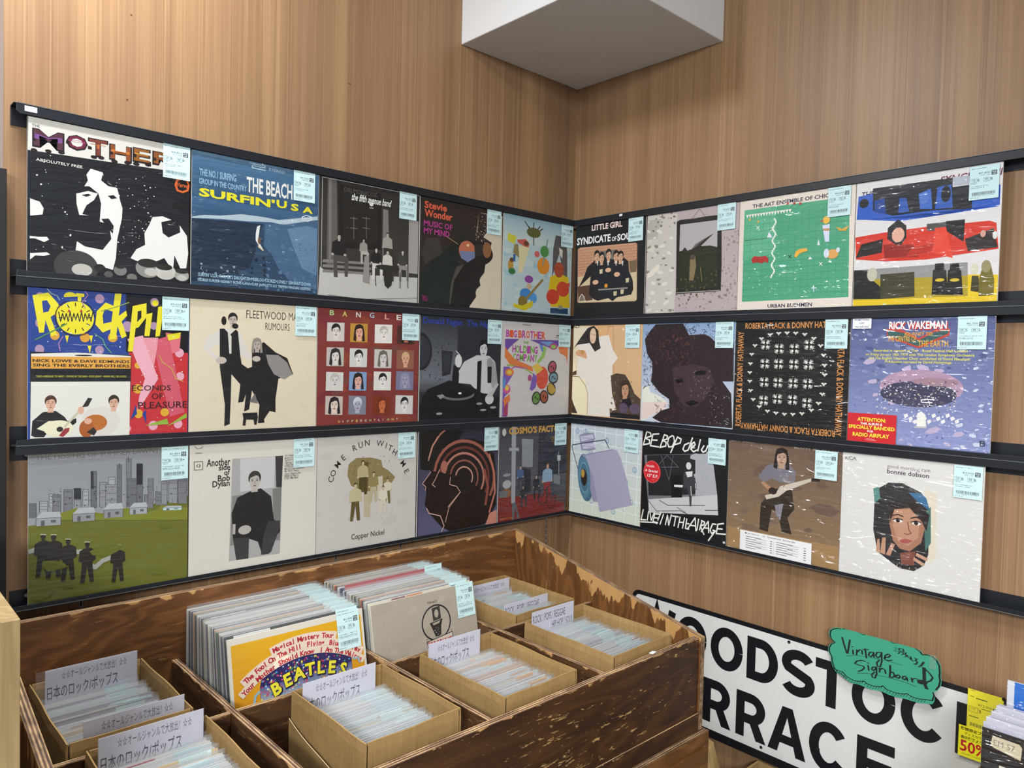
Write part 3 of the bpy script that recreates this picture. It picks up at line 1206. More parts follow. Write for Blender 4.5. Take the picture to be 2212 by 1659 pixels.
('p','#e0a53a',516,533,526,488,572,470,619,472,629,492,562,509,534,540),
('e','#e0a53a',99,172,9,10,0),
('e','#e0a53a',177,198,9,10,0),
('p','#d9d9e0',265,347,282,296,313,350),
('p','#d9d9e0',707,454,716,405,730,457),
('p','#d9d9e0',634,566,650,542,671,566),
('l','#e4e6e2',5,164,237,190,268),
('l','#e4e6e2',5,189,240,165,265),
('l','#e4e6e2',5,302,262,328,293),
('l','#e4e6e2',5,327,265,303,290),
('l','#e4e6e2',5,731,596,754,625),
('l','#e4e6e2',5,753,598,732,623),
('l','#23362c',5,462,515,489,542),
('l','#23362c',5,488,517,462,540),
('l','#c7d9e8',7,672,805,714,805),
('l','#c7d9e8',7,690,783,692,834),
('e','#e0b04a',775,257,29,31,0),
('p','#c9cfe0',743,297,804,293,804,436,771,433),
('l','#c44a34',8,727,262,753,259),
('p','#b6895f',750,325,803,326,804,348,750,342),
('e','#d59a55',835,538,48,38,0),
('e','#c8d0dc',785,528,22,38,0),
('e','#c8d0dc',878,509,15,20,0),
('p','#c79a3c',849,320,904,343,957,322,937,363,883,357),
('l','#2c5a48',3,54,352,265,352),
('s','#d0e2ea',8,100,600,400,850,4,9,21,0),
('e','#b03a34',439,78,11,9,0),
('e','#b03a34',499,86,11,9,0),
('e','#b03a34',552,93,11,10,0)],
 ('R', 0, 3):[('r','#d4cfcd',0,0,1000,1000),
('t','#1e2550','THE POLICE',40,74,330,120,0.05,0.2),
('t','#6a2440','SYNCHRONICITY',600,42,1160,92,0.05,0.2),
('p','#2a55b0',16,105,110,97,989,158,990,299,748,306,331,324,180,311,86,295,7,285),
('p','#14171f',124,57,685,62,688,131,811,131,818,305,567,282,280,287,130,226),
('p','#a8adb5',685,57,795,65,793,128,689,122),
('p','#1d3f86',138,154,214,143,229,270,147,249),
('p','#2450a0',324,159,373,165,397,271,319,271),
('p','#3b63b5',459,147,542,119,557,271,473,260),
('p','#2c55a8',588,116,678,110,694,279,576,274),
('e','#10131a',60,164,36,36,0),
('e','#0f1219',645,174,32,60,0),
('e','#4a6fb8',498,183,32,45,0),
('p','#2355b8',86,295,522,327,961,300,986,308,704,320,331,334),
('p','#c8321f',2,424,234,407,525,398,932,401,974,420,994,602,889,611,534,640,243,632,14,598),
('p','#1a1718',777,373,652,372,655,442,774,533),
('p','#4a4745',524,377,653,377,655,442,526,428),
('p','#26211f',248,377,320,318,381,371,385,464,338,531,246,460),
('e','#d8a28c',325,437,45,56,0),
('p','#8c1f17',218,499,435,520,477,615,232,605),
('p','#231c1b',52,483,216,457,210,561,13,587),
('p','#d8402c',581,414,654,412,708,644,570,593),
('p','#b02a1c',436,540,585,524,551,591,381,612),
('p','#2b2322',782,514,959,456,989,592,803,603),
('e','#c99a88',895,487,17,25,0),
('e','#d2cfc9',969,505,15,28,0),
('p','#8d8a87',12,683,806,681,811,808,11,802),
('p','#a59022',9,759,998,782,998,962,4,967),
('p','#d9b81f',5,920,998,924,998,967,4,967),
('p','#d9b81f',810,769,998,782,998,962,816,925),
('p','#191a15',2,683,102,690,146,767,210,824,213,919,4,910),
('p','#3a3720',206,729,452,725,460,909,213,919),
('e','#b9b4a0',144,725,38,53,0),
('p','#16160f',579,724,592,715,592,675,651,675,656,719,669,730,687,909,577,904),
('e','#c9ab2c',628,797,31,12,0),
('p','#16160f',680,731,692,722,692,682,749,683,755,726,767,737,785,914,678,909),
('e','#c9ab2c',727,803,31,12,0),
('p','#6b6020',880,812,902,718,952,712,977,818,977,923,885,928),
('e','#8f8660',923,719,29,44,0),
('e','#c9c6b0',851,733,24,39,0),
('p','#3a3618',836,780,879,783,884,899,832,887)],
 ('L', 1, 0):[('r','#27408a',0,0,1000,1000),
('p','#141519',578,2,998,2,998,410,580,399),
('p','#c12f34',599,398,998,394,998,967,603,963),
('e','#a98aa6',68,57,25,28,0),
('e','#a98aa6',414,46,28,31,0),
('e','#a98aa6',69,224,28,32,0),
('e','#a98aa6',65,392,26,30,0),
('e','#a98aa6',415,388,27,29,0),
('e','#a98aa6',589,223,33,36,0),
('e','#a98aa6',765,46,29,31,0),
('e','#a98aa6',761,210,26,27,0),
('e','#d59a35',151,300,27,30,0),
('e','#d59a35',326,308,29,31,0),
('e','#d59a35',496,302,30,31,0),
('e','#d59a35',172,143,33,38,0),
('e','#d9a52e',853,480,30,32,0),
('e','#d9a52e',658,650,31,33,0),
('e','#d9a52e',854,652,28,29,0),
('e','#d9a52e',664,823,29,31,0),
('e','#d9a52e',840,818,29,29,0),
('e','#e0a2b4',938,395,31,32,0),
('e','#e0a2b4',943,563,29,30,0),
('e','#e0a2b4',762,909,31,33,0),
('e','#e0a2b4',933,905,30,32,0),
('e','#e0a2b4',593,922,23,24,0),
('e','#d9a52e',657,488,21,22,0),
('e','#d9a52e',841,310,24,24,0),
('p','#d8707a',841,253,947,264,938,380,862,413),
('p','#cc5868',752,313,861,278,978,822,876,851),
('p','#e5a7b4',589,308,689,279,733,415,794,579,716,712,654,803,668,701,705,579,647,458),
('p','#e0949c',689,295,791,291,782,373,763,497),
('p','#e3d62a',25,51,113,27,170,96,170,145,126,184,164,295,131,308,97,204,89,284,63,288),
('p','#27408a',77,84,105,77,126,113,114,149,85,158),
('e','#e3d62a',270,181,110,109,0),
('l','#1c1c22',6,388,181,383,211,372,240,353,264,329,283,300,294,270,299,239,294,211,283,186,264,167,240,156,211,152,181,156,150,167,122,186,97,210,78,239,67,270,63,300,67,329,78,353,97,372,121,383,150,388,180),
('l','#1c1c22',6,172,148,183,209,194,156,205,198,216,155,227,207,238,144,249,206,260,152,271,195,282,151,294,203,305,140,316,202,327,148,339,191,350,147,362,200,373,136),
('l','#1c1c22',6,346,176,367,175),
('l','#1c1c22',6,336,216,354,225),
('l','#1c1c22',6,308,245,318,263),
('l','#1c1c22',6,270,257,270,278),
('l','#1c1c22',6,232,249,222,267),
('l','#1c1c22',6,205,222,187,233),
('l','#1c1c22',6,195,185,174,186),
('l','#1c1c22',6,204,146,187,137),
('l','#1c1c22',6,232,117,221,99),
('l','#1c1c22',6,269,104,269,83),
('l','#1c1c22',6,307,112,318,93),
('l','#1c1c22',6,335,138,354,127),
('p','#b23a2a',221,148,231,126,242,141),
('p','#b23a2a',292,144,302,121,313,137),
('e','#e3d62a',239,44,38,29,0),
('l','#e3d62a',22,277,30,316,31),
('l','#e3d62a',22,295,30,291,67),
('p','#27408a',201,51,282,41,282,72,201,77),
('p','#e3d62a',396,130,450,68,504,89,495,126,445,112,432,157,437,211,496,193,501,237,433,270,388,218),
('p','#e3d62a',508,4,550,2,515,311,474,317),
('p','#e3d62a',523,162,579,114,586,148,551,190,584,288,552,305,524,221),
('p','#e3d62a',621,81,711,55,712,151,660,225,641,231,623,393,592,393),
('p','#141519',654,114,678,108,678,158,650,190),
('p','#e3d62a',712,131,751,119,732,283,698,284),
('p','#e3d62a',789,75,829,68,801,280,771,286),
('p','#e3d62a',851,268,947,248,937,291,861,309),
('e','#e3d62a',768,51,21,21,0),
('p','#e3d62a',351,293,374,292,364,344),
('p','#e3d62a',209,298,231,297,221,348),
('p','#e3d62a',342,361,365,360,355,412),
('s','#dfe3ea',40,20,30,980,420,3,7,31,0),
('s','#e9dfe2',26,660,440,980,980,3,8,32,0),
('l','#8fa9a0',5,105,3,130,33,163,45,178,72),
('l','#4c8a52',7,41,332,114,288,172,252,218,221),
('l','#a97aa8',5,325,2,343,27,308,77,326,115),
('l','#5c9a74',6,384,281,433,314,451,362,488,406),
('l','#a97aa8',5,198,303,172,352,181,399),
('l','#8a9a4a',6,423,128,504,99,597,58),
('l','#c9a24a',6,802,419,822,465,883,506,914,579,966,600),
('p','#8fae3a',708,907,856,863,866,903),
('p','#8fae3a',851,921,989,828,994,860),
('p','#27408a',612,862,644,762,654,823),
('p','#27408a',688,824,712,794,717,897),
('t','#3a1018','ECONDS',620,625,879,663,0.02,0),
('t','#3a1018','OF',750,682,825,724,0.02,0),
('t','#3a1018','PLEASURE',660,742,994,789,0.02,0),
('p','#17181c',13,408,614,418,605,963,14,966),
('p','#e0dcd2',18,421,275,408,611,424,611,433,18,440),
('p','#dda040',18,438,611,434,609,511,19,516),
('e','#17181c',318,426,53,5,0),
('t','#1c1a1a','NICK LOWE & DAVE EDMUNDS',27,454,603,474,0.07,0),
('t','#1c1a1a','SING THE EVERLY BROTHERS',27,483,603,503,0.07,0),
('t','#b8b038','TAKE A MESSAGE TO MARY • CRYING IN THE RAIN • POOR JENNY • WHEN WILL I BE LOVED?',45,558,583,575,0.05,0),
('p','#dfdcd2',17,600,608,599,605,967,14,961),
('p','#211e22',20,943,26,850,83,795,157,788,208,828,225,857,277,840,277,869,234,906,116,920,91,956,42,954),
('p','#d8ab90',114,768,141,768,145,798,110,798),
('e','#4a2f22',128,724,34,38,0),
('e','#d8ab90',128,744,27,41,0),
('p','#4a2f22',97,732,100,705,128,688,155,705,158,732,151,717,134,711,114,719,103,724),
('e','#2a2220',115,738,5,2,0),
('l','#2a2220',3,108,730,121,729),
('e','#2a2220',140,738,5,2,0),
('l','#2a2220',3,134,730,147,729),
('l','#2a2220',2,128,740,130,754,125,755),
('e','#8a4a40',128,765,8,3,0),
('p','#d9d2c8',311,836,346,784,435,762,509,788,548,850,528,919,473,956,437,964,347,940,320,881),
('p','#d8ab90',490,771,517,771,521,801,486,801),
('e','#33261f',504,727,34,38,0),
('e','#d8ab90',504,747,27,41,0),
('p','#33261f',473,735,476,708,504,691,531,708,534,735,527,720,510,714,490,722,479,727),
('e','#2a2220',491,741,5,2,0),
('l','#2a2220',3,484,733,497,732),
('e','#2a2220',516,741,5,2,0),
('l','#2a2220',3,510,733,523,732),
('l','#2a2220',2,504,743,506,757,501,758),
('e','#8a4a40',504,768,8,3,0),
('e','#e6e2c0',174,903,86,53,0),
('p','#e6e2c0',50,900,116,853,191,856,116,929),
('l','#c9bfa6',14,208,895,311,773),
('p','#2c2622',311,768,346,706,372,711,346,764),
('e','#2c2622',181,909,19,17,0),
('p','#96303a',175,951,208,905,238,901,234,925,200,960),
('e','#b86a2c',391,874,72,54,0),
('e','#a85a24',338,911,44,58,0),
('p','#2c2622',338,935,382,903,400,933,383,960),
('e','#d8ab90',304,788,18,25,0),
('e','#d8ab90',347,862,23,20,0)],
 ('L', 1, 1):[('r','#d9cdb2',0,0,1000,1000),
('s','#d5c9ad',30,0,0,1000,1000,20,70,33,1),
('t','#39322c','FLEETWOOD MAC',414,58,866,119,0,0),
('t','#39322c','RUMOURS',565,146,765,202,-0.005,0),
('p','#d2cdc4',215,215,280,206,369,225,439,378,474,416,451,445,371,402,325,303,238,306,142,363,217,427,196,449,94,354,130,267),
('p','#1d1c1d',215,209,248,206,292,250,335,209,352,225,371,402,383,468,463,523,442,624,398,757,359,762,374,623,306,546,303,733,297,921,256,936,259,776,218,492),
('p','#d2cdc4',275,229,303,260,304,392,288,392),
('p','#b9aea4',297,169,326,169,330,201,293,201),
('e','#221f1f',312,123,36,40,0),
('e','#b9aea4',312,144,28,44,0),
('p','#221f1f',280,131,283,103,312,85,340,103,343,131,336,115,319,109,297,117,286,123),
('e','#2a2220',298,137,5,3,0),
('l','#2a2220',3,291,129,305,128),
('e','#2a2220',325,137,5,3,0),
('l','#2a2220',3,318,129,332,128),
('l','#2a2220',2,312,139,314,154,309,155),
('e','#8a4a40',312,166,9,3,0),
('e','#1d1c1d',330,184,24,20,0),
('e','#1d1c1d',245,148,19,33,0),
('e','#bdb2a6',228,443,40,26,0),
('p','#1d1c1d',461,355,553,296,649,373,747,417,798,544,676,579,654,740,656,844,608,831,561,898,515,919,525,783,465,669,444,815,405,830,420,668,395,512,463,489),
('p','#8b8684',572,392,673,395,747,451,792,544,725,585,639,545,591,465),
('p','#6f6a6a',489,692,444,758,513,771),
('p','#b0a59c',487,348,514,348,518,378,483,378),
('p','#8d857b',462,305,472,274,501,263,529,274,539,310,546,378,525,382,521,329,480,329,476,384,455,375),
('e','#b0a59c',501,324,27,41,0),
('p','#8d857b',470,312,473,285,501,268,528,285,531,312,524,297,507,291,487,299,476,304),
('e','#2a2220',488,318,5,2,0),
('l','#2a2220',3,481,310,494,309),
('e','#2a2220',513,318,5,2,0),
('l','#2a2220',3,507,310,520,309),
('l','#2a2220',2,501,320,503,334,498,335),
('e','#8a4a40',501,345,8,3,0),
('e','#bdb2a6',497,427,32,22,0),
('p','#1d1c1d',393,841,508,839,514,879,503,935,486,934,480,895,422,892,417,937,395,936,400,880),
('p','#1d1c1d',520,902,561,881,567,921,515,924)],
 ('L', 1, 2):[('r','#7c3530',0,0,1000,1000),
('s','#863e2f',30,100,60,950,960,60,170,41,1),
('s','#742d33',24,0,0,1000,1000,50,150,42,1),
('s','#70403a',12,150,250,900,900,40,110,43,1),
('t','#a9c98a','B',106,13,148,56,0.05,0),
('t','#d8c46a','A',224,16,267,59,0.05,0),
('t','#e4dfd2','N',352,15,397,59,0.05,0),
('t','#a9c0d8','G',484,12,530,57,0.05,0),
('t','#dc9a86','L',635,14,682,60,0.05,0),
('t','#e4dfd2','E',757,14,806,60,0.05,0),
('t','#a9c0d8','S',874,13,924,60,0.05,0),
('p','#c9c2bb',85,116,244,112,243,267,83,270),
('p','#d7cfc8',149,221,182,221,188,259,143,259),
('e','#231d1d',166,167,42,47,0),
('e','#d7cfc8',166,191,33,51,0),
('p','#231d1d',128,176,132,143,166,122,199,143,203,176,194,157,174,150,149,160,135,167),
('e','#201a1a',149,183,6,3,0),
('l','#201a1a',3,141,174,158,173),
('e','#201a1a',182,183,6,3,0),
('l','#201a1a',3,173,174,190,173),
('l','#201a1a',2,166,186,169,203,163,204),
('e','#7a3a3a',166,217,11,4,0),
('p','#b98a3a',300,113,467,109,466,268,298,271),
('p','#dba58e',369,220,402,220,408,258,363,258),
('p','#2a1f1d',338,167,350,128,386,114,421,128,433,173,442,258,416,262,411,196,360,196,355,265,329,253),
('e','#dba58e',386,190,33,51,0),
('p','#2a1f1d',348,175,352,142,386,121,419,142,423,175,414,156,394,149,369,159,355,166),
('e','#201a1a',369,182,6,3,0),
('l','#201a1a',3,361,173,378,172),
('e','#201a1a',402,182,6,3,0),
('l','#201a1a',3,393,173,410,172),
('l','#201a1a',2,386,185,389,202,383,203),
('e','#7a3a3a',386,216,11,4,0),
('p','#ddd8d2',538,110,715,105,713,269,537,272),
('p','#e4ded8',612,219,645,219,651,257,606,257),
('e','#b8b0a8',629,165,42,47,0),
('e','#e4ded8',629,189,33,51,0),
('p','#b8b0a8',591,174,595,141,629,120,662,141,666,174,657,155,637,148,612,158,598,165),
('e','#201a1a',612,181,6,3,0),
('l','#201a1a',3,604,172,621,171),
('e','#201a1a',645,181,6,3,0),
('l','#201a1a',3,636,172,653,171),
('l','#201a1a',2,629,184,632,201,626,202),
('e','#7a3a3a',629,215,11,4,0),
('p','#4a2a24',767,107,952,103,950,270,765,273),
('p','#c27a58',845,218,878,218,884,256,839,256),
('p','#2a1c1a',814,165,826,126,862,112,897,126,909,171,918,256,892,260,887,194,836,194,831,263,805,251),
('e','#c27a58',862,188,33,51,0),
('p','#2a1c1a',824,173,828,140,862,119,895,140,899,173,890,154,870,147,845,157,831,164),
('e','#201a1a',845,180,6,3,0),
('l','#201a1a',3,837,171,854,170),
('e','#201a1a',878,180,6,3,0),
('l','#201a1a',3,869,171,886,170),
('l','#201a1a',2,862,183,865,200,859,201),
('e','#7a3a3a',862,214,11,4,0),
('p','#b8b2aa',83,320,242,319,241,475,81,475),
('p','#d6d0ca',147,428,180,428,186,466,141,466),
('p','#2b2625',116,375,128,336,164,322,199,336,211,381,220,466,194,470,189,404,138,404,133,473,107,461),
('e','#d6d0ca',164,398,33,51,0),
('p','#2b2625',126,383,130,350,164,329,197,350,201,383,192,364,172,357,147,367,133,374),
('e','#201a1a',147,390,6,3,0),
('l','#201a1a',3,139,381,156,380),
('e','#201a1a',180,390,6,3,0),
('l','#201a1a',3,171,381,188,380),
('l','#201a1a',2,164,393,167,410,161,411),
('e','#7a3a3a',164,424,11,4,0),
('p','#cbc8c2',298,322,466,322,464,481,296,481),
('p','#dcd8d2',367,432,400,432,406,470,361,470),
('e','#1d1a1a',384,378,42,47,0),
('e','#dcd8d2',384,402,33,51,0),
('p','#1d1a1a',346,387,350,354,384,333,417,354,421,387,412,368,392,361,367,371,353,378),
('e','#201a1a',367,394,6,3,0),
('l','#201a1a',3,359,385,376,384),
('e','#201a1a',400,394,6,3,0),
('l','#201a1a',3,391,385,408,384),
('l','#201a1a',2,384,397,387,414,381,415),
('e','#7a3a3a',384,428,11,4,0),
('p','#c4bfb8',537,324,713,324,711,487,535,487),
('p','#d2ccc6',610,435,643,435,649,473,604,473),
('p','#6a625c',579,382,591,343,627,329,662,343,674,388,683,473,657,477,652,411,601,411,596,480,570,468),
('e','#d2ccc6',627,405,33,51,0),
('p','#6a625c',589,390,593,357,627,336,660,357,664,390,655,371,635,364,610,374,596,381),
('e','#201a1a',610,397,6,3,0),
('l','#201a1a',3,602,388,619,387),
('e','#201a1a',643,397,6,3,0),
('l','#201a1a',3,634,388,651,387),
('l','#201a1a',2,627,400,630,417,624,418),
('e','#7a3a3a',627,431,11,4,0),
('p','#8a5a48',765,327,950,326,949,494,764,493),
('p','#d8a184',843,440,876,440,882,478,837,478),
('e','#c8a878',860,386,42,47,0),
('e','#d8a184',860,410,33,51,0),
('p','#c8a878',822,395,826,362,860,341,893,362,897,395,888,376,868,369,843,379,829,386),
('e','#201a1a',843,402,6,3,0),
('l','#201a1a',3,835,393,852,392),
('e','#201a1a',876,402,6,3,0),
('l','#201a1a',3,867,393,884,392),
('l','#201a1a',2,860,405,863,422,857,423),
('e','#7a3a3a',860,436,11,4,0),
('p','#cfcac4',81,523,240,527,238,682,79,679),
('p','#d2ccc8',145,633,178,633,184,671,139,671),
('e','#b8b2aa',162,579,42,47,0),
('e','#d2ccc8',162,603,33,51,0),
('p','#b8b2aa',124,588,128,555,162,534,195,555,199,588,190,569,170,562,145,572,131,579),
('e','#201a1a',145,595,6,3,0),
('l','#201a1a',3,137,586,154,585),
('e','#201a1a',178,595,6,3,0),
('l','#201a1a',3,169,586,186,585),
('l','#201a1a',2,162,598,165,615,159,616),
('e','#7a3a3a',162,629,11,4,0),
('p','#7b9ac0',296,520,463,523,462,683,294,679),
('p','#d9a99a',365,631,398,631,404,669,359,669),
('p','#241c20',334,578,346,539,382,525,417,539,429,584,438,669,412,673,407,607,356,607,351,676,325,664),
('e','#d9a99a',382,601,33,51,0),
('p','#241c20',344,586,348,553,382,532,415,553,419,586,410,567,390,560,365,570,351,577),
('e','#201a1a',365,593,6,3,0),
('l','#201a1a',3,357,584,374,583),
('e','#201a1a',398,593,6,3,0),
('l','#201a1a',3,389,584,406,583),
('l','#201a1a',2,382,596,385,613,379,614),
('e','#7a3a3a',382,627,11,4,0),
('p','#d8d4cc',534,516,711,519,709,683,533,679),
('p','#e2dcd8',608,629,641,629,647,667,602,667),
('e','#1f1b1c',625,575,42,47,0),
('e','#e2dcd8',625,599,33,51,0),
('p','#1f1b1c',587,584,591,551,625,530,658,551,662,584,653,565,633,558,608,568,594,575),
('e','#201a1a',608,591,6,3,0),
('l','#201a1a',3,600,582,617,581),
('e','#201a1a',641,591,6,3,0),
('l','#201a1a',3,632,582,649,581),
('l','#201a1a',2,625,594,628,611,622,612),
('e','#7a3a3a',625,625,11,4,0),
('p','#77758e',763,512,948,516,946,683,761,679),
('p','#9c9bb0',841,628,874,628,880,666,835,666),
('p','#8b8ba4',810,575,822,536,858,522,893,536,905,581,914,666,888,670,883,604,832,604,827,673,801,661),
('e','#9c9bb0',858,598,33,51,0),
('p','#8b8ba4',820,583,824,550,858,529,891,550,895,583,886,564,866,557,841,567,827,574),
('e','#201a1a',841,590,6,3,0),
('l','#201a1a',3,833,581,850,580),
('e','#201a1a',874,590,6,3,0),
('l','#201a1a',3,865,581,882,580),
('l','#201a1a',2,858,593,861,610,855,611),
('e','#7a3a3a',858,624,11,4,0),
('p','#c0b2a8',78,721,238,728,236,884,76,876),
('p','#dcc6ba',143,833,176,833,182,871,137,871),
('p','#201a22',112,780,124,741,160,727,195,741,207,786,216,871,190,875,185,809,134,809,129,878,103,866),
('e','#dcc6ba',160,803,33,51,0),
('p','#201a22',122,788,126,755,160,734,193,755,197,788,188,769,168,762,143,772,129,779),
('e','#201a1a',143,795,6,3,0),
('l','#201a1a',3,135,786,152,785),
('e','#201a1a',176,795,6,3,0),
('l','#201a1a',3,167,786,184,785),
('l','#201a1a',2,160,798,163,815,157,816),
('e','#7a3a3a',160,829,11,4,0),
('p','#7b7d8a',294,722,461,729,460,889,292,881),
('p','#a9acb8',362,836,395,836,401,874,356,874),
('e','#c9cbd2',379,782,42,47,0),
('e','#a9acb8',379,806,33,51,0),
('p','#c9cbd2',341,791,345,758,379,737,412,758,416,791,407,772,387,765,362,775,348,782),
('e','#201a1a',362,798,6,3,0),
('l','#201a1a',3,354,789,371,788),
('e','#201a1a',395,798,6,3,0),
('l','#201a1a',3,386,789,403,788),
('l','#201a1a',2,379,801,382,818,376,819),
('e','#7a3a3a',379,832,11,4,0),
('p','#7a3018',532,724,709,731,707,895,531,887),
('p','#c56a3c',606,839,639,839,645,877,600,877),
('p','#6a2a18',575,786,587,747,623,733,658,747,670,792,679,877,653,881,648,815,597,815,592,884,566,872),
('e','#c56a3c',623,809,33,51,0),
('p','#6a2a18',585,794,589,761,623,740,656,761,660,794,651,775,631,768,606,778,592,785),
('e','#201a1a',606,801,6,3,0),
('l','#201a1a',3,598,792,615,791),
('e','#201a1a',639,801,6,3,0),
('l','#201a1a',3,630,792,647,791),
('l','#201a1a',2,623,804,626,821,620,822),
('e','#7a3a3a',623,835,11,4,0),
('p','#d0ccc6',761,725,946,732,945,900,759,892),
('p','#dcd8d4',839,842,872,842,878,880,833,880),
('e','#1c1a1b',856,788,42,47,0),
('e','#dcd8d4',856,812,33,51,0),
('p','#1c1a1b',818,797,822,764,856,743,889,764,893,797,884,778,864,771,839,781,825,788),
('e','#201a1a',839,804,6,3,0),
('l','#201a1a',3,831,795,848,794),
('e','#201a1a',872,804,6,3,0),
('l','#201a1a',3,863,795,880,794),
('l','#201a1a',2,856,807,859,824,853,825),
('e','#7a3a3a',856,838,11,4,0),
('t','#d8c46a','D',197,930,215,948,0.04,0),
('t','#cfc9c0','I',239,930,244,948,0.04,0),
('t','#b8b2aa','F',281,930,299,948,0.04,0),
('t','#a9c98a','F',323,929,341,948,0.04,0),
('t','#d8c46a','E',366,929,384,948,0.04,0),
('t','#cfc9c0','R',409,929,428,948,0.04,0),
('t','#b8b2aa','E',453,929,472,948,0.04,0),
('t','#a9c98a','N',497,929,516,948,0.04,0),
('t','#d8c46a','T',541,929,560,948,0.04,0),
('t','#cfc9c0','L',586,929,605,948,0.04,0),
('t','#b8b2aa','I',632,929,637,948,0.04,0),
('t','#a9c98a','G',677,929,697,948,0.04,0),
('t','#d8c46a','H',723,929,743,948,0.04,0),
('t','#cfc9c0','T',770,928,790,947,0.04,0)],
 ('L', 1, 3):[('r','#2b2e36',0,0,1000,1000),
('g','#23262c','#6d7077',0,0,600,620),
('r','#282b31',440,0,1000,600),
('g','#6d7077','#3a3d44',0,560,420,700),
('s','#4b4e55',60,0,60,430,600,4,14,50,0),
('s','#24272d',60,0,200,430,640,4,12,51,0),
('e','#1f2227',11,332,129,172,0),
('e','#2f3238',11,332,106,144,0),
('p','#26292f',250,315,385,323,361,536,263,560),
('p','#303339',272,332,363,342,345,513,282,525),
('t','#2b3fa8','Donald Fagen',31,15,491,92,0.02,0),
('t','#2b3fa8','The Nightfly',555,17,988,96,0.02,0),
('p','#c6c4c2',459,512,527,416,684,352,848,355,924,410,965,621,909,733,727,719,612,632,455,620),
('p','#1a1a1d',396,447,450,465,468,536,463,632,378,631),
('p','#9c9a98',848,386,933,422,965,609,909,708,854,559),
('e','#d2cfcb',457,411,43,62,0),
('l','#e8e6e2',7,423,316,466,351),
('p','#141416',694,413,750,400,743,706,694,706),
('p','#c9c6c3',747,338,794,338,801,391,740,391),
('e','#141417',771,262,59,66,0),
('e','#c9c6c3',771,297,47,72,0),
('p','#141417',718,275,723,229,771,199,818,229,823,275,811,249,782,239,747,252,728,262),
('e','#1a1a1d',748,285,8,4,0),
('l','#1a1a1d',4,736,272,760,270),
('e','#1a1a1d',793,285,8,4,0),
('l','#1a1a1d',4,781,272,805,270),
('l','#1a1a1d',2,771,289,775,313,767,315),
('e','#4a4848',771,333,15,5,0),
('e','#8f8f90',855,423,40,49,0),
('p','#18181a',826,460,884,460,881,621,831,621),
('p','#121316',28,756,98,676,347,596,693,681,760,719,585,814,461,859,29,801),
('e','#1c1d21',457,715,205,60,0),
('e','#67686a',458,733,205,53,0),
('e','#0f1013',457,713,196,52,0),
('e','#dcd9d4',481,718,21,11,0),
('p','#101114',2,801,446,858,760,719,986,759,984,960,2,955),
('p','#8a8a8a',201,735,275,725,298,748,247,771),
('e','#c9c6c3',861,782,57,50,0),
('p','#b9b6b2',810,757,956,621,982,634,893,758),
('e','#9a9998',730,823,39,11,0),
('e','#9a9998',781,886,40,11,0),
('e','#9a9998',913,864,41,12,0),
('e','#9a9998',235,905,36,11,0)],
 ('L', 1, 4):[('r','#cdc6c2',0,0,1000,1000),
('t','#2a2626','STEREO',275,19,407,33,0.06,0),
('t','#b0409a','B',56,86,105,160,0.09,0),
('t','#d8562a','I',106,87,155,161,0.09,0),
('t','#b0409a','G',156,87,206,161,0.09,0),
('t','#d8562a','B',224,85,276,163,0.09,0),
('t','#b0409a','R',279,85,332,163,0.09,0),
('t','#d8562a','O',334,86,388,164,0.09,0),
('t','#b0409a','T',390,86,444,164,0.09,0),
('t','#d8562a','H',447,86,501,165,0.09,0),
('t','#b0409a','E',504,86,558,165,0.09,0),
('t','#d8562a','R',561,86,617,166,0.09,0),
('t','#b0409a','H',146,238,195,313,0.09,0),
('t','#6fa83a','O',196,239,246,315,0.09,0),
('t','#b0409a','L',247,240,298,316,0.09,0),
('t','#6fa83a','D',299,241,349,317,0.09,0),
('t','#b0409a','I',351,242,402,319,0.09,0),
('t','#6fa83a','N',403,243,455,320,0.09,0),
('t','#b0409a','G',456,244,508,322,0.09,0),
('t','#6fa83a','C',155,323,203,395,0.09,0),
('t','#b0409a','O',204,325,252,397,0.09,0),
('t','#6fa83a','M',254,326,302,398,0.09,0),
('t','#b0409a','P',303,327,352,400,0.09,0),
('t','#6fa83a','A',353,329,403,402,0.09,0),
('t','#b0409a','N',404,330,454,404,0.09,0),
('t','#6fa83a','Y',455,332,506,406,0.09,0),
('t','#3a3836','MA',785,111,863,127,0.06,0),
('l','#3a3836',4,760,139,834,138),
('t','#6fa83a','THE',295,195,371,221,0.09,0),
('p','#6b4a9a',42,179,241,174,156,228,88,281,49,382),
('p','#d8773a',45,257,89,306,178,380,430,454,450,506,287,468,110,432,43,357),
('p','#6b4a9a',384,175,816,169,818,227,723,263,532,216),
('p','#6c9ac8',531,192,701,184,798,221,780,262,645,226),
('e','#a84a7a',741,236,62,35,0),
('e','#8fb85a',741,239,39,21,0),
('p','#d8773a',818,234,967,243,963,420,940,339,840,301),
('p','#8fb85a',570,228,637,252,612,346,521,426,502,400,573,320),
('p','#5a86c0',523,210,579,228,591,293,563,294),
('l','#8fae4a',14,76,439,216,456,341,480,451,532),
('l','#b0409a',12,96,508,181,456,358,474),
('p','#7a56a8',29,458,111,457,166,533,82,635,119,711,52,761,93,964,25,962),
('e','#d8773a',113,514,59,38,0),
('e','#d8b84a',113,514,35,23,0),
('e','#c8568a',84,685,48,46,0),
('e','#d8b84a',84,673,27,27,0),
('p','#d8773a',36,786,120,736,131,800,55,862),
('p','#5a86c0',20,559,64,584,58,672,24,672),
('p','#a03a5a',47,862,105,812,101,952,41,956),
('e','#cf4a32',582,571,91,119,0),
('p','#d8b84a',430,454,502,413,559,452,598,478,506,532),
('p','#7a56a8',402,688,451,519,507,558,492,663,439,708),
('e','#a84a7a',401,571,30,34,0),
('e','#2a2020',730,457,65,72,35),
('e','#a84a5a',730,457,48,59,35),
('e','#2a2020',718,449,11,11,0),
('e','#2a2020',749,467,10,11,0),
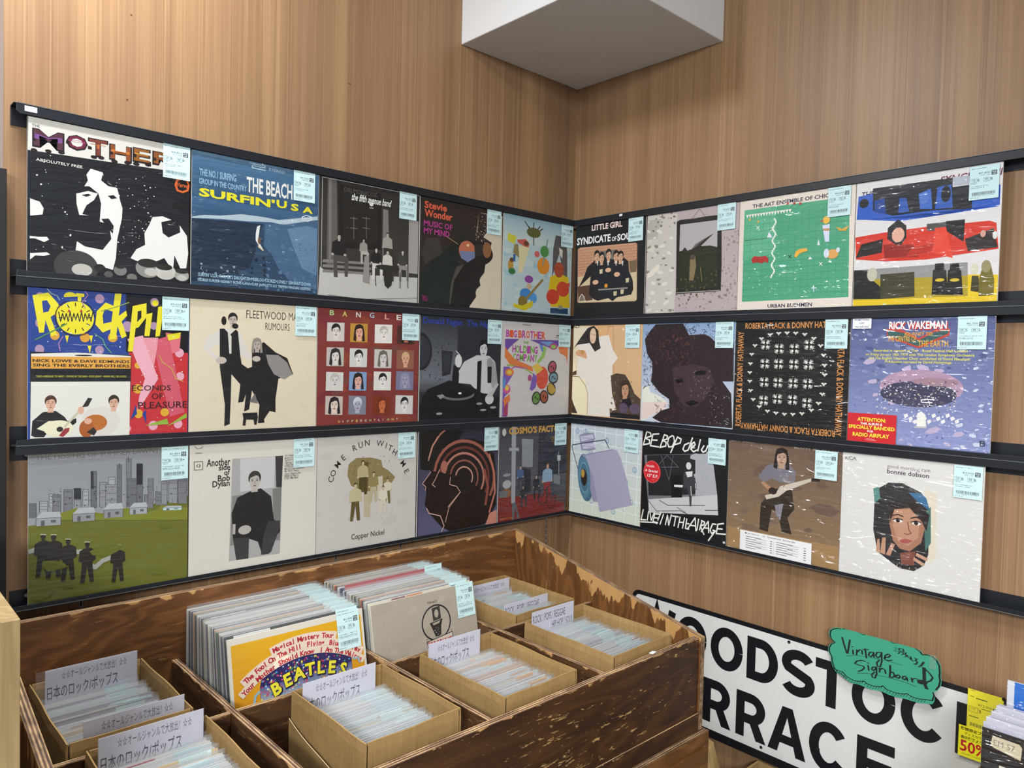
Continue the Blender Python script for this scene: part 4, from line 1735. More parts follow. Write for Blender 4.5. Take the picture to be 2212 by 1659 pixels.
('e','#2a2020',753,568,66,73,80),
('e','#6c8f9a',753,568,48,59,80),
('e','#2a2020',741,560,12,11,0),
('e','#2a2020',773,579,9,11,0),
('e','#2a2020',723,689,66,72,-40),
('e','#b8923a',723,689,48,59,-40),
('e','#2a2020',711,680,12,11,0),
('e','#2a2020',742,699,10,11,0),
('e','#2a2020',617,770,65,72,-15),
('e','#9a4a2c',617,770,48,58,-15),
('e','#2a2020',606,762,11,10,0),
('e','#2a2020',637,781,9,11,0),
('e','#2a2020',500,781,63,71,20),
('e','#5f8a3a',500,781,47,58,20),
('e','#2a2020',489,773,11,11,0),
('e','#2a2020',519,792,9,11,0),
('p','#b8923a',660,644,717,624,797,699,759,739)],
 ('R', 1, 0):[('r','#d6a877',0,0,1000,1000),
('p','#dccdb0',2,2,297,12,291,544,255,968,2,959),
('p','#cfa87e',528,15,602,2,989,2,998,957,626,971,580,80),
('l','#a9825c',6,515,24,596,16,621,497),
('l','#a9825c',5,506,106,540,6),
('p','#ded6ca',78,198,302,133,531,107,599,262,670,342,593,425,617,716,660,877,588,955,255,963,239,734,64,551,84,341),
('p','#e9dcb8',2,332,78,550,200,584,246,733,248,959,2,957,2,554),
('p','#54402e',2,506,62,484,64,532,2,544),
('l','#7a5a3c',6,2,553,105,554,203,641,246,733,241,950),
('p','#3c2c22',2,795,21,840,93,950,2,949),
('p','#29221f',142,104,219,29,310,7,377,59,394,170,420,244,334,282,252,189,186,198,65,208,2,256,77,170),
('e','#d8b89c',301,114,48,82,0),
('l','#3a2a24',5,274,91,290,97),
('l','#3a2a24',5,316,100,335,107),
('l','#a8604e',6,277,156,303,163),
('p','#cf9c74',34,294,94,260,189,274,224,339,205,358,56,322),
('e','#b88a4c',149,288,30,23,0),
('p','#4a3a2e',578,526,658,501,780,511,842,580,918,702,998,750,998,957,582,955,611,889,672,877,604,717),
('s','#71593f',30,560,560,900,960,10,30,61,0),
('p','#b98a6c',761,714,810,714,817,768,754,768),
('p','#3a2a20',717,637,734,581,786,561,837,581,854,646,866,768,830,775,822,680,749,680,741,778,705,761),
('e','#b98a6c',786,671,48,74,0),
('p','#3a2a20',732,649,737,601,786,571,834,601,839,649,827,622,798,612,761,625,741,635),
('e','#2a2220',762,659,9,5,0),
('l','#2a2220',4,750,646,774,644),
('e','#2a2220',809,659,9,5,0),
('l','#2a2220',4,797,646,821,644),
('l','#2a2220',3,786,663,790,688,782,690),
('e','#8a4a40',786,708,15,5,0),
('p','#17161a',753,764,849,750,899,836,732,846),
('e','#584a5c',769,853,60,53,0),
('e','#584a5c',923,852,70,53,0),
('p','#1b191c',580,905,998,917,998,957,582,960),
('t','#4a3020','ACT',-11,-3,99,28,0.06,0)],
 ('R', 1, 1):[('r','#a2b4c6',0,0,1000,1000),
('g','#8098b8','#c4c6ce',0,0,1000,960),
('p','#d8d6c8',10,627,88,615,111,675,214,704,317,767,289,820,17,969),
('p','#d9c3bc',15,785,317,758,280,837,21,951),
('p','#2a1f22',149,8,456,5,526,115,693,108,748,133,813,189,988,197,996,536,887,540,978,648,998,955,244,964,140,925,240,849,338,816,326,732,213,670,112,570,125,483,121,379,56,293,25,154,89,68),
('s','#2a1f22',150,20,10,330,640,12,44,161,2),
('s','#2a1f22',120,330,10,990,330,12,44,162,2),
('s','#2a1f22',60,150,640,420,980,10,36,163,2),
('s','#5a3a34',110,30,30,620,520,10,40,62,2),
('s','#1c1518',120,30,20,980,560,10,44,63,2),
('s','#76473a',50,200,120,520,380,8,34,64,2),
('s','#1f181c',50,20,20,400,620,12,40,65,2),
('p','#3d2d33',354,426,574,387,740,416,799,544,715,710,625,789,484,790,382,644),
('s','#5f4a4e',60,380,480,820,900,8,34,66,2),
('s','#8d94a8',26,560,440,800,700,6,24,67,2),
('s','#5a3a30',40,150,800,560,950,8,34,68,2),
('s','#a9adb4',24,760,640,980,980,8,30,69,2),
('p','#0f0c0e',595,469,650,443,723,449,706,482,615,493),
('p','#0f0c0e',388,543,464,523,485,564,408,576),
('p','#0f0c0e',502,756,586,726,661,746,569,785)],
 ('R', 1, 2):[('r','#1c1b1b',0,0,1000,1000),
('t','#d08a48','ROBERTA FLACK & DONNY HATHAWAY',90,14,985,66,0.03,0),
('v','#d08a48','ROBERTA FLACK & DONNY HATHAWAY',22,78,90,930,1),
('v','#d08a48','ROBERTA FLACK & DONNY HATHAWAY',905,960,120,940,-1),
('u','#d08a48','ROBERTA FLACK & DONNY HATHAWAY',75,905,898,952),
('h','#dcd8d0',301,221,19,45),
('h','#dcd8d0',268,221,19,135),
('h','#dcd8d0',268,188,19,225),
('h','#dcd8d0',301,188,19,315),
('h','#dcd8d0',301,386,19,45),
('h','#dcd8d0',268,386,19,135),
('h','#dcd8d0',268,353,19,225),
('h','#dcd8d0',301,353,19,315),
('h','#dcd8d0',301,546,19,45),
('h','#dcd8d0',268,546,19,135),
('h','#dcd8d0',268,513,19,225),
('h','#dcd8d0',301,513,19,315),
('h','#dcd8d0',301,706,19,45),
('h','#dcd8d0',268,706,19,135),
('h','#dcd8d0',268,673,19,225),
('h','#dcd8d0',301,673,19,315),
('h','#dcd8d0',426,256,19,45),
('h','#dcd8d0',393,256,19,135),
('h','#dcd8d0',393,223,19,225),
('h','#dcd8d0',426,223,19,315),
('h','#dcd8d0',426,386,19,45),
('h','#dcd8d0',393,386,19,135),
('h','#dcd8d0',393,353,19,225),
('h','#dcd8d0',426,353,19,315),
('h','#dcd8d0',426,546,19,45),
('h','#dcd8d0',393,546,19,135),
('h','#dcd8d0',393,513,19,225),
('h','#dcd8d0',426,513,19,315),
('h','#dcd8d0',426,686,19,45),
('h','#dcd8d0',393,686,19,135),
('h','#dcd8d0',393,653,19,225),
('h','#dcd8d0',426,653,19,315),
('h','#dcd8d0',561,256,19,45),
('h','#dcd8d0',528,256,19,135),
('h','#dcd8d0',528,223,19,225),
('h','#dcd8d0',561,223,19,315),
('h','#dcd8d0',561,386,19,45),
('h','#dcd8d0',528,386,19,135),
('h','#dcd8d0',528,353,19,225),
('h','#dcd8d0',561,353,19,315),
('h','#dcd8d0',561,546,19,45),
('h','#dcd8d0',528,546,19,135),
('h','#dcd8d0',528,513,19,225),
('h','#dcd8d0',561,513,19,315),
('h','#dcd8d0',561,686,19,45),
('h','#dcd8d0',528,686,19,135),
('h','#dcd8d0',528,653,19,225),
('h','#dcd8d0',561,653,19,315),
('h','#dcd8d0',686,221,19,45),
('h','#dcd8d0',653,221,19,135),
('h','#dcd8d0',653,188,19,225),
('h','#dcd8d0',686,188,19,315),
('h','#dcd8d0',686,386,19,45),
('h','#dcd8d0',653,386,19,135),
('h','#dcd8d0',653,353,19,225),
('h','#dcd8d0',686,353,19,315),
('h','#dcd8d0',686,546,19,45),
('h','#dcd8d0',653,546,19,135),
('h','#dcd8d0',653,513,19,225),
('h','#dcd8d0',686,513,19,315),
('h','#dcd8d0',686,706,19,45),
('h','#dcd8d0',653,706,19,135),
('h','#dcd8d0',653,673,19,225),
('h','#dcd8d0',686,673,19,315),
('p','#cfcac0',782,442,800,436,808,446,816,436,834,442,816,456,808,468,800,456),
('p','#cfcac0',778,519,796,513,804,523,812,513,830,519,812,533,804,545,796,533),
('p','#cfcac0',768,601,786,595,794,605,802,595,820,601,802,615,794,627,786,615),
('p','#cfcac0',740,678,758,672,766,682,774,672,792,678,774,692,766,704,758,692),
('p','#cfcac0',682,738,700,732,708,742,716,732,734,738,716,752,708,764,700,752),
('p','#cfcac0',604,772,622,766,630,776,638,766,656,772,638,786,630,798,622,786),
('p','#cfcac0',526,783,544,777,552,787,560,777,578,783,560,797,552,809,544,797),
('p','#cfcac0',452,787,470,781,478,791,486,781,504,787,486,801,478,813,470,801),
('p','#cfcac0',377,783,395,777,403,787,411,777,429,783,411,797,403,809,395,797),
('p','#cfcac0',299,772,317,766,325,776,333,766,351,772,333,786,325,798,317,786),
('p','#cfcac0',221,738,239,732,247,742,255,732,273,738,255,752,247,764,239,752),
('p','#cfcac0',163,678,181,672,189,682,197,672,215,678,197,692,189,704,181,692),
('p','#cfcac0',135,601,153,595,161,605,169,595,187,601,169,615,161,627,153,615),
('p','#cfcac0',125,519,143,513,151,523,159,513,177,519,159,533,151,545,143,533),
('p','#cfcac0',122,442,140,436,148,446,156,436,174,442,156,456,148,468,140,456),
('p','#cfcac0',125,364,143,358,151,368,159,358,177,364,159,378,151,390,143,378),
('p','#cfcac0',135,282,153,276,161,286,169,276,187,282,169,296,161,308,153,296),
('p','#cfcac0',163,205,181,199,189,209,197,199,215,205,197,219,189,231,181,219),
('p','#cfcac0',221,145,239,139,247,149,255,139,273,145,255,159,247,171,239,159),
('p','#cfcac0',299,111,317,105,325,115,333,105,351,111,333,125,325,137,317,125),
('p','#cfcac0',377,100,395,94,403,104,411,94,429,100,411,114,403,126,395,114),
('p','#cfcac0',451,97,469,91,477,101,485,91,503,97,485,111,477,123,469,111),
('p','#cfcac0',526,100,544,94,552,104,560,94,578,100,560,114,552,126,544,114),
('p','#cfcac0',604,111,622,105,630,115,638,105,656,111,638,125,630,137,622,125),
('p','#cfcac0',682,145,700,139,708,149,716,139,734,145,716,159,708,171,700,159),
('p','#cfcac0',740,205,758,199,766,209,774,199,792,205,774,219,766,231,758,219),
('p','#cfcac0',768,282,786,276,794,286,802,276,820,282,802,296,794,308,786,296),
('p','#cfcac0',778,364,796,358,804,368,812,358,830,364,812,378,804,390,796,378)],
 ('R', 1, 3):[('r','#6d76a6',0,0,1000,1000),
('g','#4d5580','#8890bb',0,0,1000,960),
('s','#4c567f',70,0,0,1000,420,10,40,71,1),
('s','#7d86ad',110,0,100,1000,980,8,34,72,1),
('s','#b5a6c0',50,150,330,800,960,15,60,73,1),
('s','#4a5590',90,0,500,1000,980,6,30,74,2),
('s','#c6c9da',50,800,100,1000,980,8,36,75,1),
('e','#a889a0',526,521,292,132,0),
('e','#3b3a52',509,573,267,97,0),
('e','#9a7a86',628,477,162,30,0),
('s','#d9d4d6',150,210,480,770,740,3,11,76,0),
('s','#5a5870',90,220,470,780,700,4,14,77,0),
('s','#c8b49a',40,220,480,780,700,3,9,78,0),
('p','#e0dcda',419,733,444,721,453,743,428,759),
('p','#e0dcda',453,753,478,741,486,763,462,779),
('p','#e0dcda',487,773,511,761,519,783,495,799),
('p','#e0dcda',517,726,542,714,550,736,526,752),
('p','#e0dcda',550,746,574,734,583,756,559,772),
('p','#e0dcda',583,766,607,754,615,776,592,792),
('p','#e0dcda',613,719,637,708,645,729,621,745),
('p','#e0dcda',645,739,669,727,677,749,654,765),
('p','#e0dcda',677,759,701,747,709,768,686,784),
('p','#e0dcda',706,713,730,701,738,722,715,738),
('p','#e0dcda',738,732,761,721,769,742,746,758),
('p','#e0dcda',769,752,792,740,800,761,777,777),
('p','#e2e0d8',515,716,543,699,572,722,580,808,514,818),
('p','#b8b4b0',495,815,585,807,581,823,500,825),
('t','#c03a34','RICK WAKEMAN',295,35,698,95,0.09,0),
('t','#eceae6','RICK WAKEMAN',288,26,691,87,0.06,0),
('p','#b8402f',270,80,395,98,503,155,608,95,713,82,710,136,506,231,277,143),
('p','#3a5a58',280,91,395,113,503,171,604,111,704,94,703,121,505,216,282,135),
('t','#d8a23c','JOURNEY TO',400,109,595,144,0.04,0),
('t','#d8a23c','THE CENTRE OF',279,138,488,180,0.03,0),
('t','#d8a23c','THE EARTH',500,172,705,218,0.03,0),
('t','#d8cf62','Recorded in concert at The    Royal Festival Hall London',181,238,835,264,0.05,0),
('t','#d8cf62','on Friday January 18th 1974 with The London Symphony Orchestra',119,268,878,294,0.05,0),
('t','#d8cf62','and The English Chamber Choir conducted by David Measham',145,296,851,323,0.05,0),
('t','#d8cf62','Production narrated by David Hemmings',269,323,732,348,0.05,0),
('l','#23263a',6,937,885,962,883,965,916,940,919,937,885),
('t','#23263a','A&M',941,893,961,905,0.08,0)],
 ('L', 2, 0):[('r','#6a6e22',0,0,1000,1000),
('g','#8a8c90','#97999b',0,0,1000,470),
('r','#6f6b64',0,0,1000,40),
('t','#585550','THE HISSING OF SUMMER LAWNS JONI',40,22,905,62,-0.012,0),
('p','#6a6c26',0,500,90,470,200,455,330,450,450,440,600,425,720,420,850,405,1000,380,1000,1000,0,1000),
('p','#6b6d70',7,327,45,331,46,426,7,421),
('l','#43454a',3,7,421,7,327,45,331,46,426),
('l','#55575b',3,11,342,41,345),
('l','#55575b',3,11,365,41,369),
('l','#55575b',3,12,389,41,392),
('p','#a2a4a6',63,319,109,324,109,401,64,395),
('l','#43454a',3,64,395,63,319,109,324,109,401),
('l','#55575b',3,68,334,104,338),
('l','#55575b',3,68,353,104,357),
('l','#55575b',3,68,372,104,376),
('p','#a2a4a6',117,277,150,281,150,367,117,363),
('l','#43454a',3,117,363,117,277,150,281,150,367),
('l','#55575b',3,122,292,145,295),
('l','#55575b',3,122,314,145,316),
('l','#55575b',3,122,335,145,338),
('p','#77797c',138,284,184,289,184,405,138,399),
('l','#43454a',3,138,399,138,284,184,289,184,405),
('l','#55575b',3,143,299,179,303),
('l','#55575b',3,143,328,179,332),
('l','#55575b',3,143,357,179,361),
('p','#77797c',201,257,252,262,252,418,201,412),
('l','#43454a',3,201,412,201,257,252,262,252,418),
('l','#55575b',3,206,272,247,276),
('l','#55575b',3,206,311,247,315),
('l','#55575b',3,206,350,247,354),
('p','#8d8f92',260,254,302,258,303,385,261,380),
('l','#43454a',3,261,380,260,254,302,258,303,385),
('l','#55575b',3,266,269,297,272),
('l','#55575b',3,266,300,297,304),
('l','#55575b',3,266,332,297,335),
('p','#a2a4a6',313,269,348,272,348,380,313,376),
('l','#43454a',3,313,376,313,269,348,272,348,380),
('l','#55575b',3,318,284,343,286),
('l','#55575b',3,318,311,343,313),
('l','#55575b',3,318,338,343,340),
('p','#6b6d70',361,150,396,153,397,401,362,397),
('l','#43454a',3,362,397,361,150,396,153,397,401),
('l','#55575b',3,366,166,391,168),
('l','#55575b',3,366,227,391,229),
('l','#55575b',3,367,289,391,291),
('p','#8d8f92',414,229,460,233,461,403,415,398),
('l','#43454a',3,415,398,414,229,460,233,461,403),
('l','#55575b',3,420,245,454,248),
('l','#55575b',3,420,287,455,290),
('l','#55575b',3,420,329,455,333),
('p','#a2a4a6',469,199,510,203,511,404,470,399),
('l','#43454a',3,470,399,469,199,510,203,511,404),
('l','#55575b',3,474,215,505,218),
('l','#55575b',3,475,265,505,268),
('l','#55575b',3,475,315,505,318),
('p','#8d8f92',451,248,524,255,525,436,452,427),
('l','#43454a',3,452,427,451,248,524,255,525,436),
('l','#55575b',3,456,263,519,269),
('l','#55575b',3,457,308,519,314),
('l','#55575b',3,457,353,519,360),
('p','#6b6d70',523,119,551,121,553,414,525,411),
('l','#43454a',3,525,411,523,119,551,121,553,414),
('l','#55575b',3,529,134,546,136),
('l','#55575b',3,529,207,546,209),
('l','#55575b',3,530,280,547,282),
('p','#77797c',581,83,613,85,615,421,583,418),
('l','#43454a',3,583,418,581,83,613,85,615,421),
('l','#55575b',3,587,98,607,100),
('l','#55575b',3,587,182,608,184),
('l','#55575b',3,588,266,609,268),
('p','#6b6d70',589,220,656,226,657,421,591,413),
('l','#43454a',3,591,413,589,220,656,226,657,421),
('l','#55575b',3,595,236,650,241),
('l','#55575b',3,595,284,651,290),
('l','#55575b',3,596,333,651,338),
('p','#6b6d70',648,121,687,124,689,412,650,408),
('l','#43454a',3,650,408,648,121,687,124,689,412),
('l','#55575b',3,654,137,681,139),
('l','#55575b',3,655,209,682,211),
('l','#55575b',3,655,280,682,283),
('p','#77797c',700,343,759,350,760,443,701,436),
('l','#43454a',3,701,436,700,343,759,350,760,443),
('l','#55575b',3,706,360,753,365),
('l','#55575b',3,706,383,753,388),
('l','#55575b',3,706,406,753,411),
('p','#77797c',724,232,759,235,760,402,725,398),
('l','#43454a',3,725,398,724,232,759,235,760,402),
('l','#55575b',3,730,248,753,250),
('l','#55575b',3,730,290,753,292),
('l','#55575b',3,730,331,754,334),
('p','#77797c',773,330,853,339,854,433,774,424),
('l','#43454a',3,774,424,773,330,853,339,854,433),
('l','#55575b',3,779,347,847,354),
('l','#55575b',3,780,370,848,377),
('l','#55575b',3,780,394,848,401),
('p','#8d8f92',813,261,853,265,854,423,814,418),
('l','#43454a',3,814,418,813,261,853,265,854,423),
('l','#55575b',3,819,277,847,280),
('l','#55575b',3,819,317,847,320),
('l','#55575b',3,819,356,847,359),
('p','#8d8f92',863,261,924,266,925,426,864,419),
('l','#43454a',3,864,419,863,261,924,266,925,426),
('l','#55575b',3,869,277,918,282),
('l','#55575b',3,869,316,918,321),
('l','#55575b',3,870,356,919,361),
('p','#77797c',929,251,991,256,993,438,931,431),
('l','#43454a',3,931,431,929,251,991,256,993,438),
('l','#55575b',3,935,267,985,272),
('l','#55575b',3,936,312,985,317),
('l','#55575b',3,936,358,986,363),
('p','#26282b',648,121,686,124,685,270,650,267),
('p','#2f3134',260,254,301,258,300,331,262,327),
('p','#33353a',361,150,375,148,379,270,363,269),
('l','#43454a',4,594,68,596,109),
('l','#43454a',4,538,110,538,145),
('s','#3f4145',90,120,250,1000,420,3,8,81,0),
('p','#7c8028',171,413,274,386,434,445,581,422,716,469,794,458,814,429,998,471,998,557,189,454),
('p','#9b9d9f',43,428,184,437,184,487,43,478),
('p','#b3b5b6',40,428,78,392,177,399,188,440),
('l','#4a4c50',3,43,478,43,428,184,438,184,487),
('p','#595b5f',71,445,92,446,92,480,71,479),
('p','#595b5f',127,448,156,450,156,467,127,465),
('p','#8f9193',254,426,386,433,386,484,254,477),
('p','#b3b5b6',251,425,287,388,379,394,390,436),
('l','#4a4c50',3,254,477,254,426,386,433,386,484),
('p','#595b5f',280,443,300,443,300,478,280,477),
('p','#595b5f',333,445,359,446,359,464,333,463),
('p','#8d8f91',441,421,561,425,561,481,441,476),
('p','#b3b5b6',437,421,470,379,554,384,564,429),
('l','#4a4c50',3,441,476,441,421,561,426,561,481),
('p','#595b5f',465,439,482,439,483,476,465,476),
('p','#595b5f',512,440,536,440,537,460,512,459),
('p','#a3a5a7',604,426,719,431,720,477,604,471),
('p','#b3b5b6',600,426,632,393,713,398,723,434),
('l','#4a4c50',3,604,471,604,426,719,432,720,477),
('p','#595b5f',627,441,644,441,644,472,627,471),
('p','#595b5f',673,442,696,443,696,459,673,458),
('p','#b9d3d2',824,449,957,462,957,479,824,467),
('p','#b3b5b6',820,449,857,439,950,448,961,463),
('l','#4a4c50',3,824,467,824,449,957,462,957,479),
('p','#595b5f',850,457,870,459,870,470,850,469),
('p','#595b5f',903,462,930,464,930,470,903,468),
('l','#a2a498',30,7,636,72,621,122,627,172,642,232,675,310,683,337,729,355,781,391,802,435,765,490,749),
('p','#2b2622',53,664,114,664,125,810,100,810,84,700,67,810,42,810),
('p','#2b2622',64,578,103,578,130,595,136,661,117,672,50,672,31,661,37,595),
('p','#2b2622',78,571,89,571,91,584,76,584),
('e','#211d1a',84,552,14,16,0),
('e','#2b2622',84,561,11,18,0),
('p','#211d1a',70,556,72,544,84,536,95,544,97,556,94,549,86,546,78,550,73,552),
('l','#b9b49c',6,70,534,99,540),
('p','#2b2622',111,677,174,677,185,828,160,828,143,714,125,828,100,828),
('p','#2b2622',123,588,162,588,191,606,197,674,177,685,108,685,88,674,94,606),
('p','#2b2622',136,581,149,581,151,595,134,595),
('e','#211d1a',143,562,15,17,0),
('e','#2b2622',143,571,12,18,0),
('p','#211d1a',129,565,130,553,143,545,155,553,156,565,153,558,146,556,136,559,131,562),
('l','#b9b49c',6,128,543,158,549),
('p','#2b2622',196,714,257,714,268,860,243,860,227,750,210,860,185,860),
('p','#2b2622',207,628,246,628,273,645,279,711,260,722,193,722,174,711,180,645),
('p','#2b2622',221,621,232,621,234,634,219,634),
('e','#211d1a',227,602,14,16,0),
('e','#2b2622',227,611,11,18,0),
('p','#211d1a',213,606,215,594,227,586,238,594,240,606,237,599,229,596,221,600,216,602),
('l','#b9b49c',6,212,584,243,590),
('p','#2b2622',310,750,371,750,382,896,357,896,341,786,324,896,299,896),
('p','#2b2622',321,664,360,664,387,681,393,747,374,758,307,758,288,747,294,681),
('p','#2b2622',335,657,346,657,348,670,333,670),
('e','#211d1a',341,638,14,16,0),
('e','#2b2622',341,647,11,18,0),
('p','#211d1a',327,642,329,630,341,622,352,630,354,642,351,635,343,632,335,636,330,638),
('l','#b9b49c',6,325,620,357,626),
('p','#2b2622',502,789,559,789,569,925,546,925,531,823,515,925,492,925),
('p','#2b2622',513,709,548,709,574,725,579,787,561,797,500,797,482,787,487,725),
('p','#2b2622',525,703,536,703,538,715,523,715),
('e','#211d1a',531,685,13,15,0),
('e','#2b2622',531,693,11,16,0),
('p','#211d1a',518,688,519,678,531,671,542,678,543,688,540,682,533,680,525,683,521,685),
('l','#b9b49c',6,515,668,548,675),
('s','#666a22',16,0,520,1000,980,40,140,82,1)],
 ('L', 2, 1):[('r','#d8d2c6',0,0,1000,1000),
('t','#1d1d20','Another',120,126,295,183,0.05,0),
('t','#1d1d20','side',209,173,295,219,0.05,0),
('t','#1d1d20','of',249,215,294,256,0.05,0),
('t','#1d1d20','Bob',203,253,294,301,0.05,0),
('t','#1d1d20','Dylan',164,293,292,354,0.05,0),
('p','#a9a7a4',309,137,711,140,695,919,292,915),
('p','#c6c4c1',370,141,648,142,640,387,373,394),
('p','#3c3a39',648,140,711,140,703,393,658,389),
('p','#85837f',312,421,385,417,378,788,300,799),
('p','#7c7a76',628,397,700,393,696,814,646,806),
('p','#242322',308,554,351,436,441,401,533,382,617,454,643,643,692,672,695,743,634,804,611,905,552,907,515,798,446,765,436,917,351,914,321,746),
('p','#3a3938',321,746,446,753,442,918,348,913),
('p','#3b3a39',596,648,694,655,681,741,623,896,540,905,562,747),
('e','#b5afa8',411,691,50,35,0),
('p','#b5afa8',318,634,340,637,338,715,319,712),
('p','#b9b2aa',463,362,504,362,510,406,457,406),
('e','#3a3734',484,297,50,56,0),
('e','#b9b2aa',484,327,40,61,0),
('p','#3a3734',439,308,443,269,484,244,524,269,528,308,518,286,494,278,463,289,447,297),
('e','#2a2220',464,317,7,4,0),
('l','#2a2220',3,454,306,474,304),
('e','#2a2220',503,317,7,4,0),
('l','#2a2220',3,493,306,513,304),
('l','#2a2220',2,484,320,488,341,480,342),
('e','#6a625c',484,357,13,4,0),
('l','#6b655c',5,31,138,91,139,92,200,32,199,31,138),
('e','#6b655c',62,169,15,12,0),
('e','#d8d2c6',62,169,7,10,0),
('l','#8a8478',6,41,76,84,77),
('l','#6b655c',4,35,25,51,45,82,41,92,27),
('t','#6d675f','All I Really Want To Do',726,134,900,152,0.02,0),
('t','#6d675f','Black Crow Blues',725,152,862,169,0.02,0),
('t','#6d675f','Spanish Harlem Incident',725,169,913,189,0.02,0),
('t','#6d675f','Chimes Of Freedom',725,187,882,206,0.02,0),
('t','#6d675f','I Shall Be Free No. 10',725,205,901,225,0.02,0),
('t','#6d675f','To Ramona',725,223,803,240,0.02,0),
('t','#6d675f','Motorpsycho Nitemare',725,241,889,261,0.02,0),
('t','#6d675f','My Back Pages',725,259,842,277,0.02,0),
('t','#6d675f',"I Don't Believe You",725,277,859,296,0.02,0),
('t','#6d675f','Ballad In Plain D',725,294,842,314,0.02,0),
('t','#6d675f',"It Ain't Me Babe",724,312,840,332,0.02,0)],
 ('L', 2, 2):[('r','#c9c3bc',0,0,1000,1000),
('s','#c4beb6',24,0,0,1000,1000,30,100,91,1),
('c','#3a332e','C',128,371,52,-75,0.02),
('c','#3a332e','O',148,319,52,-62,0.02),
('c','#3a332e','M',189,250,52,-48,0.02),
('c','#3a332e','E',243,194,52,-38,0.02),
('c','#3a332e','R',351,119,52,-18,0.02),
('c','#3a332e','U',410,98,52,-10,0.02),
('c','#3a332e','N',475,83,52,-3,0.02),
('c','#3a332e','W',608,95,52,8,0.02),
('c','#3a332e','I',671,117,52,14,0.02),
('c','#3a332e','T',714,142,52,22,0.02),
('c','#3a332e','H',763,183,52,30,0.02),
('c','#3a332e','M',856,291,52,52,0.02),
('c','#3a332e','E',895,364,52,64,0.02),
('p','#8a7a4e',295,256,367,208,518,214,622,243,636,305,703,344,771,406,706,489,576,520,423,494,323,441,285,352),
('s','#62552c',60,290,200,720,520,8,26,92,2),
('s','#b3a680',40,260,200,760,560,8,24,93,2),
('p','#5c4f28',418,244,493,250,486,511,423,505),
('p','#c8bfa8',586,389,638,383,642,572,583,565),
('p','#b9ae90',448,507,518,509,516,734,453,726),
('p','#4c4222',403,370,469,370,481,529,454,529,436,409,418,529,391,529),
('p','#b3a67a',415,277,457,277,487,295,493,367,472,379,400,379,379,367,385,295),
('e','#c4b48e',388,376,12,9,0),
('e','#c4b48e',484,373,12,9,0),
('p','#c4b48e',429,269,442,269,444,283,427,283),
('e','#3c3318',436,248,16,18,0),
('e','#c4b48e',436,258,12,19,0),
('p','#3c3318',421,252,423,239,436,231,448,239,450,252,447,245,439,242,429,246,424,248),
('p','#b8ac8c',516,463,575,463,586,606,562,606,546,498,529,606,505,606),
('p','#8f8252',527,379,564,379,591,396,597,460,578,471,513,471,494,460,500,396),
('e','#c4b48e',502,468,10,8,0),
('e','#c4b48e',589,466,10,8,0),
('p','#c4b48e',540,373,551,373,553,386,538,386),
('e','#3c3318',546,354,14,16,0),
('e','#c4b48e',546,362,11,17,0),
('p','#3c3318',533,357,534,346,546,339,557,346,558,357,555,351,548,348,540,351,535,354),
('p','#6a5e36',665,513,716,513,725,635,704,635,691,543,677,635,656,635),
('p','#d4cbb4',674,442,707,442,730,456,734,511,718,520,663,520,647,511,651,456),
('e','#c4b48e',654,518,9,6,0),
('e','#c4b48e',727,515,9,6,0),
('p','#c4b48e',686,436,695,436,697,447,684,447),
('e','#3c3318',691,420,12,13,0),
('e','#c4b48e',691,427,9,15,0),
('p','#3c3318',680,423,681,413,691,407,700,413,701,423,699,417,693,415,686,418,682,420),
('p','#5c4f28',329,571,402,571,415,746,385,746,366,614,346,746,316,746),
('p','#c0b48c',342,469,389,469,422,489,428,568,405,581,326,581,303,568,309,489),
('e','#c4b48e',313,578,13,9,0),
('e','#c4b48e',418,574,13,9,0),
('p','#c4b48e',358,460,373,460,375,476,356,476),
('e','#3c3318',366,438,17,19,0),
('e','#c4b48e',366,448,14,21,0),
('p','#3c3318',350,442,351,428,366,419,380,428,381,442,378,434,369,431,358,435,353,438),
('p','#d2c8b2',618,584,673,584,683,717,661,717,646,617,631,717,608,717),
('p','#d8d0bc',628,507,663,507,688,522,693,582,676,592,616,592,598,582,603,522),
('e','#c4b48e',606,589,10,7,0),
('e','#c4b48e',686,587,10,7,0),
('p','#c4b48e',640,500,651,500,653,512,638,512),
('e','#3c3318',646,483,13,15,0),
('e','#c4b48e',646,491,10,16,0),
('p','#3c3318',634,486,635,476,646,469,656,476,657,486,655,480,648,478,640,481,636,483),
('s','#a89d7e',30,300,560,760,760,8,24,94,2),
('t','#4a423c','Copper Nickel',330,858,665,920,0.015,0)],
 ('L', 2, 3):[('r','#3a3a4e',0,0,1000,1000),
('g','#26262f','#5a5a78',0,0,1000,1000),
('p','#14110f',10,9,545,27,246,379,99,378,26,361),
('p','#1d1311',156,325,241,190,422,117,627,104,808,151,946,285,989,540,988,793,898,908,833,975,384,977,291,928,138,779,85,691,104,577,51,490,144,417),
('l','#9a5a4a',30,196,386,216,317,251,255,301,203,364,163,436,137,515,127,597,133,679,156,755,194,824,247,880,312,921,385,944,463,949,543,934,619,901,687),
('l','#6a342c',26,259,402,276,345,305,294,346,251,398,219,457,198,522,190,590,195,657,214,719,246,775,289,821,342,854,402,873,466,876,530,864,592,837,648),
('l','#b97a68',22,316,416,329,370,353,329,387,295,429,268,477,252,529,245,583,250,637,266,687,292,732,327,768,369,795,417,810,468,812,520,803,569,781,614),
('l','#8f5648',18,388,434,397,402,414,373,438,349,467,331,501,319,538,315,576,319,613,330,648,348,678,373,704,402,722,435,732,471,734,506,727,541,713,572),
('l','#c99484',14,454,451,459,431,470,413,484,399,502,388,523,381,545,378,568,381,591,388,612,399,631,414,646,432,657,452,663,473,664,495,660,515,651,534),
('l','#b9725e',22,879,280,952,474,967,664,896,858),
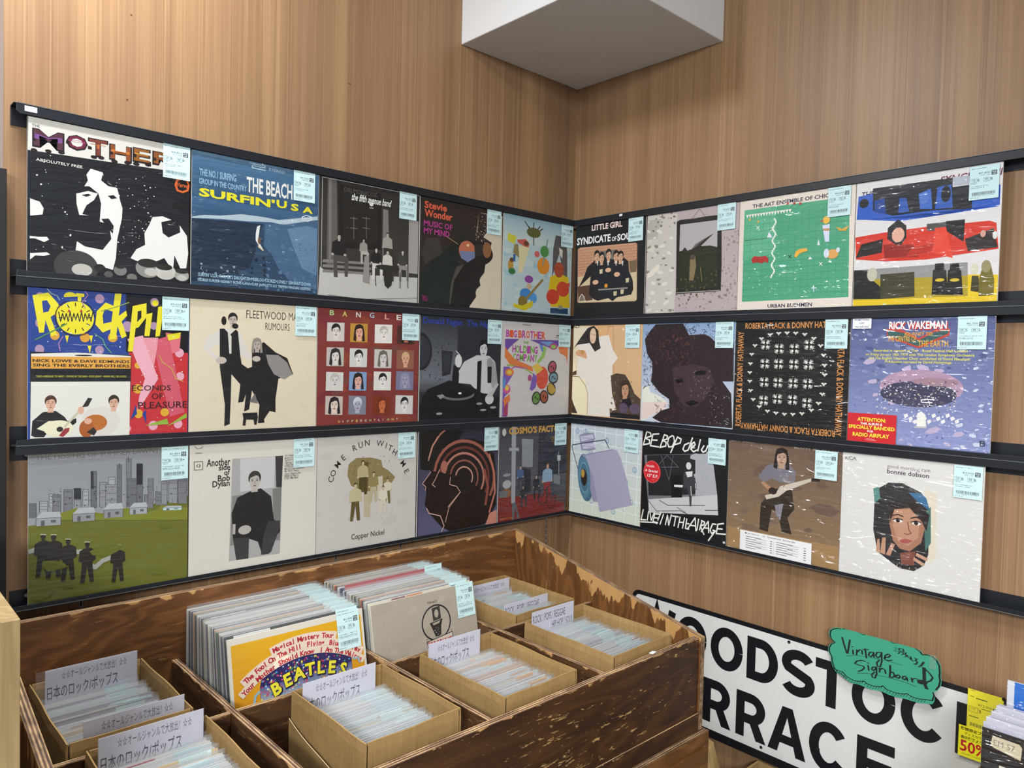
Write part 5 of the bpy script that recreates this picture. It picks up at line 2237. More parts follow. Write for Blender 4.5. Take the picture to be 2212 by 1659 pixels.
('l','#8a4a3e',30,816,425,872,604,843,777),
('l','#a9705e',18,125,264,166,150,253,49,312,11),
('l','#c99484',10,118,287,152,173,223,71),
('l','#d0a596',7,150,394,101,448,55,496,95,529,89,563),
('l','#d0a596',7,254,379,204,469,168,513,206,540),
('l','#d0a596',7,385,462,379,533,465,559,511,618,362,746),
('l','#d9b2a4',8,108,729,138,779,273,819,321,920,289,970),
('e','#a9685a',306,360,40,59,0),
('l','#c9a090',8,514,618,378,748,335,886),
('p','#c98474',897,871,995,844,994,984,849,978),
('s','#5a2c26',40,640,200,960,760,8,26,95,2),
('r','#33344a',0,12,14,985)],
 ('L', 2, 4):[('r','#4b4b50',0,0,1000,1000),
('g','#3d3d44','#55535a',0,0,1000,620),
('r','#2f3038',560,0,1000,560),
('p','#7c2a26',2,718,227,744,593,743,986,894,989,985,2,978),
('p','#5a3a3c',594,756,987,825,986,894),
('s','#732725',24,0,760,900,990,20,80,96,1),
('p','#8b8d92',315,148,480,164,480,454,325,441),
('p','#9ea0a3',168,18,230,21,239,810,185,804),
('p','#7f8285',132,228,282,243,280,276,133,262),
('t','#c9cbcb','SMOKING',144,237,269,266,0.04,0),
('p','#26272c',325,454,454,478,462,716,334,729),
('e','#8b8d8e',115,508,52,18,0),
('e','#a9aaa9',118,604,59,44,0),
('e','#8f5a3c',112,693,70,44,0),
('p','#6a6b6e',16,670,137,670,122,732,18,734),
('p','#3a3c46',269,536,342,536,373,570,368,674,347,674,342,588,295,588,300,681,274,681),
('p','#4a5e86',287,463,324,463,350,479,355,541,337,551,274,551,256,541,261,479),
('e','#b89a84',264,549,10,7,0),
('e','#b89a84',347,546,10,7,0),
('p','#b89a84',300,456,311,456,313,469,298,469),
('e','#2a221e',306,438,14,15,0),
('e','#b89a84',306,447,11,17,0),
('p','#2a221e',293,442,294,431,306,424,317,431,318,442,315,435,308,433,300,436,295,438),
('p','#33343a',316,735,381,735,408,765,404,857,385,857,381,781,339,781,344,864,321,864),
('p','#2b2c32',332,671,365,671,388,685,392,740,376,749,321,749,305,740,309,685),
('e','#b89a84',312,747,9,6,0),
('e','#b89a84',385,744,9,6,0),
('p','#b89a84',344,665,353,665,355,676,342,676),
('e','#2a221e',349,649,12,13,0),
('e','#b89a84',349,656,9,15,0),
('p','#2a221e',338,652,339,642,349,636,358,642,359,652,357,646,351,644,344,647,340,649),
('p','#2a2b31',502,654,575,654,606,688,601,792,580,792,575,706,528,706,533,799,507,799),
('p','#26272c',520,581,557,581,583,597,588,659,570,669,507,669,489,659,494,597),
('e','#b89a84',497,667,10,7,0),
('e','#b89a84',580,664,10,7,0),
('p','#b89a84',533,574,544,574,546,587,531,587),
('e','#2a221e',539,556,14,15,0),
('e','#b89a84',539,565,11,17,0),
('p','#2a221e',526,560,527,549,539,542,550,549,551,560,548,553,541,551,533,554,528,556),
('p','#8e2c2a',659,620,752,620,769,842,731,842,706,674,680,842,643,842),
('p','#8fa6bc',676,489,735,489,777,515,785,615,756,632,655,632,626,615,634,515),
('e','#c49a80',638,628,16,12,0),
('e','#c49a80',773,624,16,12,0),
('p','#c49a80',696,479,715,479,717,499,694,499),
('e','#5a3c28',706,450,22,25,0),
('e','#c49a80',706,463,18,27,0),
('p','#5a3c28',686,455,687,437,706,426,724,437,725,455,721,445,710,441,696,446,689,450),
('l','#2a2a2e',8,713,788,707,817,692,843,669,860,643,866,616,860,593,843,578,817,573,788,578,758,593,732,616,715,643,710,669,715,692,732,707,758,713,788),
('l','#2a2a2e',8,840,843,834,872,819,898,796,915,770,921,743,915,720,898,705,872,700,843,705,813,720,787,743,770,770,765,796,770,819,787,834,813,840,843),
('l','#2a2a2e',8,643,788,706,687,770,843),
('l','#2a2a2e',8,706,687,802,669),
('p','#5e6064',200,986,194,805,247,798,307,974,280,973,240,849,226,977),
('l','#b9bab8',7,874,321,883,568),
('p','#c0c0bd',850,354,905,362,903,419,852,415),
('p','#7d7f83',798,560,908,584,901,679,802,656),
('t','#d9a144',"COSMO'S FACTORY",128,26,985,98,0.09,0),
('t','#a9854a','CREEDENCE',740,150,990,180,0.03,0),
('t','#a9854a','CLEARWATER',760,184,990,212,0.03,0),
('t','#a9854a','REVIVAL',790,216,925,244,0.03,0),
('t','#b8762c','FANTASY 8402',40,944,210,962,0.03,0),
('e','#c9c4ba',63,71,27,38,0)],
 ('R', 2, 0):[('r','#c7cbc4',0,0,1000,1000),
('g','#b9bfc6','#cdd2bf',0,0,1000,1000),
('l','#dfe3e2',6,0,60,1000,95),
('l','#dfe3e2',6,0,190,1000,225),
('l','#dfe3e2',6,0,320,1000,355),
('l','#dfe3e2',6,0,450,1000,485),
('l','#dfe3e2',6,0,580,1000,615),
('l','#dfe3e2',6,0,710,1000,745),
('l','#dfe3e2',6,0,840,1000,875),
('l','#dfe3e2',6,0,970,1000,1005),
('l','#dfe3e2',6,60,0,40,1000),
('l','#dfe3e2',6,210,0,190,1000),
('l','#dfe3e2',6,360,0,340,1000),
('l','#dfe3e2',6,510,0,490,1000),
('l','#dfe3e2',6,660,0,640,1000),
('l','#dfe3e2',6,810,0,790,1000),
('l','#dfe3e2',6,960,0,940,1000),
('s','#6b93b8',150,0,0,1000,1000,8,26,101,2),
('s','#7aa6a8',70,0,100,1000,1000,6,20,102,2),
('l','#5b86b0',5,128,90,119,109,100,118,80,109,72,90,80,70,100,62,119,70,128,90),
('l','#5b86b0',5,100,62,100,118),
('l','#5b86b0',5,399,487,390,506,371,515,351,506,343,487,351,467,371,459,390,467,399,487),
('l','#5b86b0',5,371,459,371,515),
('l','#5b86b0',5,670,884,661,903,642,912,622,903,614,884,622,864,642,856,661,864,670,884),
('l','#5b86b0',5,642,856,642,912),
('l','#5b86b0',5,941,421,932,440,913,449,893,440,885,421,893,401,913,393,932,401,941,421),
('l','#5b86b0',5,913,393,913,449),
('l','#5b86b0',5,362,818,353,837,334,846,314,837,306,818,314,798,334,790,353,798,362,818),
('l','#5b86b0',5,334,790,334,846),
('l','#5b86b0',5,633,355,624,374,605,383,585,374,577,355,585,335,605,327,624,335,633,355),
('l','#5b86b0',5,605,327,605,383),
('l','#5b86b0',5,904,752,895,771,876,780,856,771,848,752,856,732,876,724,895,732,904,752),
('l','#5b86b0',5,876,724,876,780),
('l','#5b86b0',5,325,289,316,308,297,317,277,308,269,289,277,269,297,261,316,269,325,289),
('l','#5b86b0',5,297,261,297,317),
('l','#5b86b0',5,596,686,587,705,568,714,548,705,540,686,548,666,568,658,587,666,596,686),
('l','#5b86b0',5,568,658,568,714),
('l','#5b86b0',5,867,223,858,242,839,251,819,242,811,223,819,203,839,195,858,203,867,223),
('l','#5b86b0',5,839,195,839,251),
('l','#5b86b0',5,288,620,279,639,260,648,240,639,232,620,240,600,260,592,279,600,288,620),
('l','#5b86b0',5,260,592,260,648),
('l','#5b86b0',5,559,157,550,176,531,185,511,176,503,157,511,137,531,129,550,137,559,157),
('l','#5b86b0',5,531,129,531,185),
('l','#5b86b0',5,830,554,821,573,802,582,782,573,774,554,782,534,802,526,821,534,830,554),
('l','#5b86b0',5,802,526,802,582),
('l','#5b86b0',5,251,91,242,110,223,119,203,110,195,91,203,71,223,63,242,71,251,91),
('l','#5b86b0',5,223,63,223,119),
('p','#8b88a0',131,135,214,100,341,94,362,152,332,202,372,264,285,287,170,294,140,211),
('p','#bcb8c8',145,149,329,109,343,154,166,199),
('p','#bcb8c8',167,227,357,200,359,246,195,282),
('t','#7d7a98','LOOK INSIDE',162,150,337,166,0.03,0),
('t','#7d7a98','MY COVER',180,237,349,249,0.03,0),
('l','#3c3c52',9,160,562,125,509,24,270,30,250,180,217,504,151,562,235),
('e','#46687c',238,580,114,255,-8),
('p','#8f8ba2',184,340,604,240,676,246,693,713,418,818,355,819),
('e','#54788c',219,583,92,226,-6),
('e','#6a8c9c',219,583,66,170,-6),
('e','#486a7e',219,583,59,151,-6),
('e','#2a211c',216,583,44,90,-4),
('e','#b08a3c',198,542,26,44,0),
('p','#a09bb0',223,345,664,238,726,318,802,498,893,777,458,915,403,755,345,557)],
 ('R', 2, 1):[('r','#141517',0,0,1000,1000),
('p','#6a6c70',27,254,778,162,834,237,909,717,104,818),
('p','#222326',60,254,637,185,651,556,377,612,97,648),
('p','#a2a3a6',637,181,778,162,844,268,893,537,652,572),
('p','#bdbdbc',99,687,893,529,909,715,104,818),
('s','#a6a7aa',24,560,90,850,450,20,80,111,1),
('l','#6f7174',4,235,236,340,464),
('l','#6f7174',4,383,220,340,464),
('l','#6f7174',4,217,324,309,228,449,327,239,352),
('p','#131416',359,410,493,397,501,611,377,629),
('p','#d8d8d4',404,502,507,492,503,514,405,523),
('l','#1b1c1e',6,230,677,338,712,763,647),
('l','#1b1c1e',6,100,705,202,789,486,740,568,760),
('l','#1b1c1e',6,764,691,907,669),
('l','#1b1c1e',5,443,713,547,747),
('e','#c9c9c6',566,301,30,35,0),
('p','#3a3b3e',518,365,613,337,657,456,664,513,639,516,618,477,624,518,612,595,611,678,591,681,582,583,548,504,524,532,510,442),
('p','#cfcfcb',533,363,613,345,610,395,555,411),
('l','#dededa',6,598,488,607,579),
('l','#dededa',6,647,457,654,506),
('l','#e2e0d6',14,51,19,12,154),
('l','#e2e0d6',14,51,19,96,28,108,58,32,86),
('l','#e2e0d6',14,32,86,88,99,89,134,2,156),
('l','#e2e0d6',14,205,28,129,38,101,154,205,157),
('l','#e2e0d6',14,121,96,186,92),
('l','#e2e0d6',14,270,31,221,160),
('l','#e2e0d6',14,270,31,308,40,303,70,245,89),
('l','#e2e0d6',14,245,89,294,101,290,140,216,160),
('l','#e2e0d6',14,365,31,324,56,310,108,327,145,369,137,393,83,381,38,365,31),
('l','#e2e0d6',14,428,38,351,198),
('l','#e2e0d6',14,423,39,470,55,461,94,389,118),
('l','#e2e0d6',14,563,84,513,106,494,150,515,168,555,152,601,31),
('l','#e2e0d6',14,585,140,633,94,622,70,593,90,585,140,616,162,655,142),
('l','#e2e0d6',14,690,39,665,149),
('l','#e2e0d6',14,732,93,704,137,724,155,753,140,775,89),
('l','#e2e0d6',13,36,798,12,904),
('l','#e2e0d6',13,6,905,73,898),
('l','#e2e0d6',13,103,809,90,899),
('l','#e2e0d6',13,120,811,140,891,175,807),
('l','#e2e0d6',13,241,813,181,819,162,900,222,899),
('l','#e2e0d6',13,177,859,226,855),
('l','#e2e0d6',13,261,784,221,877),
('l','#e2e0d6',13,195,908,217,908),
('l','#e2e0d6',13,7,927,206,902),
('l','#e2e0d6',13,289,806,250,911),
('l','#e2e0d6',13,314,905,337,806),
('l','#e2e0d6',13,337,806,356,902,384,794),
('l','#e2e0d6',13,395,805,468,802),
('l','#e2e0d6',13,436,803,419,899),
('l','#e2e0d6',13,488,799,466,904),
('l','#e2e0d6',13,539,799,518,903),
('l','#e2e0d6',13,480,851,531,846),
('l','#e2e0d6',13,565,803,553,897,594,898),
('l','#e2e0d6',13,562,849,592,848),
('l','#e2e0d6',13,574,902,659,779,674,901),
('l','#e2e0d6',13,602,859,672,855),
('l','#e2e0d6',13,699,784,684,891),
('l','#e2e0d6',13,739,790,713,885),
('l','#e2e0d6',13,729,792,769,802,760,828,721,843,763,918),
('l','#e2e0d6',13,733,898,807,787,816,892),
('l','#e2e0d6',13,761,856,814,851),
('l','#e2e0d6',13,894,801,855,803,829,865,849,894,886,863,858,860),
('l','#e2e0d6',13,886,863,814,966),
('l','#e2e0d6',13,973,779,912,797,897,885,998,874),
('l','#e2e0d6',13,909,838,961,833),
('e','#c8282f',133,410,108,109,0),
('l','#e06a6a',5,228,410,224,437,215,464,200,486,180,503,157,514,133,518,108,514,85,503,65,486,50,464,41,437,38,410,41,382,50,356,65,333,85,316,108,305,132,302,157,305,180,316,200,333,215,355,224,382,228,410),
('t','#f0e6e2','INCLUDES',64,346,158,366,0.03,0),
('t','#f0e6e2','A Special',41,388,207,420,0.04,0.2),
('t','#f0e6e2','12" E.P.',73,433,206,464,0.04,0.2),
('l','#e06a6a',5,130,487,166,486),
('e','#c9c7c0',982,952,13,11,0),
('r','#7a4a3a',0,12,6,980)],
 ('R', 2, 2):[('r','#6f5a4c',0,0,1000,1000),
('g','#6a5648','#8a6f52',0,0,1000,1000),
('s','#685346',26,300,100,1000,760,40,160,121,1),
('s','#75604f',22,0,0,500,800,40,150,122,1),
('p','#9a7a52',14,796,998,785,998,985,15,986),
('t','#c4b6a8','JEFF BECK',16,4,262,26,0.03,0),
('t','#c4b6a8','BLOW BY BLOW',600,6,980,28,0.03,0),
('p','#31281f',319,542,417,404,590,355,621,541,563,623,605,759,518,752,475,590,423,574,392,776,314,766),
('p','#757078',285,312,359,204,447,169,558,162,622,231,613,328,490,333,414,307,338,354),
('p','#aa8064',338,342,417,392,443,413,405,430,312,358),
('p','#b08f78',473,166,516,166,523,214,466,214),
('p','#231a16',434,98,449,49,495,31,540,49,555,106,566,214,533,220,527,136,462,136,456,223,423,208),
('e','#b08f78',495,128,43,66,0),
('p','#231a16',447,109,451,67,495,40,538,67,542,109,531,85,505,76,473,88,456,97),
('e','#2a2220',474,118,8,4,0),
('l','#2a2220',3,463,106,485,104),
('e','#2a2220',515,118,8,4,0),
('l','#2a2220',3,504,106,526,104),
('l','#2a2220',2,495,121,499,143,491,145),
('e','#8a4a40',495,161,14,5,0),
('p','#c3b7a6',456,423,491,363,754,261,761,284,542,398,482,455,369,497,355,463),
('p','#2b211b',754,261,824,257,827,280,755,287),
('e','#2e2620',424,415,38,30,0),
('l','#8a6f60',8,587,260,516,366),
('p','#837d86',447,534,522,509,502,658,463,616)],
 ('R', 2, 3):[('r','#d6d2cc',0,0,1000,1000),
('t','#8d8a87','RCA',16,42,110,71,0.1,0),
('t','#a9a6a2','LSP-4277',31,74,93,85,0.02,0),
('t','#6e5f6c','good morning rain',341,71,646,108,0.0,0),
('t','#3b2f44','bonnie dobson',342,108,640,143,0.035,0),
('p','#2c2a2a',257,347,265,280,357,213,458,204,589,255,650,329,661,495,664,684,630,796,563,853,463,854,401,824,294,759,256,590),
('p','#4f8079',244,272,285,255,299,341,259,391),
('p','#3d6a8e',501,268,590,265,649,309,652,382,562,322),
('p','#d8cdb8',608,231,695,250,708,716,658,790,652,371),
('p','#4a6e66',615,419,660,349,671,619,635,689),
('s','#d6d2cc',26,260,170,690,240,4,18,131,3),
('s','#d6d2cc',36,270,800,690,860,4,18,132,3),
('s','#2c2a2a',20,280,190,560,260,4,14,133,3),
('p','#a4745c',373,373,444,340,515,361,616,440,624,523,604,632,528,711,458,704,404,650,374,525),
('p','#b98a70',406,411,516,393,588,466,583,594,517,671,445,653,400,542),
('p','#7c4a3c',459,736,567,703,562,811,472,820),
('p','#2c2422',368,374,433,331,564,354,653,413,639,541,597,464,515,383,406,411,379,524),
('e','#e4dcd4',434,493,34,14,0),
('e','#2b1d1a',434,493,15,14,0),
('l','#2b1d1a',8,397,491,433,475,468,483),
('l','#3a2722',9,394,461,432,446,471,456),
('e','#e4dcd4',564,491,33,14,0),
('e','#2b1d1a',564,491,15,14,0),
('l','#2b1d1a',8,528,489,563,474,597,481),
('l','#3a2722',9,525,460,562,445,600,456),
('l','#7a5040',7,505,491,517,553,533,572,508,587,483,581),
('p','#a45654',445,642,495,620,550,627,506,657,471,658),
('p','#b98a70',315,766,326,643,352,638,352,769),
('p','#b98a70',357,768,395,673,421,679,389,773),
('p','#b98a70',284,761,290,661,306,658,315,766),
('p','#c09478',577,712,656,738,648,761,569,735),
('p','#c09478',559,748,639,784,620,803,555,770)],}

# ------------------------------------------------------------------ the room
WALL = 0.030        # wall faces stand 3 cm behind the sleeve fronts
b = MB()
b.box(-1.637, WALL + 0.06, WALL, WALL + 0.06, 0.0, zz(1.42))
for x, z in ((-1.412, 0.556), (-1.405, 0.74), (-0.865, 0.735), (-0.868, 0.735)):
    b.box(x - 0.0015, x + 0.0015, WALL - 0.0015, WALL, zz(z) - 0.0012, zz(z) + 0.0012)
struct(b.build('wall_left', ['lam_x']))
b = MB()
b.box(WALL, WALL + 0.06, -3.4, WALL, 0.0, zz(1.42))
struct(b.build('wall_right', ['lam_y']))
b = MB()
b.box(-3.2, -1.72, 0.55, 0.60, 0.0, zz(1.42))
struct(b.build('wall_back', ['bright']))
b = MB()
b.box(-4.2, 0.1, -4.2, 0.6, -0.05, 0.0)
struct(b.build('floor', ['floor']))
b = MB()
b.box(-4.2, 0.1, -4.2, 0.6, zz(1.42), zz(1.47))
struct(b.build('ceiling', ['ceil']))
b = MB()
b.box(-0.489, WALL, -0.541, WALL, zz(0.949), zz(1.42))
struct(b.build('trim_1', ['plaster'], bevel=0.003))

# ------------------------------------------------------------------ display rails
RAIL_Z = [(0.4905, 0.4690, None), (0.163, 0.1515, 0.132), (-0.1745, -0.1860, -0.2045), (-0.5095, -0.5185, None)]
LIPF, LIPB = -0.0055, -0.0040


def rail(wall, kind, label, group):
    """kind 0 top, 1/2 middle, 3 bottom; local x along wall, local -y out of the wall"""
    if wall == 'L':
        xs, length, rz = -1.6255, 1.6215, 0.0
        base = (xs, 0.0, 0.0)
    else:
        length, rz = 1.56, -PI / 2
        base = (0.0, 0.0041, 0.0)
    x0 = 0.0
    st = 0.0045 if wall == 'L' else 0.0
    up = {0: None, 1: 0.163, 2: -0.1745, 3: -0.5095}[kind]
    sh = {0: 0.4890, 1: 0.1515, 2: -0.1860, 3: -0.5185}[kind]
    low = {0: 0.4690, 1: 0.132, 2: -0.2045, 3: None}[kind]
    bt = {0: 0.489, 1: 0.1865, 2: -0.1500, 3: -0.4850}[kind]
    bb = {0: 0.4510, 1: 0.1165, 2: -0.2195, 3: -0.5185}[kind]
    t = thing('display_rail', label, 'shelf', (base[0], base[1], zz(sh)), rz, group)
    z = lambda q: q - sh
    m = MB()
    m.box(x0, length, WALL - 0.0022, WALL - 0.0006, z(bb), z(bt))
    m.build('back_plate', ['black'], t, bevel=0.0003)
    m = MB()
    m.box(x0 + (0.0 if wall == 'L' else 0.0), length, LIPB, WALL - 0.0022, -0.0012, 0.0004)
    m.build('shelf_plate', ['black'], t, bevel=0.0003)
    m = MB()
    m.box(st + 0.001, length, LIPF - 0.0007, LIPF - 0.0001, -0.0012 if kind else -0.0002, 0.0004 if kind else 0.0008)  # thin pale strip standing in for the highlight on the fold
    m.build('fold_highlight', ['edge_highlight'], t)['label'] = 'pale strip painted as the highlight along the front fold'
    if up is not None:
        m = MB()
        m.hexa([(st, LIPF, 0.0004), (length, LIPF, 0.0004), (length, LIPB, 0.0004), (st, LIPB, 0.0004), (st + 0.0025, LIPF, z(up)), (length, LIPF, z(up)), (length, LIPB, z(up)), (st + 0.0025, LIPB, z(up))])
        m.build('upper_lip', ['black'], t, bevel=0.0004)
    if low is not None:
        m = MB()
        c = 0.006 if kind == 0 else 0.0
        pts = [(st + c, z(low)), (length, z(low)), (length, -0.0012), (st, -0.0012), (st, z(low) + c)]
        n = len(pts)
        b0 = len(m.v)
        for y in (LIPF, LIPB):
            m.v += [(p[0], y, p[1]) for p in pts]
        m.f += [tuple(range(n)), tuple(range(2 * n - 1, n - 1, -1))]
        m.m += [0, 0]
        m.c += [None, None]
        for i in range(n):
            j = (i + 1) % n
            m.f.append((j, i, n + i, n + j))
            m.m.append(0)
            m.c.append(None)
        m.build('lower_lip', ['black'], t, bevel=0.0004)
    if kind == 0:
        m = MB()
        sx, sw = (0.0185, 0.021) if wall == 'L' else (0.204, 0.012)
        A = Art(m, sw, 0.0105 if wall == 'L' else 0.0065, LIPF - 0.0003, 0, sx, z(0.4755) if wall == 'L' else z(0.4800))
        A.rect(0, 0, 1000, 1000, lin('#e6e6ec'))
        A.layer()
        A.rect(150, 180, 950, 215, lin('#a05a66'))
        A.layer()
        A.text('1616', 220, 450, 840, 820, lin('#8d8d9c'), 0.03)
        m.build('number_sticker', ['paper'], t)['label'] = 'white number sticker'
    if wall == 'L' and kind in (2, 3):
        m = MB()
        add_disc(m, (0.029, WALL - 0.0024, z(-0.2095 if kind == 2 else -0.4985)), 0.0035, 0.0012)
        m.build('screw', ['steel'], t)['label'] = 'steel screw head'
    return t


def add_disc(m, c, r, h, n=14):
    b0 = len(m.v)
    for y in (c[1], c[1] - h):
        for i in range(n):
            a = 2 * PI * i / n
            m.v.append((c[0] + r * math.cos(a), y, c[2] + r * math.sin(a)))
    m.f.append(tuple(b0 + n + i for i in range(n)))
    m.m.append(0)
    m.c.append(None)
    for i in range(n):
        j = (i + 1) % n
        m.f.append((b0 + i, b0 + j, b0 + n + j, b0 + n + i))
        m.m.append(0)
        m.c.append(None)


HN = ['topmost', 'second from the top', 'third from the top', 'lowest']
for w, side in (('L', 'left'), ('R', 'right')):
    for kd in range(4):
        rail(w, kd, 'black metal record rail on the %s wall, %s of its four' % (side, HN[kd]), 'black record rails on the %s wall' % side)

# slotted uprights let into the left wall
for i, (x, lab) in enumerate(((-1.496, 'slotted steel wall strip at the far left end of the left wall'),
                              (-0.884, 'slotted steel wall strip below the beige arched-lettering sleeve, left one of two'),
                              (-0.674, 'slotted steel wall strip below the beige arched-lettering sleeve, right one of two'),
                              (-0.071, 'long slotted steel wall strip beside the room corner, right of the bin'))):
    m = MB()
    w = 0.0038
    m.box(x - w, x + w, WALL - 0.0012, WALL - 0.0003, zz(-1.30), zz(0.48))
    z = -0.528 if i < 3 else -0.5365
    while z > -0.9:
        m.box(x - 0.0013, x + 0.0013, WALL - 0.0016, WALL - 0.0011, zz(z - 0.0135), zz(z), 1)
        z -= 0.0195
    tag(m.build('wall_standard', ['steel', 'dark'], off=(x, WALL, zz(-1.30))), lab, 'shelf upright', 'slotted wall strips')

# ------------------------------------------------------------------ records on the wall
RZ = [0.1525, -0.1855, -0.5175]
HS = 0.3165
EXT = {
    'L0': [(-1.6015, -1.2883), (-1.2832, -.9668), (-.9652, -.6528), (-.648, -.3319), (-.3266, -.0097)],
    'L1': [(-1.5999, -1.2874), (-1.2846, -.9653), (-.9634, -.6445), (-.6399, -.3276), (-.3243, -.0079)],
    'L2': [(-1.5985, -1.2851), (-1.2818, -.9608), (-.9589, -.6448), (-.6386, -.3282), (-.3249, -.0105)],
    'R0': [(-.0085, -.3041), (-.3095, -.6291), (-.6309, -.9516), (-.9537, -1.2691)],
    'R1': [(-.0085, -.3029), (-.3038, -.6293), (-.6305, -.9518), (-.9533, -1.2679)],
    'R2': [(-.0085, -.3138), (-.3152, -.6204), (-.6212, -.9438), (-.9448, -1.2603)]}
# label, category group, price, grades, tag centre offset (u0,u1 of 1000), tag top v, spine colour, creased film?
REC = {
    ('L', 0, 0): ('black and white record sleeve with stencil portrait under circus lettering', '4,850', 'B', 'B', 816, 1000, 0, 0),
    ('L', 0, 1): ('blue record sleeve with a surfer on a breaking wave and yellow lettering', '5,750', 'B', 'B', 779, 963, 2, 1),
    ('L', 0, 2): ('monochrome record sleeve with people seated round a table before dark columns', '6,350', 'B', 'B', 783, 967, 0, 0),
    ('L', 0, 3): ('dark brown record sleeve with mirrored sunglasses and red and magenta lettering', '5,350', 'B', 'B', 788, 972, 0, 0),
    ('L', 0, 4): ('painted record sleeve with naive musicians and guitars on pale blue', '3,850', 'B', 'B', 816, 1000, 0, 1),
    ('R', 0, 0): ('black record sleeve with dark-suited group before a brick wall', '3,350', 'B', 'B', 786, 970, 0, 0),
    ('R', 0, 1): ('mauve peeling wallpaper record sleeve with a dark framed landscape', '5,650', 'B', 'B', 784, 968, 0, 0),
    ('R', 0, 2): ('cream record sleeve with a gridded green field of little creatures', '4,650', 'B', 'B', 783, 967, 4, 1),
    ('R', 0, 3): ('white record sleeve with blue, red and yellow brushed bands', '7,400', 'B', 'B', 798, 982, 11, 1),
    ('L', 1, 0): ('blue, black and red confetti record sleeve with a smaller inset sleeve', '3,650', 'B', 'B+', 816, 1000, 0, 0),
    ('L', 1, 1): ('cream record sleeve with two dark costumed figures and a footstool', '5,350', 'B', 'B', 805, 989, 0, 0),
    ('L', 1, 2): ('maroon record sleeve with a grid of sixteen small portraits', '4,250', 'B', 'B', 811, 995, 0, 0),
    ('L', 1, 3): ('dark grey record sleeve with a shirted man at a turntable', '5,350', 'B', 'B', 814, 998, 0, 0),
    ('L', 1, 4): ('white record sleeve with psychedelic scrolls and a flower of faces', '6,350', 'B', 'B', 812, 996, 0, 1),
    ('R', 1, 0): ('tan record sleeve with a white-robed person standing over a seated one', '7,600', 'B', 'B', 786, 970, 4, 1),
    ('R', 1, 1): ('sky record sleeve covered by a dark curly scribbled portrait', '5,450', 'B', 'B', 801, 985, 0, 0),
    ('R', 1, 2): ('black record sleeve of white hands framed by orange lettering', '3,850', 'B', 'B', 798, 982, 0, 1),
    ('R', 1, 3): ('lilac blue record sleeve with an orchestra and a red sticker', '6,750', 'S', 'S', 767, 951, 0, 1),
    ('L', 2, 0): ('olive green record sleeve with a grey city skyline', '3,850', 'B', 'B+', 812, 996, 16, 0),
    ('L', 2, 1): ('cream record sleeve with a black and white photo of a seated man', '3,250', 'B', 'B', 792, 976, 8, 0),
    ('L', 2, 2): ('beige record sleeve with sepia group photo under arched lettering', '4,850', 'B', 'B', 792, 976, 9, 0),
    ('L', 2, 3): ('dark record sleeve with copper-edged nested profile silhouettes', '3,350', 'B', 'B', 804, 988, 8, 0),
    ('L', 2, 4): ('record sleeve of a grey rehearsal room with a red floor', '4,350', 'B', 'B', 797, 981, 12, 1),
    ('R', 2, 0): ('pale blue tile record sleeve with a grey disc roll and hanging sheet', '5,850', 'B', 'B', 777, 961, 12, 0),
    ('R', 2, 1): ('black record sleeve with scrawled white lettering and a red sticker', '2,850', 'B+', 'B+', 791, 975, 15, 0),
    ('R', 2, 2): ('brown record sleeve with a guitarist and a white track list sticker', '3,950', 'B', 'B+', 781, 965, 20, 1),
    ('R', 2, 3): ('white record sleeve with a portrait of a woman in brush strokes', '3,050', 'B', 'B', 807, 991, 19, 1),
}
CY = lin('#b6d0d1')
INK = lin('#4a5560')
INK2 = lin('#2b3138')


def price_tag_art(A, price, g1, g2, seed):
    rr = random.Random(seed)
    A.rect(0, 0, 1000, 1000, CY)
    A.layer()

    def tiny(x0, y0, x1, n=1, h=16):
        for i in range(n):
            x = x0
            while x < x1:
                w = rr.uniform(14, 44)
                A.rect(x, y0 + i * 34, min(x + w, x1), y0 + i * 34 + h, INK if rr.random() < .75 else lin('#8aa0a6'))
                x += w + rr.choice((8, 8, 14, 30))
    tiny(60, 62, rr.uniform(520, 860))
    A.text('¥' + price, 300, 190, 690, 255, INK2, 0.0)
    tiny(360, 275, 700)
    A.rect(735, 175, 920, 310, INK2)
    tiny(50, 505, 240)
    tiny(50, 590, rr.uniform(620, 880), 1)
    tiny(50, 640, rr.uniform(380, 900), rr.choice((1, 2)))
    tiny(40, 940, 330)
    x = 100
    while x < 880:
        w = rr.choice((5, 5, 9, 14))
        A.rect(x, 775, x + w, 868, INK2)
        x += w + rr.choice((5, 6, 10, 13))
    tiny(120, 885, 860, 1, 12)
    for x in (40, 480):
        for q in ((x, 365, x + 215, 373), (x, 472, x + 215, 480), (x, 365, x + 8, 480), (x + 207, 365, x + 215, 480)):
            A.rect(*q, INK)
        tiny(x + 45, 440, x + 175, 1, 12)
    A.layer()
    A.text('外装', 85, 385, 200, 428, INK2, 0.02)
    A.text('盤質', 525, 385, 640, 428, INK2, 0.02)
    A.text(g1, 275, 375, 275 + 70 * len(g1), 455, INK2, 0.0)
    A.text(g2, 715, 375, 715 + 70 * len(g2), 455, INK2, 0.0)
    A.text('中古', 755, 190, 900, 245, lin('#d6e6e6'), 0.02)
    A.text('USED', 765, 258, 890, 295, lin('#d6e6e6'), 0.02)


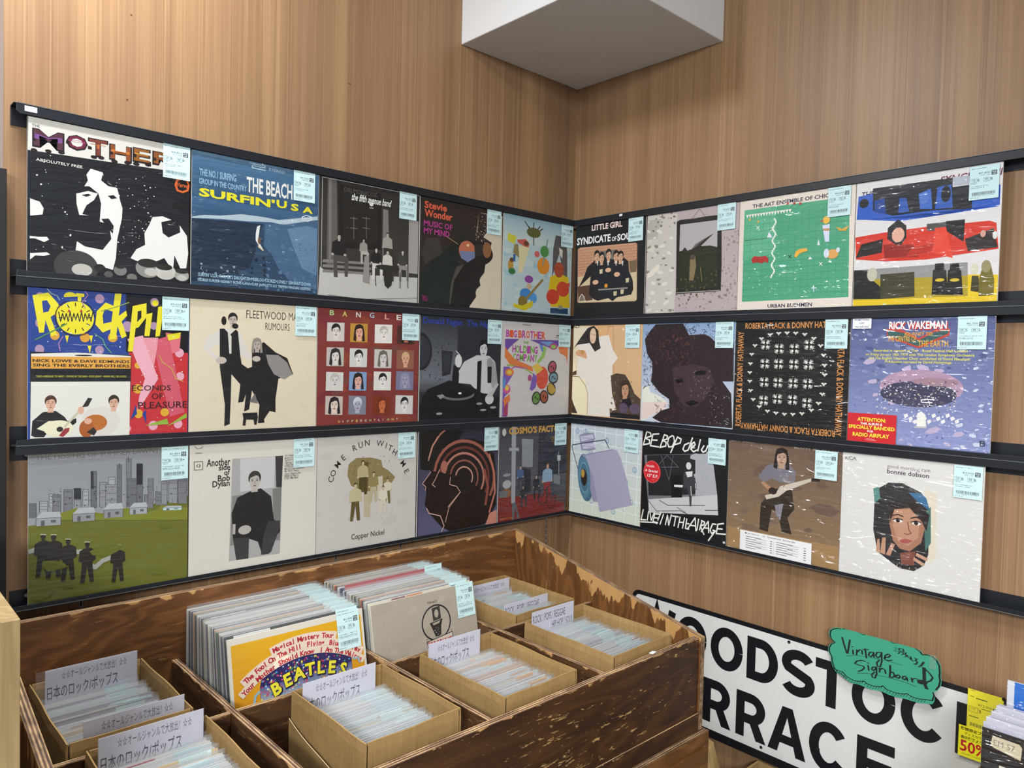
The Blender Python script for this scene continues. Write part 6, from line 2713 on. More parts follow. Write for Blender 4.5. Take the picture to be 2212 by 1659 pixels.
def film_mesh(name, mat, w, h, parent, y=-0.0022, amp=0.0005, seed=0, x0=-0.001, z0=-0.0005, n=20, back=0.0052):
    """a bag: wavy clear front, turned over the sides to a flat back edge"""
    rr = random.Random(seed)
    ph = [rr.uniform(0, 6.28) for _ in range(6)]
    m = MB()
    for j in range(n + 1):
        for i in range(n + 1):
            u, v = i / n, j / n
            e = min(1.0, 7 * min(u, 1 - u, v, 1 - v))
            d = (math.sin(9 * u + 4 * v + ph[0]) + math.sin(17 * v - 6 * u + ph[1]) * .6 + math.sin(23 * u + 13 * v + ph[2]) * .3) * amp * .5 * e
            m.v.append((x0 + w * u, y + d, z0 + h * v))
    for j in range(n):
        for i in range(n):
            a = j * (n + 1) + i
            m.f.append((a, a + 1, a + n + 2, a + n + 1))
            m.m.append(0)
            m.c.append(None)
    return m.build(name, [mat], parent, smooth=True)


def wall_record(wall, row, i):
    x0, x1 = EXT['%s%d' % (wall, row)][i]
    w = abs(x1 - x0)
    lab, price, g1, g2, t0, t1, tv, creased = REC[(wall, row, i)]
    loc = (x0, 0.0, zz(RZ[row])) if wall == 'L' else (0.0, x0, zz(RZ[row]))
    t = thing('record_sleeve', lab, 'record', loc, 0.0 if wall == 'L' else -PI / 2, 'record sleeves on the wall rails')
    m = MB()
    ops = COVER_ART[(wall, row, i)]
    bgc = lin('#cfcac0')
    m.box(0.0, w, 0.0, 0.0045, 0.0, HS, 0, bgc)
    A = Art(m, w, HS, -2e-5)
    A.run(ops)
    m.build('cardboard_cover', ['print'], t)
    bag_ = film_mesh('plastic_sleeve', 'film_creased' if creased else 'film', w + 0.0022, HS - 0.0005, t, seed=hash((wall, row, i)) % 999 if False else row * 31 + i * 7 + (100 if wall == 'R' else 0), amp=0.0007 if creased else 0.0004)
    tw, th = 0.0582, 0.0745
    m = MB()
    A = Art(m, tw, th, -0.00315, 0, t1 / 1000 * w - tw, HS * (1 - (tv + 0) / 1000) - th, 1e-5)
    price_tag_art(A, price, g1, g2, row * 17 + i * 5 + ord(wall))
    m.build('price_tag', ['paper'], bag_)['label'] = 'pale blue price tag'

    def sticker(name, label, u0, v0, u1, v1, ops2):
        m = MB()
        A = Art(m, (u1 - u0) / 1000 * w, (v1 - v0) / 1000 * HS, -0.00305, 0, u0 / 1000 * w, HS * (1 - v1 / 1000))
        A.run(ops2)
        m.build(name, ['paper'], bag_)['label'] = label
    if (wall, row, i) == ('R', 1, 3):
        sticker('sticker', 'red attention sticker', 4, 742, 372, 985, [('r', '#b3262c', 0, 0, 1000, 1000), ('t', '#d9cf3a', 'ATTENTION:', 205, 130, 790, 255, .06, 0), ('t', '#e6e0d8', 'THIS ALBUM IS', 270, 290, 720, 365, .06, 0), ('t', '#d9cf3a', 'SPECIALLY BANDED', 20, 385, 975, 505, .06, 0), ('t', '#e6e0d8', 'FOR', 420, 535, 545, 600, .06, 0), ('t', '#d9cf3a', 'RADIO AIRPLAY', 115, 625, 870, 755, .06, 0), ('r', '#d08a8a', 410, 800, 570, 815), ('r', '#d08a8a', 380, 840, 600, 855)])
        sticker('sticker', 'white promotional sticker', 14, -2, 158, 78, [('r', '#d9dbe0', 0, 0, 1000, 1000), ('t', '#3a3f6a', 'PROMOTIONAL', 100, 60, 900, 220, .05, 0), ('t', '#3a3f6a', 'COPY', 360, 380, 640, 560, .05, 0), ('t', '#3a3f6a', 'NOT FOR SALE', 140, 720, 860, 900, .05, 0)])
    if (wall, row, i) == ('R', 2, 2):
        o2 = [('r', '#cfcecf', 0, 0, 1000, 1000), ('e', '#55565e', 85, 120, 14, 40, 0), ('t', '#3a3b44', 'Epic Records', 115, 90, 275, 155, .05, 0), ('l', '#55565e', 6, 335, 90, 360, 90, 360, 150, 335, 150, 335, 90), ('t', '#3a3b44', 'Demonstration', 400, 75, 590, 140, .05, 0), ('t', '#3a3b44', 'Not For Sale', 615, 75, 780, 140, .05, 0), ('l', '#8a8b92', 3, 490, 250, 490, 900)]
        o2 += [('r', '#6a6b74', 85 + (440 * c), 260 + 110 * r, 85 + 440 * c + (150 if r % 2 else 230), 290 + 110 * r) for c in (0, 1) for r in range(6)]
        o2 += [('r', '#9a9ba2', 240 + (440 * c), 300 + 110 * r, 240 + 440 * c + 150, 318 + 110 * r) for c in (0, 1) for r in range(5)]
        o2 += [('r', '#4a4b54', 440 + (460 * c), 280 + 110 * r, 470 + 460 * c, 310 + 110 * r) for c in (0, 1) for r in range(6)]
        sticker('sticker', 'white track list sticker', 140, 800, 782, 978, o2)
    return t


for wl, n in (('L', 5), ('R', 4)):
    for r in range(3):
        for i in range(n):
            wall_record(wl, r, i)

# ------------------------------------------------------------------ the wooden bin
BX0, BX1 = -1.650, -0.297          # inner faces of the side panels
YB, YF = -0.055, -0.7150           # inner faces of back and front panel
T = 0.018


def ztop(y):
    return -0.5163 + 0.2135 * y


binT = thing('record_bin', 'worn brown plywood record bin with divided compartments on a low cabinet', 'record bin', (0, 0, zz(0)))


def bpart(m, name, mats, bevel=0.0012):
    return m.build(name, mats, binT, bevel=bevel)


BOT = -0.9085
m = MB()
m.box(BX0 - T, BX1 + T, YB, YB + T, BOT, -0.5275, [0, 1, 0, 0, 0, 0])
bpart(m, 'back_panel', ['ply_x', 'edge_y'])
for x0, x1 in ((BX1, BX1 + T), (BX0 - T, BX0)):
    ya, yb_ = -0.7375, YB + (0 if x0 > -1 else 0)
    m = MB()
    m.hexa([(x0, ya, BOT), (x1, ya, BOT), (x1, yb_, BOT), (x0, yb_, BOT), (x0, ya, ztop(ya)), (x1, ya, ztop(ya)), (x1, yb_, ztop(yb_)), (x0, yb_, ztop(yb_))], [0, 1, 1, 0, 0, 0])
    bpart(m, 'side_panel', ['ply_side', 'edge_x'])
m = MB()
m.box(BX0, BX1, YF - T, YF, BOT, -0.674, [0, 1, 0, 0, 0, 0])
bpart(m, 'front_panel', ['ply_front', 'edge_y'])
m = MB()
m.box(BX0, BX1, YF - T - 0.004, YF - T, BOT, -0.8640, [0, 1, 0, 0, 0, 0])
bpart(m, 'front_skirt', ['ply_front', 'edge_y'])
DIV = [(-1.336, -1.322), (-0.984, -0.970), (-0.654, -0.640)]
for x0, x1 in DIV:
    m = MB()
    m.box(x0, x1, YF, YB, -0.880, -0.674, [0, 1, 0, 0, 0, 0])
    bpart(m, 'divider', ['ply_div', 'edge_x'])
m = MB()
xs = [BX0] + [q for d in DIV for q in d] + [BX1]
for k in range(0, len(xs), 2):
    m.box(xs[k], xs[k + 1], -0.3800, -0.3680, -0.880, -0.675, [0, 1, 0, 0, 0, 0])
bpart(m, 'cross_divider', ['ply_cross', 'edge_y'])
m = MB()
m.box(BX0, BX1, YF, YB, -0.893, -0.881)
bpart(m, 'floor_panel', ['ply_cross'])

m = MB()
bx = -0.2700
m.box(-1.70, bx, -0.752, -0.062, 0.0, zz(-0.9095), [0, 1, 0, 0, 0, 0])
cab = thing('base_cabinet', 'dark stained plywood cabinet carrying the record bin', 'cabinet', (0, 0, 0))
m.build('carcass', ['ply_base0', 'edge_y'], cab, bevel=0.0015)
m = MB()
m.box(-1.68, bx - 0.018, -0.7580, -0.752, 0.06, zz(-0.945), 0)
m.build('front_board', ['ply_base0'], cab, bevel=0.001)

# ------------------------------------------------------------------ cardboard boxes
BOXES = {
    'A': (-1.608, -1.398, -0.362, -0.060, -0.652, 'open cardboard box of singles at the back left of the bin, two cards in it'),
    'B': (-1.585, -1.384, -0.700, -0.386, -0.660, 'open cardboard box of singles at the front left corner of the bin'),
    'C': (-1.238, -1.030, -0.695, -0.428, -0.643, 'open cardboard box of singles in front of the yellow sleeve stack'),
    'D': (-0.928, -0.716, -0.702, -0.420, -0.652, 'open cardboard box of singles in front of the linen-coloured sleeve stack'),
    'E': (-0.582, -0.355, -0.365, -0.072, -0.656, 'open cardboard box of singles at the back right of the bin'),
    'F': (-0.598, -0.374, -0.704, -0.414, -0.655, 'open cardboard box of singles at the front right corner of the bin'),
}
BZ = -0.8800
for key, (x0, x1, y0, y1, zt, lab) in BOXES.items():
    t = thing('cardboard_box', lab, 'box', ((x0 + x1) / 2, (y0 + y1) / 2, zz(BZ)), 0, 'cardboard boxes of singles')
    ox, oy = (x0 + x1) / 2, (y0 + y1) / 2
    rr = random.Random(ord(key))
    W2, H2 = (x1 - x0) / 2, zt - BZ
    D2 = (y1 - y0) / 2
    th = 0.0042

    def wallplate(ax, pos, a0, a1, seed):
        """one slightly buckled side, rolled over at the top"""
        m = MB()
        n = 10
        r2 = random.Random(seed)
        p1, p2 = r2.uniform(0, 6), r2.uniform(0, 6)
        inn = -1 if pos > 0 else 1
        for i in range(n + 1):
            q = a0 + (a1 - a0) * i / n
            e = math.sin(PI * i / n)
            for k, (zf, off) in enumerate(((0, 0), (0.45, 0), (0.93, 0), (1.0, 0.0014), (1.0, th + 0.0008 - 0.0012), (0.95, th + 0.001), (0, th))):
                bow = (0.0013 * math.sin(4 * i / n + p1) + 0.0008 * math.sin(9 * i / n + p2)) * e * zf
                zw = (0.0008 * math.sin(7 * i / n + p2)) * e if zf > 0.9 else 0
                c = pos + inn * off + bow
                m.v.append((c, q, zf * H2 + zw) if ax == 0 else (q, c, zf * H2 + zw))
        for i in range(n):
            for k in range(7):
                k2 = (k + 1) % 7
                m.f.append((i * 7 + k, (i + 1) * 7 + k, (i + 1) * 7 + k2, i * 7 + k2))
                m.m.append(0)
                m.c.append(None)
        m.f.append(tuple(range(7)))
        m.f.append(tuple(n * 7 + k for k in range(6, -1, -1)))
        m.m += [0, 0]
        m.c += [None, None]
        return m
    g = 0.006
    for ax, pos, a0, a1, nm in ((0, -W2, -D2 + .001, D2 - .001, 'box_side'), (0, W2, -D2 + .001, D2 - .001, 'box_side'), (1, -D2, -W2 + g, W2 - g, 'box_end'), (1, D2, -W2 + g, W2 - g, 'box_end')):
        wallplate(ax, pos, a0, a1, rr.random()).build(nm, ['kraft'], t, smooth=False)
    m = MB()
    m.box(-W2 + th, W2 - th, -D2 + th, D2 - th, 0.0005, 0.004)
    m.build('box_bottom', ['kraft'], t)
    m = MB()
    for sx in (-1, 1):
        for sy in (-1, 1):
            m.box(min(sx * W2 - sx * .0065, sx * W2 - sx * .0042), max(sx * W2 - sx * .0065, sx * W2 - sx * .0042), min(sy * (D2 - .001), sy * (D2 - .004)), max(sy * (D2 - .001), sy * (D2 - .004)), 0.004, H2 - 0.004)
    m.build('corner_seams', ['dark'], t)['label'] = 'dark open corner seams'
    if key in 'CDE':
        # loose outer flap down the left side, its torn pale edge showing
        m = MB()
        n = 12
        e0, e1 = (0.115, 0.045) if key == 'C' else (0.085, 0.045)
        za = H2 - 0.048 if key != 'E' else H2 - 0.045
        for i in range(n + 1):
            f = i / n
            y = D2 - 0.003 - f * (2 * D2 - 0.012)
            zt2 = za - f * (0.050 if key == 'C' else 0.046) + 0.0035 * math.sin(f * 6 + ord(key)) * (1 if key != 'D' else .4)
            lean = 0.0046 + 0.006 * math.sin(PI * f)
            m.v += [(-W2 - 0.0015, y, 0.002), (-W2 - lean, y, zt2), (-W2 - lean - 0.0012, y, zt2 + 0.0001), (-W2 - 0.0040, y, 0.002)]
        for i in range(n):
            a, c = i * 4, (i + 1) * 4
            for k, mi in ((0, 0), (1, 1), (2, 0)):
                m.f.append((a + k, c + k, c + k + 1, a + k + 1))
                m.m.append(mi)
                m.c.append(None)
        m.build('outer_flap', ['kraft', 'cord'], t)['label'] = 'loose outer flap with a pale torn edge'

# ------------------------------------------------------------------ singles packed in the boxes
WHITES = ['#d9d8d4', '#cfd3d3', '#dcd7cc', '#c9cfd0', '#e0dfdc', '#d3cdc6', '#c6cccd', '#d8d0c8', '#cdd6d8', '#dad9e0']
ODD = ['#c98a58', '#8c5a68', '#7a86a8', '#4f7a68', '#b0453f', '#d09a48', '#6f5a7a', '#a9b0c2', '#3f4a5e', '#d2b27c', '#c9a2a8']
SINGLES = {
    'A': (36, 0.24, 0, 'back left box, between its two cards'),
    'B': (38, 0.28, 0, 'front left box'),
    'C': (56, 0.26, 0.02, 'box before the yellow sleeve stack'),
    'D': (50, 0.20, 0.30, 'box before the linen-coloured sleeve stack'),
    'E': (34, 0.20, 0.10, 'back right box'),
    'F': (50, 0.26, 0.08, 'front right box'),
}


def single_mesh(rr, odd, tagp, orange):
    """7-inch sleeve in a clear bag with a price tag strip at its upper right"""
    w, h = 0.178, 0.182 + rr.uniform(-0.005, 0.003)
    c = lin(rr.choice(ODD) if rr.random() < odd else rr.choice(WHITES))
    m = MB()
    m.box(-w / 2, w / 2, -0.0006, 0.0006, 0.0, h, 0, c)
    if rr.random() < 0.7:
        u0 = rr.uniform(0.0, 0.6)
        u1 = min(1.0, u0 + rr.uniform(0.15, 0.5))
        c2 = lin(rr.choice(ODD + WHITES * 2))
        m.box(-w / 2 + w * u0, -w / 2 + w * u1, -0.0008, 0.0006, h - rr.uniform(0.02, 0.06), h - rr.uniform(0.0, 0.006), 0, c2)
    if rr.random() < tagp:
        tc = lin(orange if orange else rr.choice(('#b9d3d4', '#c3d8d8', '#b2cdd0', '#c9d8d8')))
        x1 = w / 2 - rr.uniform(0.002, 0.03)
        m.box(x1 - rr.uniform(0.045, 0.056), x1, -0.0012, 0.0006, h - 0.07, h + rr.uniform(-0.002, 0.004), 0, tc)
    hh = h + 0.008 + rr.uniform(0, 0.004)
    ww = w / 2 + 0.0022
    a, b = rr.uniform(-.0004, .0004), rr.uniform(-.0004, .0004)
    m.quad([(-ww, -0.0014, 0.002), (ww, -0.0014, 0.002), (ww, -0.0014 + a, hh), (-ww, -0.0014 + b, hh)], 1)
    return m


for key, (n, odd, orange, where) in SINGLES.items():
    x0, x1, y0, y1, zt, _ = BOXES[key]
    rr = random.Random(ord(key) * 7)
    protos = [single_mesh(rr, odd, 0.72, '#d2a06c' if rr.random() < orange * 2.0 else None).build('single_record', ['print', 'film_thin']) for _ in range(14)]
    cx = (x0 + x1) / 2
    back, front = y1 - 0.052, y0 + 0.012
    if key == 'A':
        front = -0.330
    used = set()
    lab = 'plastic-bagged vinyl single packed upright in the ' + where
    slack = max(0.0002, (x1 - x0) / 2 - 0.0085 - 0.0915)
    hz = BZ + 0.0060 + (0.006 if key in 'ABDEF' else 0.010)
    for i in range(n):
        f = i / (n - 1)
        k = rr.randrange(len(protos))
        if k in used:
            o = protos[k].copy()
            COL.objects.link(o)
        else:
            o = protos[k]
            used.add(k)
        lean = math.radians(9.0 - 5.0 * f) + rr.uniform(-.004, .004)
        y = back + (front - back) * f
        if key == 'E' and f >= 0.5:
            y = -0.296 + (front + 0.296) * (f - 0.5) / 0.5
        elif key == 'E':
            y = back + (-0.262 - back) * f / 0.5
        o.location = (cx + rr.uniform(-1, 1) * slack, y, zz(hz))
        o.rotation_euler = (-lean, 0, 0)
        tag(o, lab, 'record', 'singles in the ' + where)
    for k, o in enumerate(protos):
        if k not in used:
            bpy.data.objects.remove(o)

# ------------------------------------------------------------------ genre cards
JP = [('t', '#3b3450', '☆☆オールジャンルで大放出！☆☆', 170, 55, 880, 200, 0, 0), ('t', '#2c2740', '日本のロック/ポップス', 20, 260, 780, 480, 0.012, 0), ('t', '#3b3450', 'アナログシングル 新着品', 320, 590, 960, 740, 0, 0)]
RK = [('t', '#3b3450', 'ROCK / POPS / REGGAE', 25, 80, 790, 240, 0.012, 0), ('t', '#3b3450', 'HIP HOP / SOUL', 470, 290, 985, 440, 0.012, 0), ('t', '#3b3450', 'アナログシングル 新着品', 320, 590, 960, 740, 0, 0)]
EB = [('t', '#3b3450', '☆☆オールジャンルで大放出！☆☆', 110, 55, 880, 190, 0, 0), ('t', '#2c2740', 'ROCK / POPS', 20, 260, 420, 420, 0.012, 0), ('t', '#3b3450', 'アナログシングル 新着品', 280, 480, 980, 640, 0, 0)]
CARDS = [
    ('A', -1.586, -1.419, -0.094, -0.620, JP, 'white genre card standing at the back of the back left box'),
    ('A', -1.577, -1.409, -0.341, -0.630, JP, 'white genre card standing at the front of the back left box'),
    ('B', -1.571, -1.400, -0.412, -0.634, JP, 'white genre card at the back of the front left corner box'),
    ('C', -1.223, -1.059, -0.446, -0.628, JP, 'white genre card in the box before the yellow sleeve stack'),
    ('D', -0.917, -0.767, -0.439, -0.627, JP, 'white genre card in the box before the linen-coloured sleeve stack'),
    ('E', -0.530, -0.365, -0.105, -0.655, EB, 'white genre card at the back of the back right box, half hidden by sleeves'),
    ('E', -0.536, -0.366, -0.270, -0.662, RK, 'white genre card in the middle of the back right box'),
    ('F', -0.591, -0.436, -0.434, -0.628, RK, 'white genre card at the back of the front right corner box'),
]
for key, x0, x1, y, zt, art, lab in CARDS:
    hgt = 0.125
    t = thing('genre_card', lab, 'sign', ((x0 + x1) / 2, y, zz(zt - hgt)), 0, 'genre cards among the singles')
    w = x1 - x0
    m = MB()
    m.box(-w / 2, w / 2, 0.0, 0.0006, 0.0, hgt, 0, lin('#d3d1de'))
    A = Art(m, w, hgt, -2e-5, 0, -w / 2, 0)
    A.rect(0, 0, 1000, 1000, lin('#d6d4e2'))
    A.run(art)
    m.build('card', ['paper'], t)
    m = MB()
    e = 0.016 if (key, art) == ('A', JP) and y > -0.2 else 0.002
    m.quad([(-w / 2 - e, -0.0006, -0.01), (w / 2 + 0.001, -0.0006, -0.01), (w / 2 + 0.001, -0.0006, hgt + 0.001), (-w / 2 - e, -0.0006, hgt + 0.001)])
    m.build('clear_holder', ['film_thin'], t)

# ------------------------------------------------------------------ the two stacks of LPs
SPINE = ['#d8d3c8', '#c9c4ba', '#24242c', '#d0cabd', '#2b2558', '#cfc8ba', '#c98a3a', '#4f6b58', '#1d2a30', '#d6cfc0', '#c8c3bb', '#2b2d52', '#b9b4ac', '#1b1b1d', '#8a8478', '#cdbf9e', '#c2c6cc', '#d9d5cc', '#3a3438', '#bdb6a8']
SPINE2 = ['#d6d0c4', '#221f20', '#c9bd94', '#24262c', '#8f8d8a', '#c2bcae', '#1f1f22', '#c7b078', '#b23a38', '#18191c', '#cfc9bd', '#d6d2ca', '#2f3a5c', '#d8d0bb', '#b7a25a', '#c9d3d8', '#3a3a44', '#d9d5cb', '#a9b6c8', '#c8beb0']


def lp_protos(spines, w, seed):
    out = []
    rr = random.Random(seed)
    for c in spines:
        h = 0.3135 + rr.uniform(-.0015, .0015)
        th = 0.0024 + rr.uniform(0, 0.0012)
        m = MB()
        cc = lin(c)
        m.box(0, w, 0, th, 0, h, 0, cc)
        for _ in range(rr.randint(0, 2)):
            u = rr.uniform(0.05, 0.6)
            m.box(w * u, w * (u + rr.uniform(.08, .3)), -2e-4, 0, h - 0.05, h - 0.001, 0, lin(rr.choice(ODD + WHITES)))
        out.append((m, h, th))
    return out


def lp_stack(x0, w, spines, n, seed, label, group, special):
    rr = random.Random(seed)
    ob = []
    for m, h, th in lp_protos(spines, w, seed):
        t = thing('lp_record', label, 'record', (0, 0, 0), 0, group)
        m.build('cardboard_cover', ['print'], t)
        f = MB()
        top = h + 0.006 + rr.uniform(0, 0.004)
        e = 0.0012
        dz = rr.uniform(-.0006, .0006)
        f.quad([(-e, -0.0008, 0), (w + e, -0.0008, 0), (w + e, -0.0008 - dz, top), (-e, -0.0008 + dz, top)])
        f.quad([(-e, th + 0.0006, 0), (-e, -0.0008, 0), (-e, -0.0008, h), (-e, th + 0.0006, h)])
        bag_ = f.build('plastic_sleeve', ['film_thin'], t)
        g = MB()
        tw = 0.055
        tx = w - tw - rr.uniform(0.0, 0.012)
        A = Art(g, tw, 0.082, -0.0013, 0, tx, h + 0.003 - 0.082, 1e-5)
        A.rect(0, 0, 1000, 1000, CY)
        A.layer()
        for k in range(5):
            A.rect(70, 70 + k * 60, 70 + rr.uniform(300, 800), 90 + k * 60, INK)
        g.build('price_tag', ['paper'], bag_)['label'] = 'pale blue price tag'
        ob.append(t)

    def dup(r):
        c = r.copy()
        COL.objects.link(c)
        for ch in list(r.children):
            d = ch.copy()
            COL.objects.link(d)
            d.parent = c
            for g in list(ch.children):
                e = g.copy()
                COL.objects.link(e)
                e.parent = d
        return c
    used = set()
    yt0, yt1 = -0.064, -0.2715
    yb0, yb1 = -0.0665, -0.335
    for i in range(n):
        if i in special:
            continue
        f = i / n
        k = special.get(i, rr.randrange(len(ob)) if i > n - len(ob) * 0 else i % len(ob))
        r = ob[k] if k not in used else dup(ob[k])
        used.add(k)
        yt = yt0 + (yt1 - yt0) * f
        yb = yb0 + (yb1 - yb0) * f
        lean = math.asin(max(0.0, (yt - yb) / 0.315))
        r.location = (x0 + rr.uniform(-.0015, .0015), yb, zz(-0.8795))
        r.rotation_euler = (-lean, 0, 0)
    for k, r in enumerate(ob):
        if k not in used:
            for ch in list(r.children_recursive):
                bpy.data.objects.remove(ch)
            bpy.data.objects.remove(r)


lp_stack(-1.3055, 0.313, SPINE, 34, 5, 'plastic-sleeved LP in the stack behind the yellow sleeve', 'LPs behind the yellow sleeve', {})
lp_stack(-0.9660, 0.3085, SPINE2, 34, 8, 'plastic-sleeved LP in the stack behind the linen-coloured sleeve', 'LPs behind the linen-coloured sleeve', {13: 0, 14: 0})


def front_lp(x0, w, label, ops, price, film):
    t = thing('lp_record', label, 'record', (x0, -0.3425, zz(-0.8795)), 0, 'LPs in the bin')
    t.rotation_euler = (-math.asin((0.3425 - 0.2780) / 0.315), 0, 0)
    h = 0.3135
    m = MB()
    m.box(0, w, 0, 0.004, 0, h, 0, lin('#d9d3c6'))
    A = Art(m, w, h, -2e-5)
    A.run(ops)
    m.build('cardboard_cover', ['print'], t)
    bag_ = film_mesh('plastic_sleeve', film, w + 0.003, h + 0.004, t, -0.0012, 0.0002, 3, -0.0015, 0)
    m = MB()
    tw = 0.057
    A = Art(m, tw, 0.084, -0.0017, 0, w - tw - (0.011 if w > .3125 else 0.0035), h + 0.003 - 0.084, 1e-5)
    price_tag_art(A, price, 'B', 'B', 77)
    m.build('price_tag', ['paper'], bag_)['label'] = 'pale blue price tag'
    return t


def stars(n, x0, y0, x1, y1, a, b, cols, seed, inside=None):
    rr = random.Random(seed)
    out = []
    k = 0
    while k < n:
        x, y, q = rr.uniform(x0, x1), rr.uniform(y0, y1), rr.uniform(a, b)
        if inside and not inside(x, y):
            continue
        k += 1
        ro = rr.uniform(0, 6)
        P = []
        for i in range(10):
            r = q if i % 2 == 0 else q * 0.45
            t = ro + i * PI / 5
            P += [x + r * math.cos(t), y + r * math.sin(t)]
        out.append(('p', rr.choice(cols)) + tuple(P))
    return out


YEL = [('r', '#d6cfc0', 0, 0, 1000, 1000), ('g', '#d9a51c', '#cf6f2a', 22, 42, 982, 1000)]
PAN = [195, 345]
for k in range(21):
    t = math.radians(-27 + k * 2.9)
    PAN += [525 + 690 * math.sin(t), 910 - 690 * math.cos(t)]
PAN += [880, 340, 880, 620, 195, 620]
YEL += [('p', '#2e2a5c') + tuple(PAN), ('g', '#55558a', '#a9b8c0', 197, 350, 878, 470), ('r', '#a9b8c0', 197, 470, 878, 1000)]


def in_arch(x, y):
    return 200 < x < 875 and math.hypot(x - 525, y - 910) < 675


YEL += stars(230, 200, 215, 875, 430, 6, 11, ['#c83a52', '#3f8f6a', '#e0d24a', '#5a9ad0', '#d04a7a', '#d8dce8'], 3, in_arch)
YEL += stars(70, 205, 400, 870, 560, 5, 9, ['#b8344a', '#2f7f5a', '#d8c83a', '#b8344a'], 4)
for i, (r, a0, a1, tx) in enumerate(((808, -16, 16.5, 'Magical Mystery Tour'), (760, -34.5, 34.5, 'The Fool On The Hill  Flying  Blue Jay Way'), (711, -39, 38, 'Your Mother Should Know  I Am The Walrus'))):
    cx, cy = 525, 910
    P = []
    for k in range(25):
        t = math.radians(a0 - 1.5 + (a1 - a0 + 3) * k / 24)
        P.append((cx + (r + 25) * math.sin(t), cy - (r + 25) * math.cos(t)))
    for k in range(24, -1, -1):
        t = math.radians(a0 - 1.5 + (a1 - a0 + 3) * k / 24)
        P.append((cx + (r - 23) * math.sin(t), cy - (r - 23) * math.cos(t)))
    YEL += [('p', '#e0cdb8') + tuple(q for p in P for q in p), ('a', '#b02233', tx, cx, cy, r - 3, a0, a1, 34, 0.09)]
for i, ch in enumerate('BEATLES'):
    t = (i - 3) / 3.0
    x = 555 + t * 250
    y = 318 + 62 * t * t
    YEL += [('c', '#20203a', ch, x + 3, y + 3, 88, t * 18, 0.17), ('c', '#e6da3c', ch, x, y, 82, t * 18, 0.09)]
YEL += [('l', '#8fb0bc', 16, 60, 480, 110, 470, 150, 430, 160, 390, 190, 370), ('l', '#8fb0bc', 12, 885, 330, 930, 335, 940, 370), ('p', '#a8744a', 300, 465, 306, 430, 316, 455, 326, 425, 332, 455, 345, 438, 338, 480, 310, 485)]
front_lp(-1.3045, 0.3145, 'yellow and orange LP sleeve with curved red lettering, front of the left stack', YEL, '1,900', 'film')
LIN = [('r', '#aaa090', 0, 0, 1000, 1000), ('s', '#afa595', 40, 0, 0, 1000, 1000, 40, 140, 5, 1), ('s', '#a69c8c', 30, 0, 0, 1000, 1000, 30, 110, 6, 1), ('t', '#2b2724', 'PAS-6012', 520, 72, 612, 90, 0.04, 0)]
ring = []
for i in range(41):
    t = 2 * PI * i / 40
    ring += [587 + 138 * math.cos(t), 243 + 132 * math.sin(t)]
LIN += [('l', '#221f2a', 12) + tuple(ring), ('p', '#3a3836', 552, 128, 632, 122, 636, 222, 556, 228), ('e', '#aaa090', 594, 176, 20, 32, 0), ('p', '#2f2d2b', 520, 238, 650, 224, 630, 275, 622, 340, 600, 352, 566, 348, 548, 300), ('p', '#aaa090', 546, 244, 626, 234, 612, 252, 556, 260), ('s', '#8a857a', 10, 560, 275, 610, 338, 4, 11, 7, 0),
        ('p', '#cfc4b4', 480, 372, 735, 345, 728, 470, 488, 500), ('l', '#221f2a', 6, 480, 372, 735, 345, 728, 470, 488, 500, 480, 372), ('t', '#b02a3c', '"GOODUNS"', 488, 376, 722, 430, 0.09, 0), ('s', '#2f2d2b', 10, 470, 345, 490, 380, 4, 9, 8, 0), ('s', '#2f2d2b', 8, 715, 325, 740, 352, 4, 9, 9, 0)]
front_lp(-0.9675, 0.3105, 'linen-coloured LP sleeve with a black ring emblem, front of the right stack', LIN, '3,650', 'film')

# one red sleeve standing proud of the right stack
t = thing('lp_record', 'LP with a bright red sleeve standing proud in the stack behind the linen-coloured sleeve', 'record', (-0.966, -0.1745, zz(-0.8785)), 0, 'LPs in the bin')
t.rotation_euler = (-math.asin((0.1745 - 0.1485) / 0.315), 0, 0)
m = MB()
m.box(0.008, 0.3065, 0, 0.003, 0.006, 0.322, 0, lin('#a92c34'))
m.build('cardboard_cover', ['print'], t)
m = MB()
m.quad([(0.006, -0.0008, 0.004), (0.3075, -0.0008, 0.004), (0.3075, -0.0012, 0.331), (0.006, -0.0004, 0.331)])
bag_ = m.build('plastic_sleeve', ['film_thin'], t)
m = MB()
A = Art(m, 0.057, 0.084, -0.0014, 0, 0.2475, 0.329 - 0.084, 1e-5)
price_tag_art(A, '2,300', 'B', 'B', 12)
m.build('price_tag', ['paper'], bag_)['label'] = 'pale blue price tag'

# white paper scrap on the bin's front edge
m = MB()
m.hexa([(-0.476, -0.722, zz(-0.6736)), (-0.458, -0.720, zz(-0.6736)), (-0.462, -0.711, zz(-0.6736)), (-0.478, -0.713, zz(-0.6736)), (-0.476, -0.722, zz(-0.673)), (-0.458, -0.720, zz(-0.6728)), (-0.462, -0.711, zz(-0.673)), (-0.478, -0.713, zz(-0.673))], 0, lin('#e4e4ea'))
tag(m.build('paper_scrap', ['paper'], off=(-0.468, -0.717, zz(-0.6736))), 'small white paper scrap on the front edge of the wooden bin', 'paper')

# ------------------------------------------------------------------ enamel street sign leaning on the right wall
SX = 0.0105                       # front face
sy0, sy1 = -0.285, -1.345
sz1, sz0 = -0.7165, -1.088
sg = thing('street_sign', 'white enamel street sign with big black capitals and black rim on the right wall', 'sign', (SX, sy0, zz(sz0)), -PI / 2)
SW, SH = sy0 - sy1, sz1 - sz0


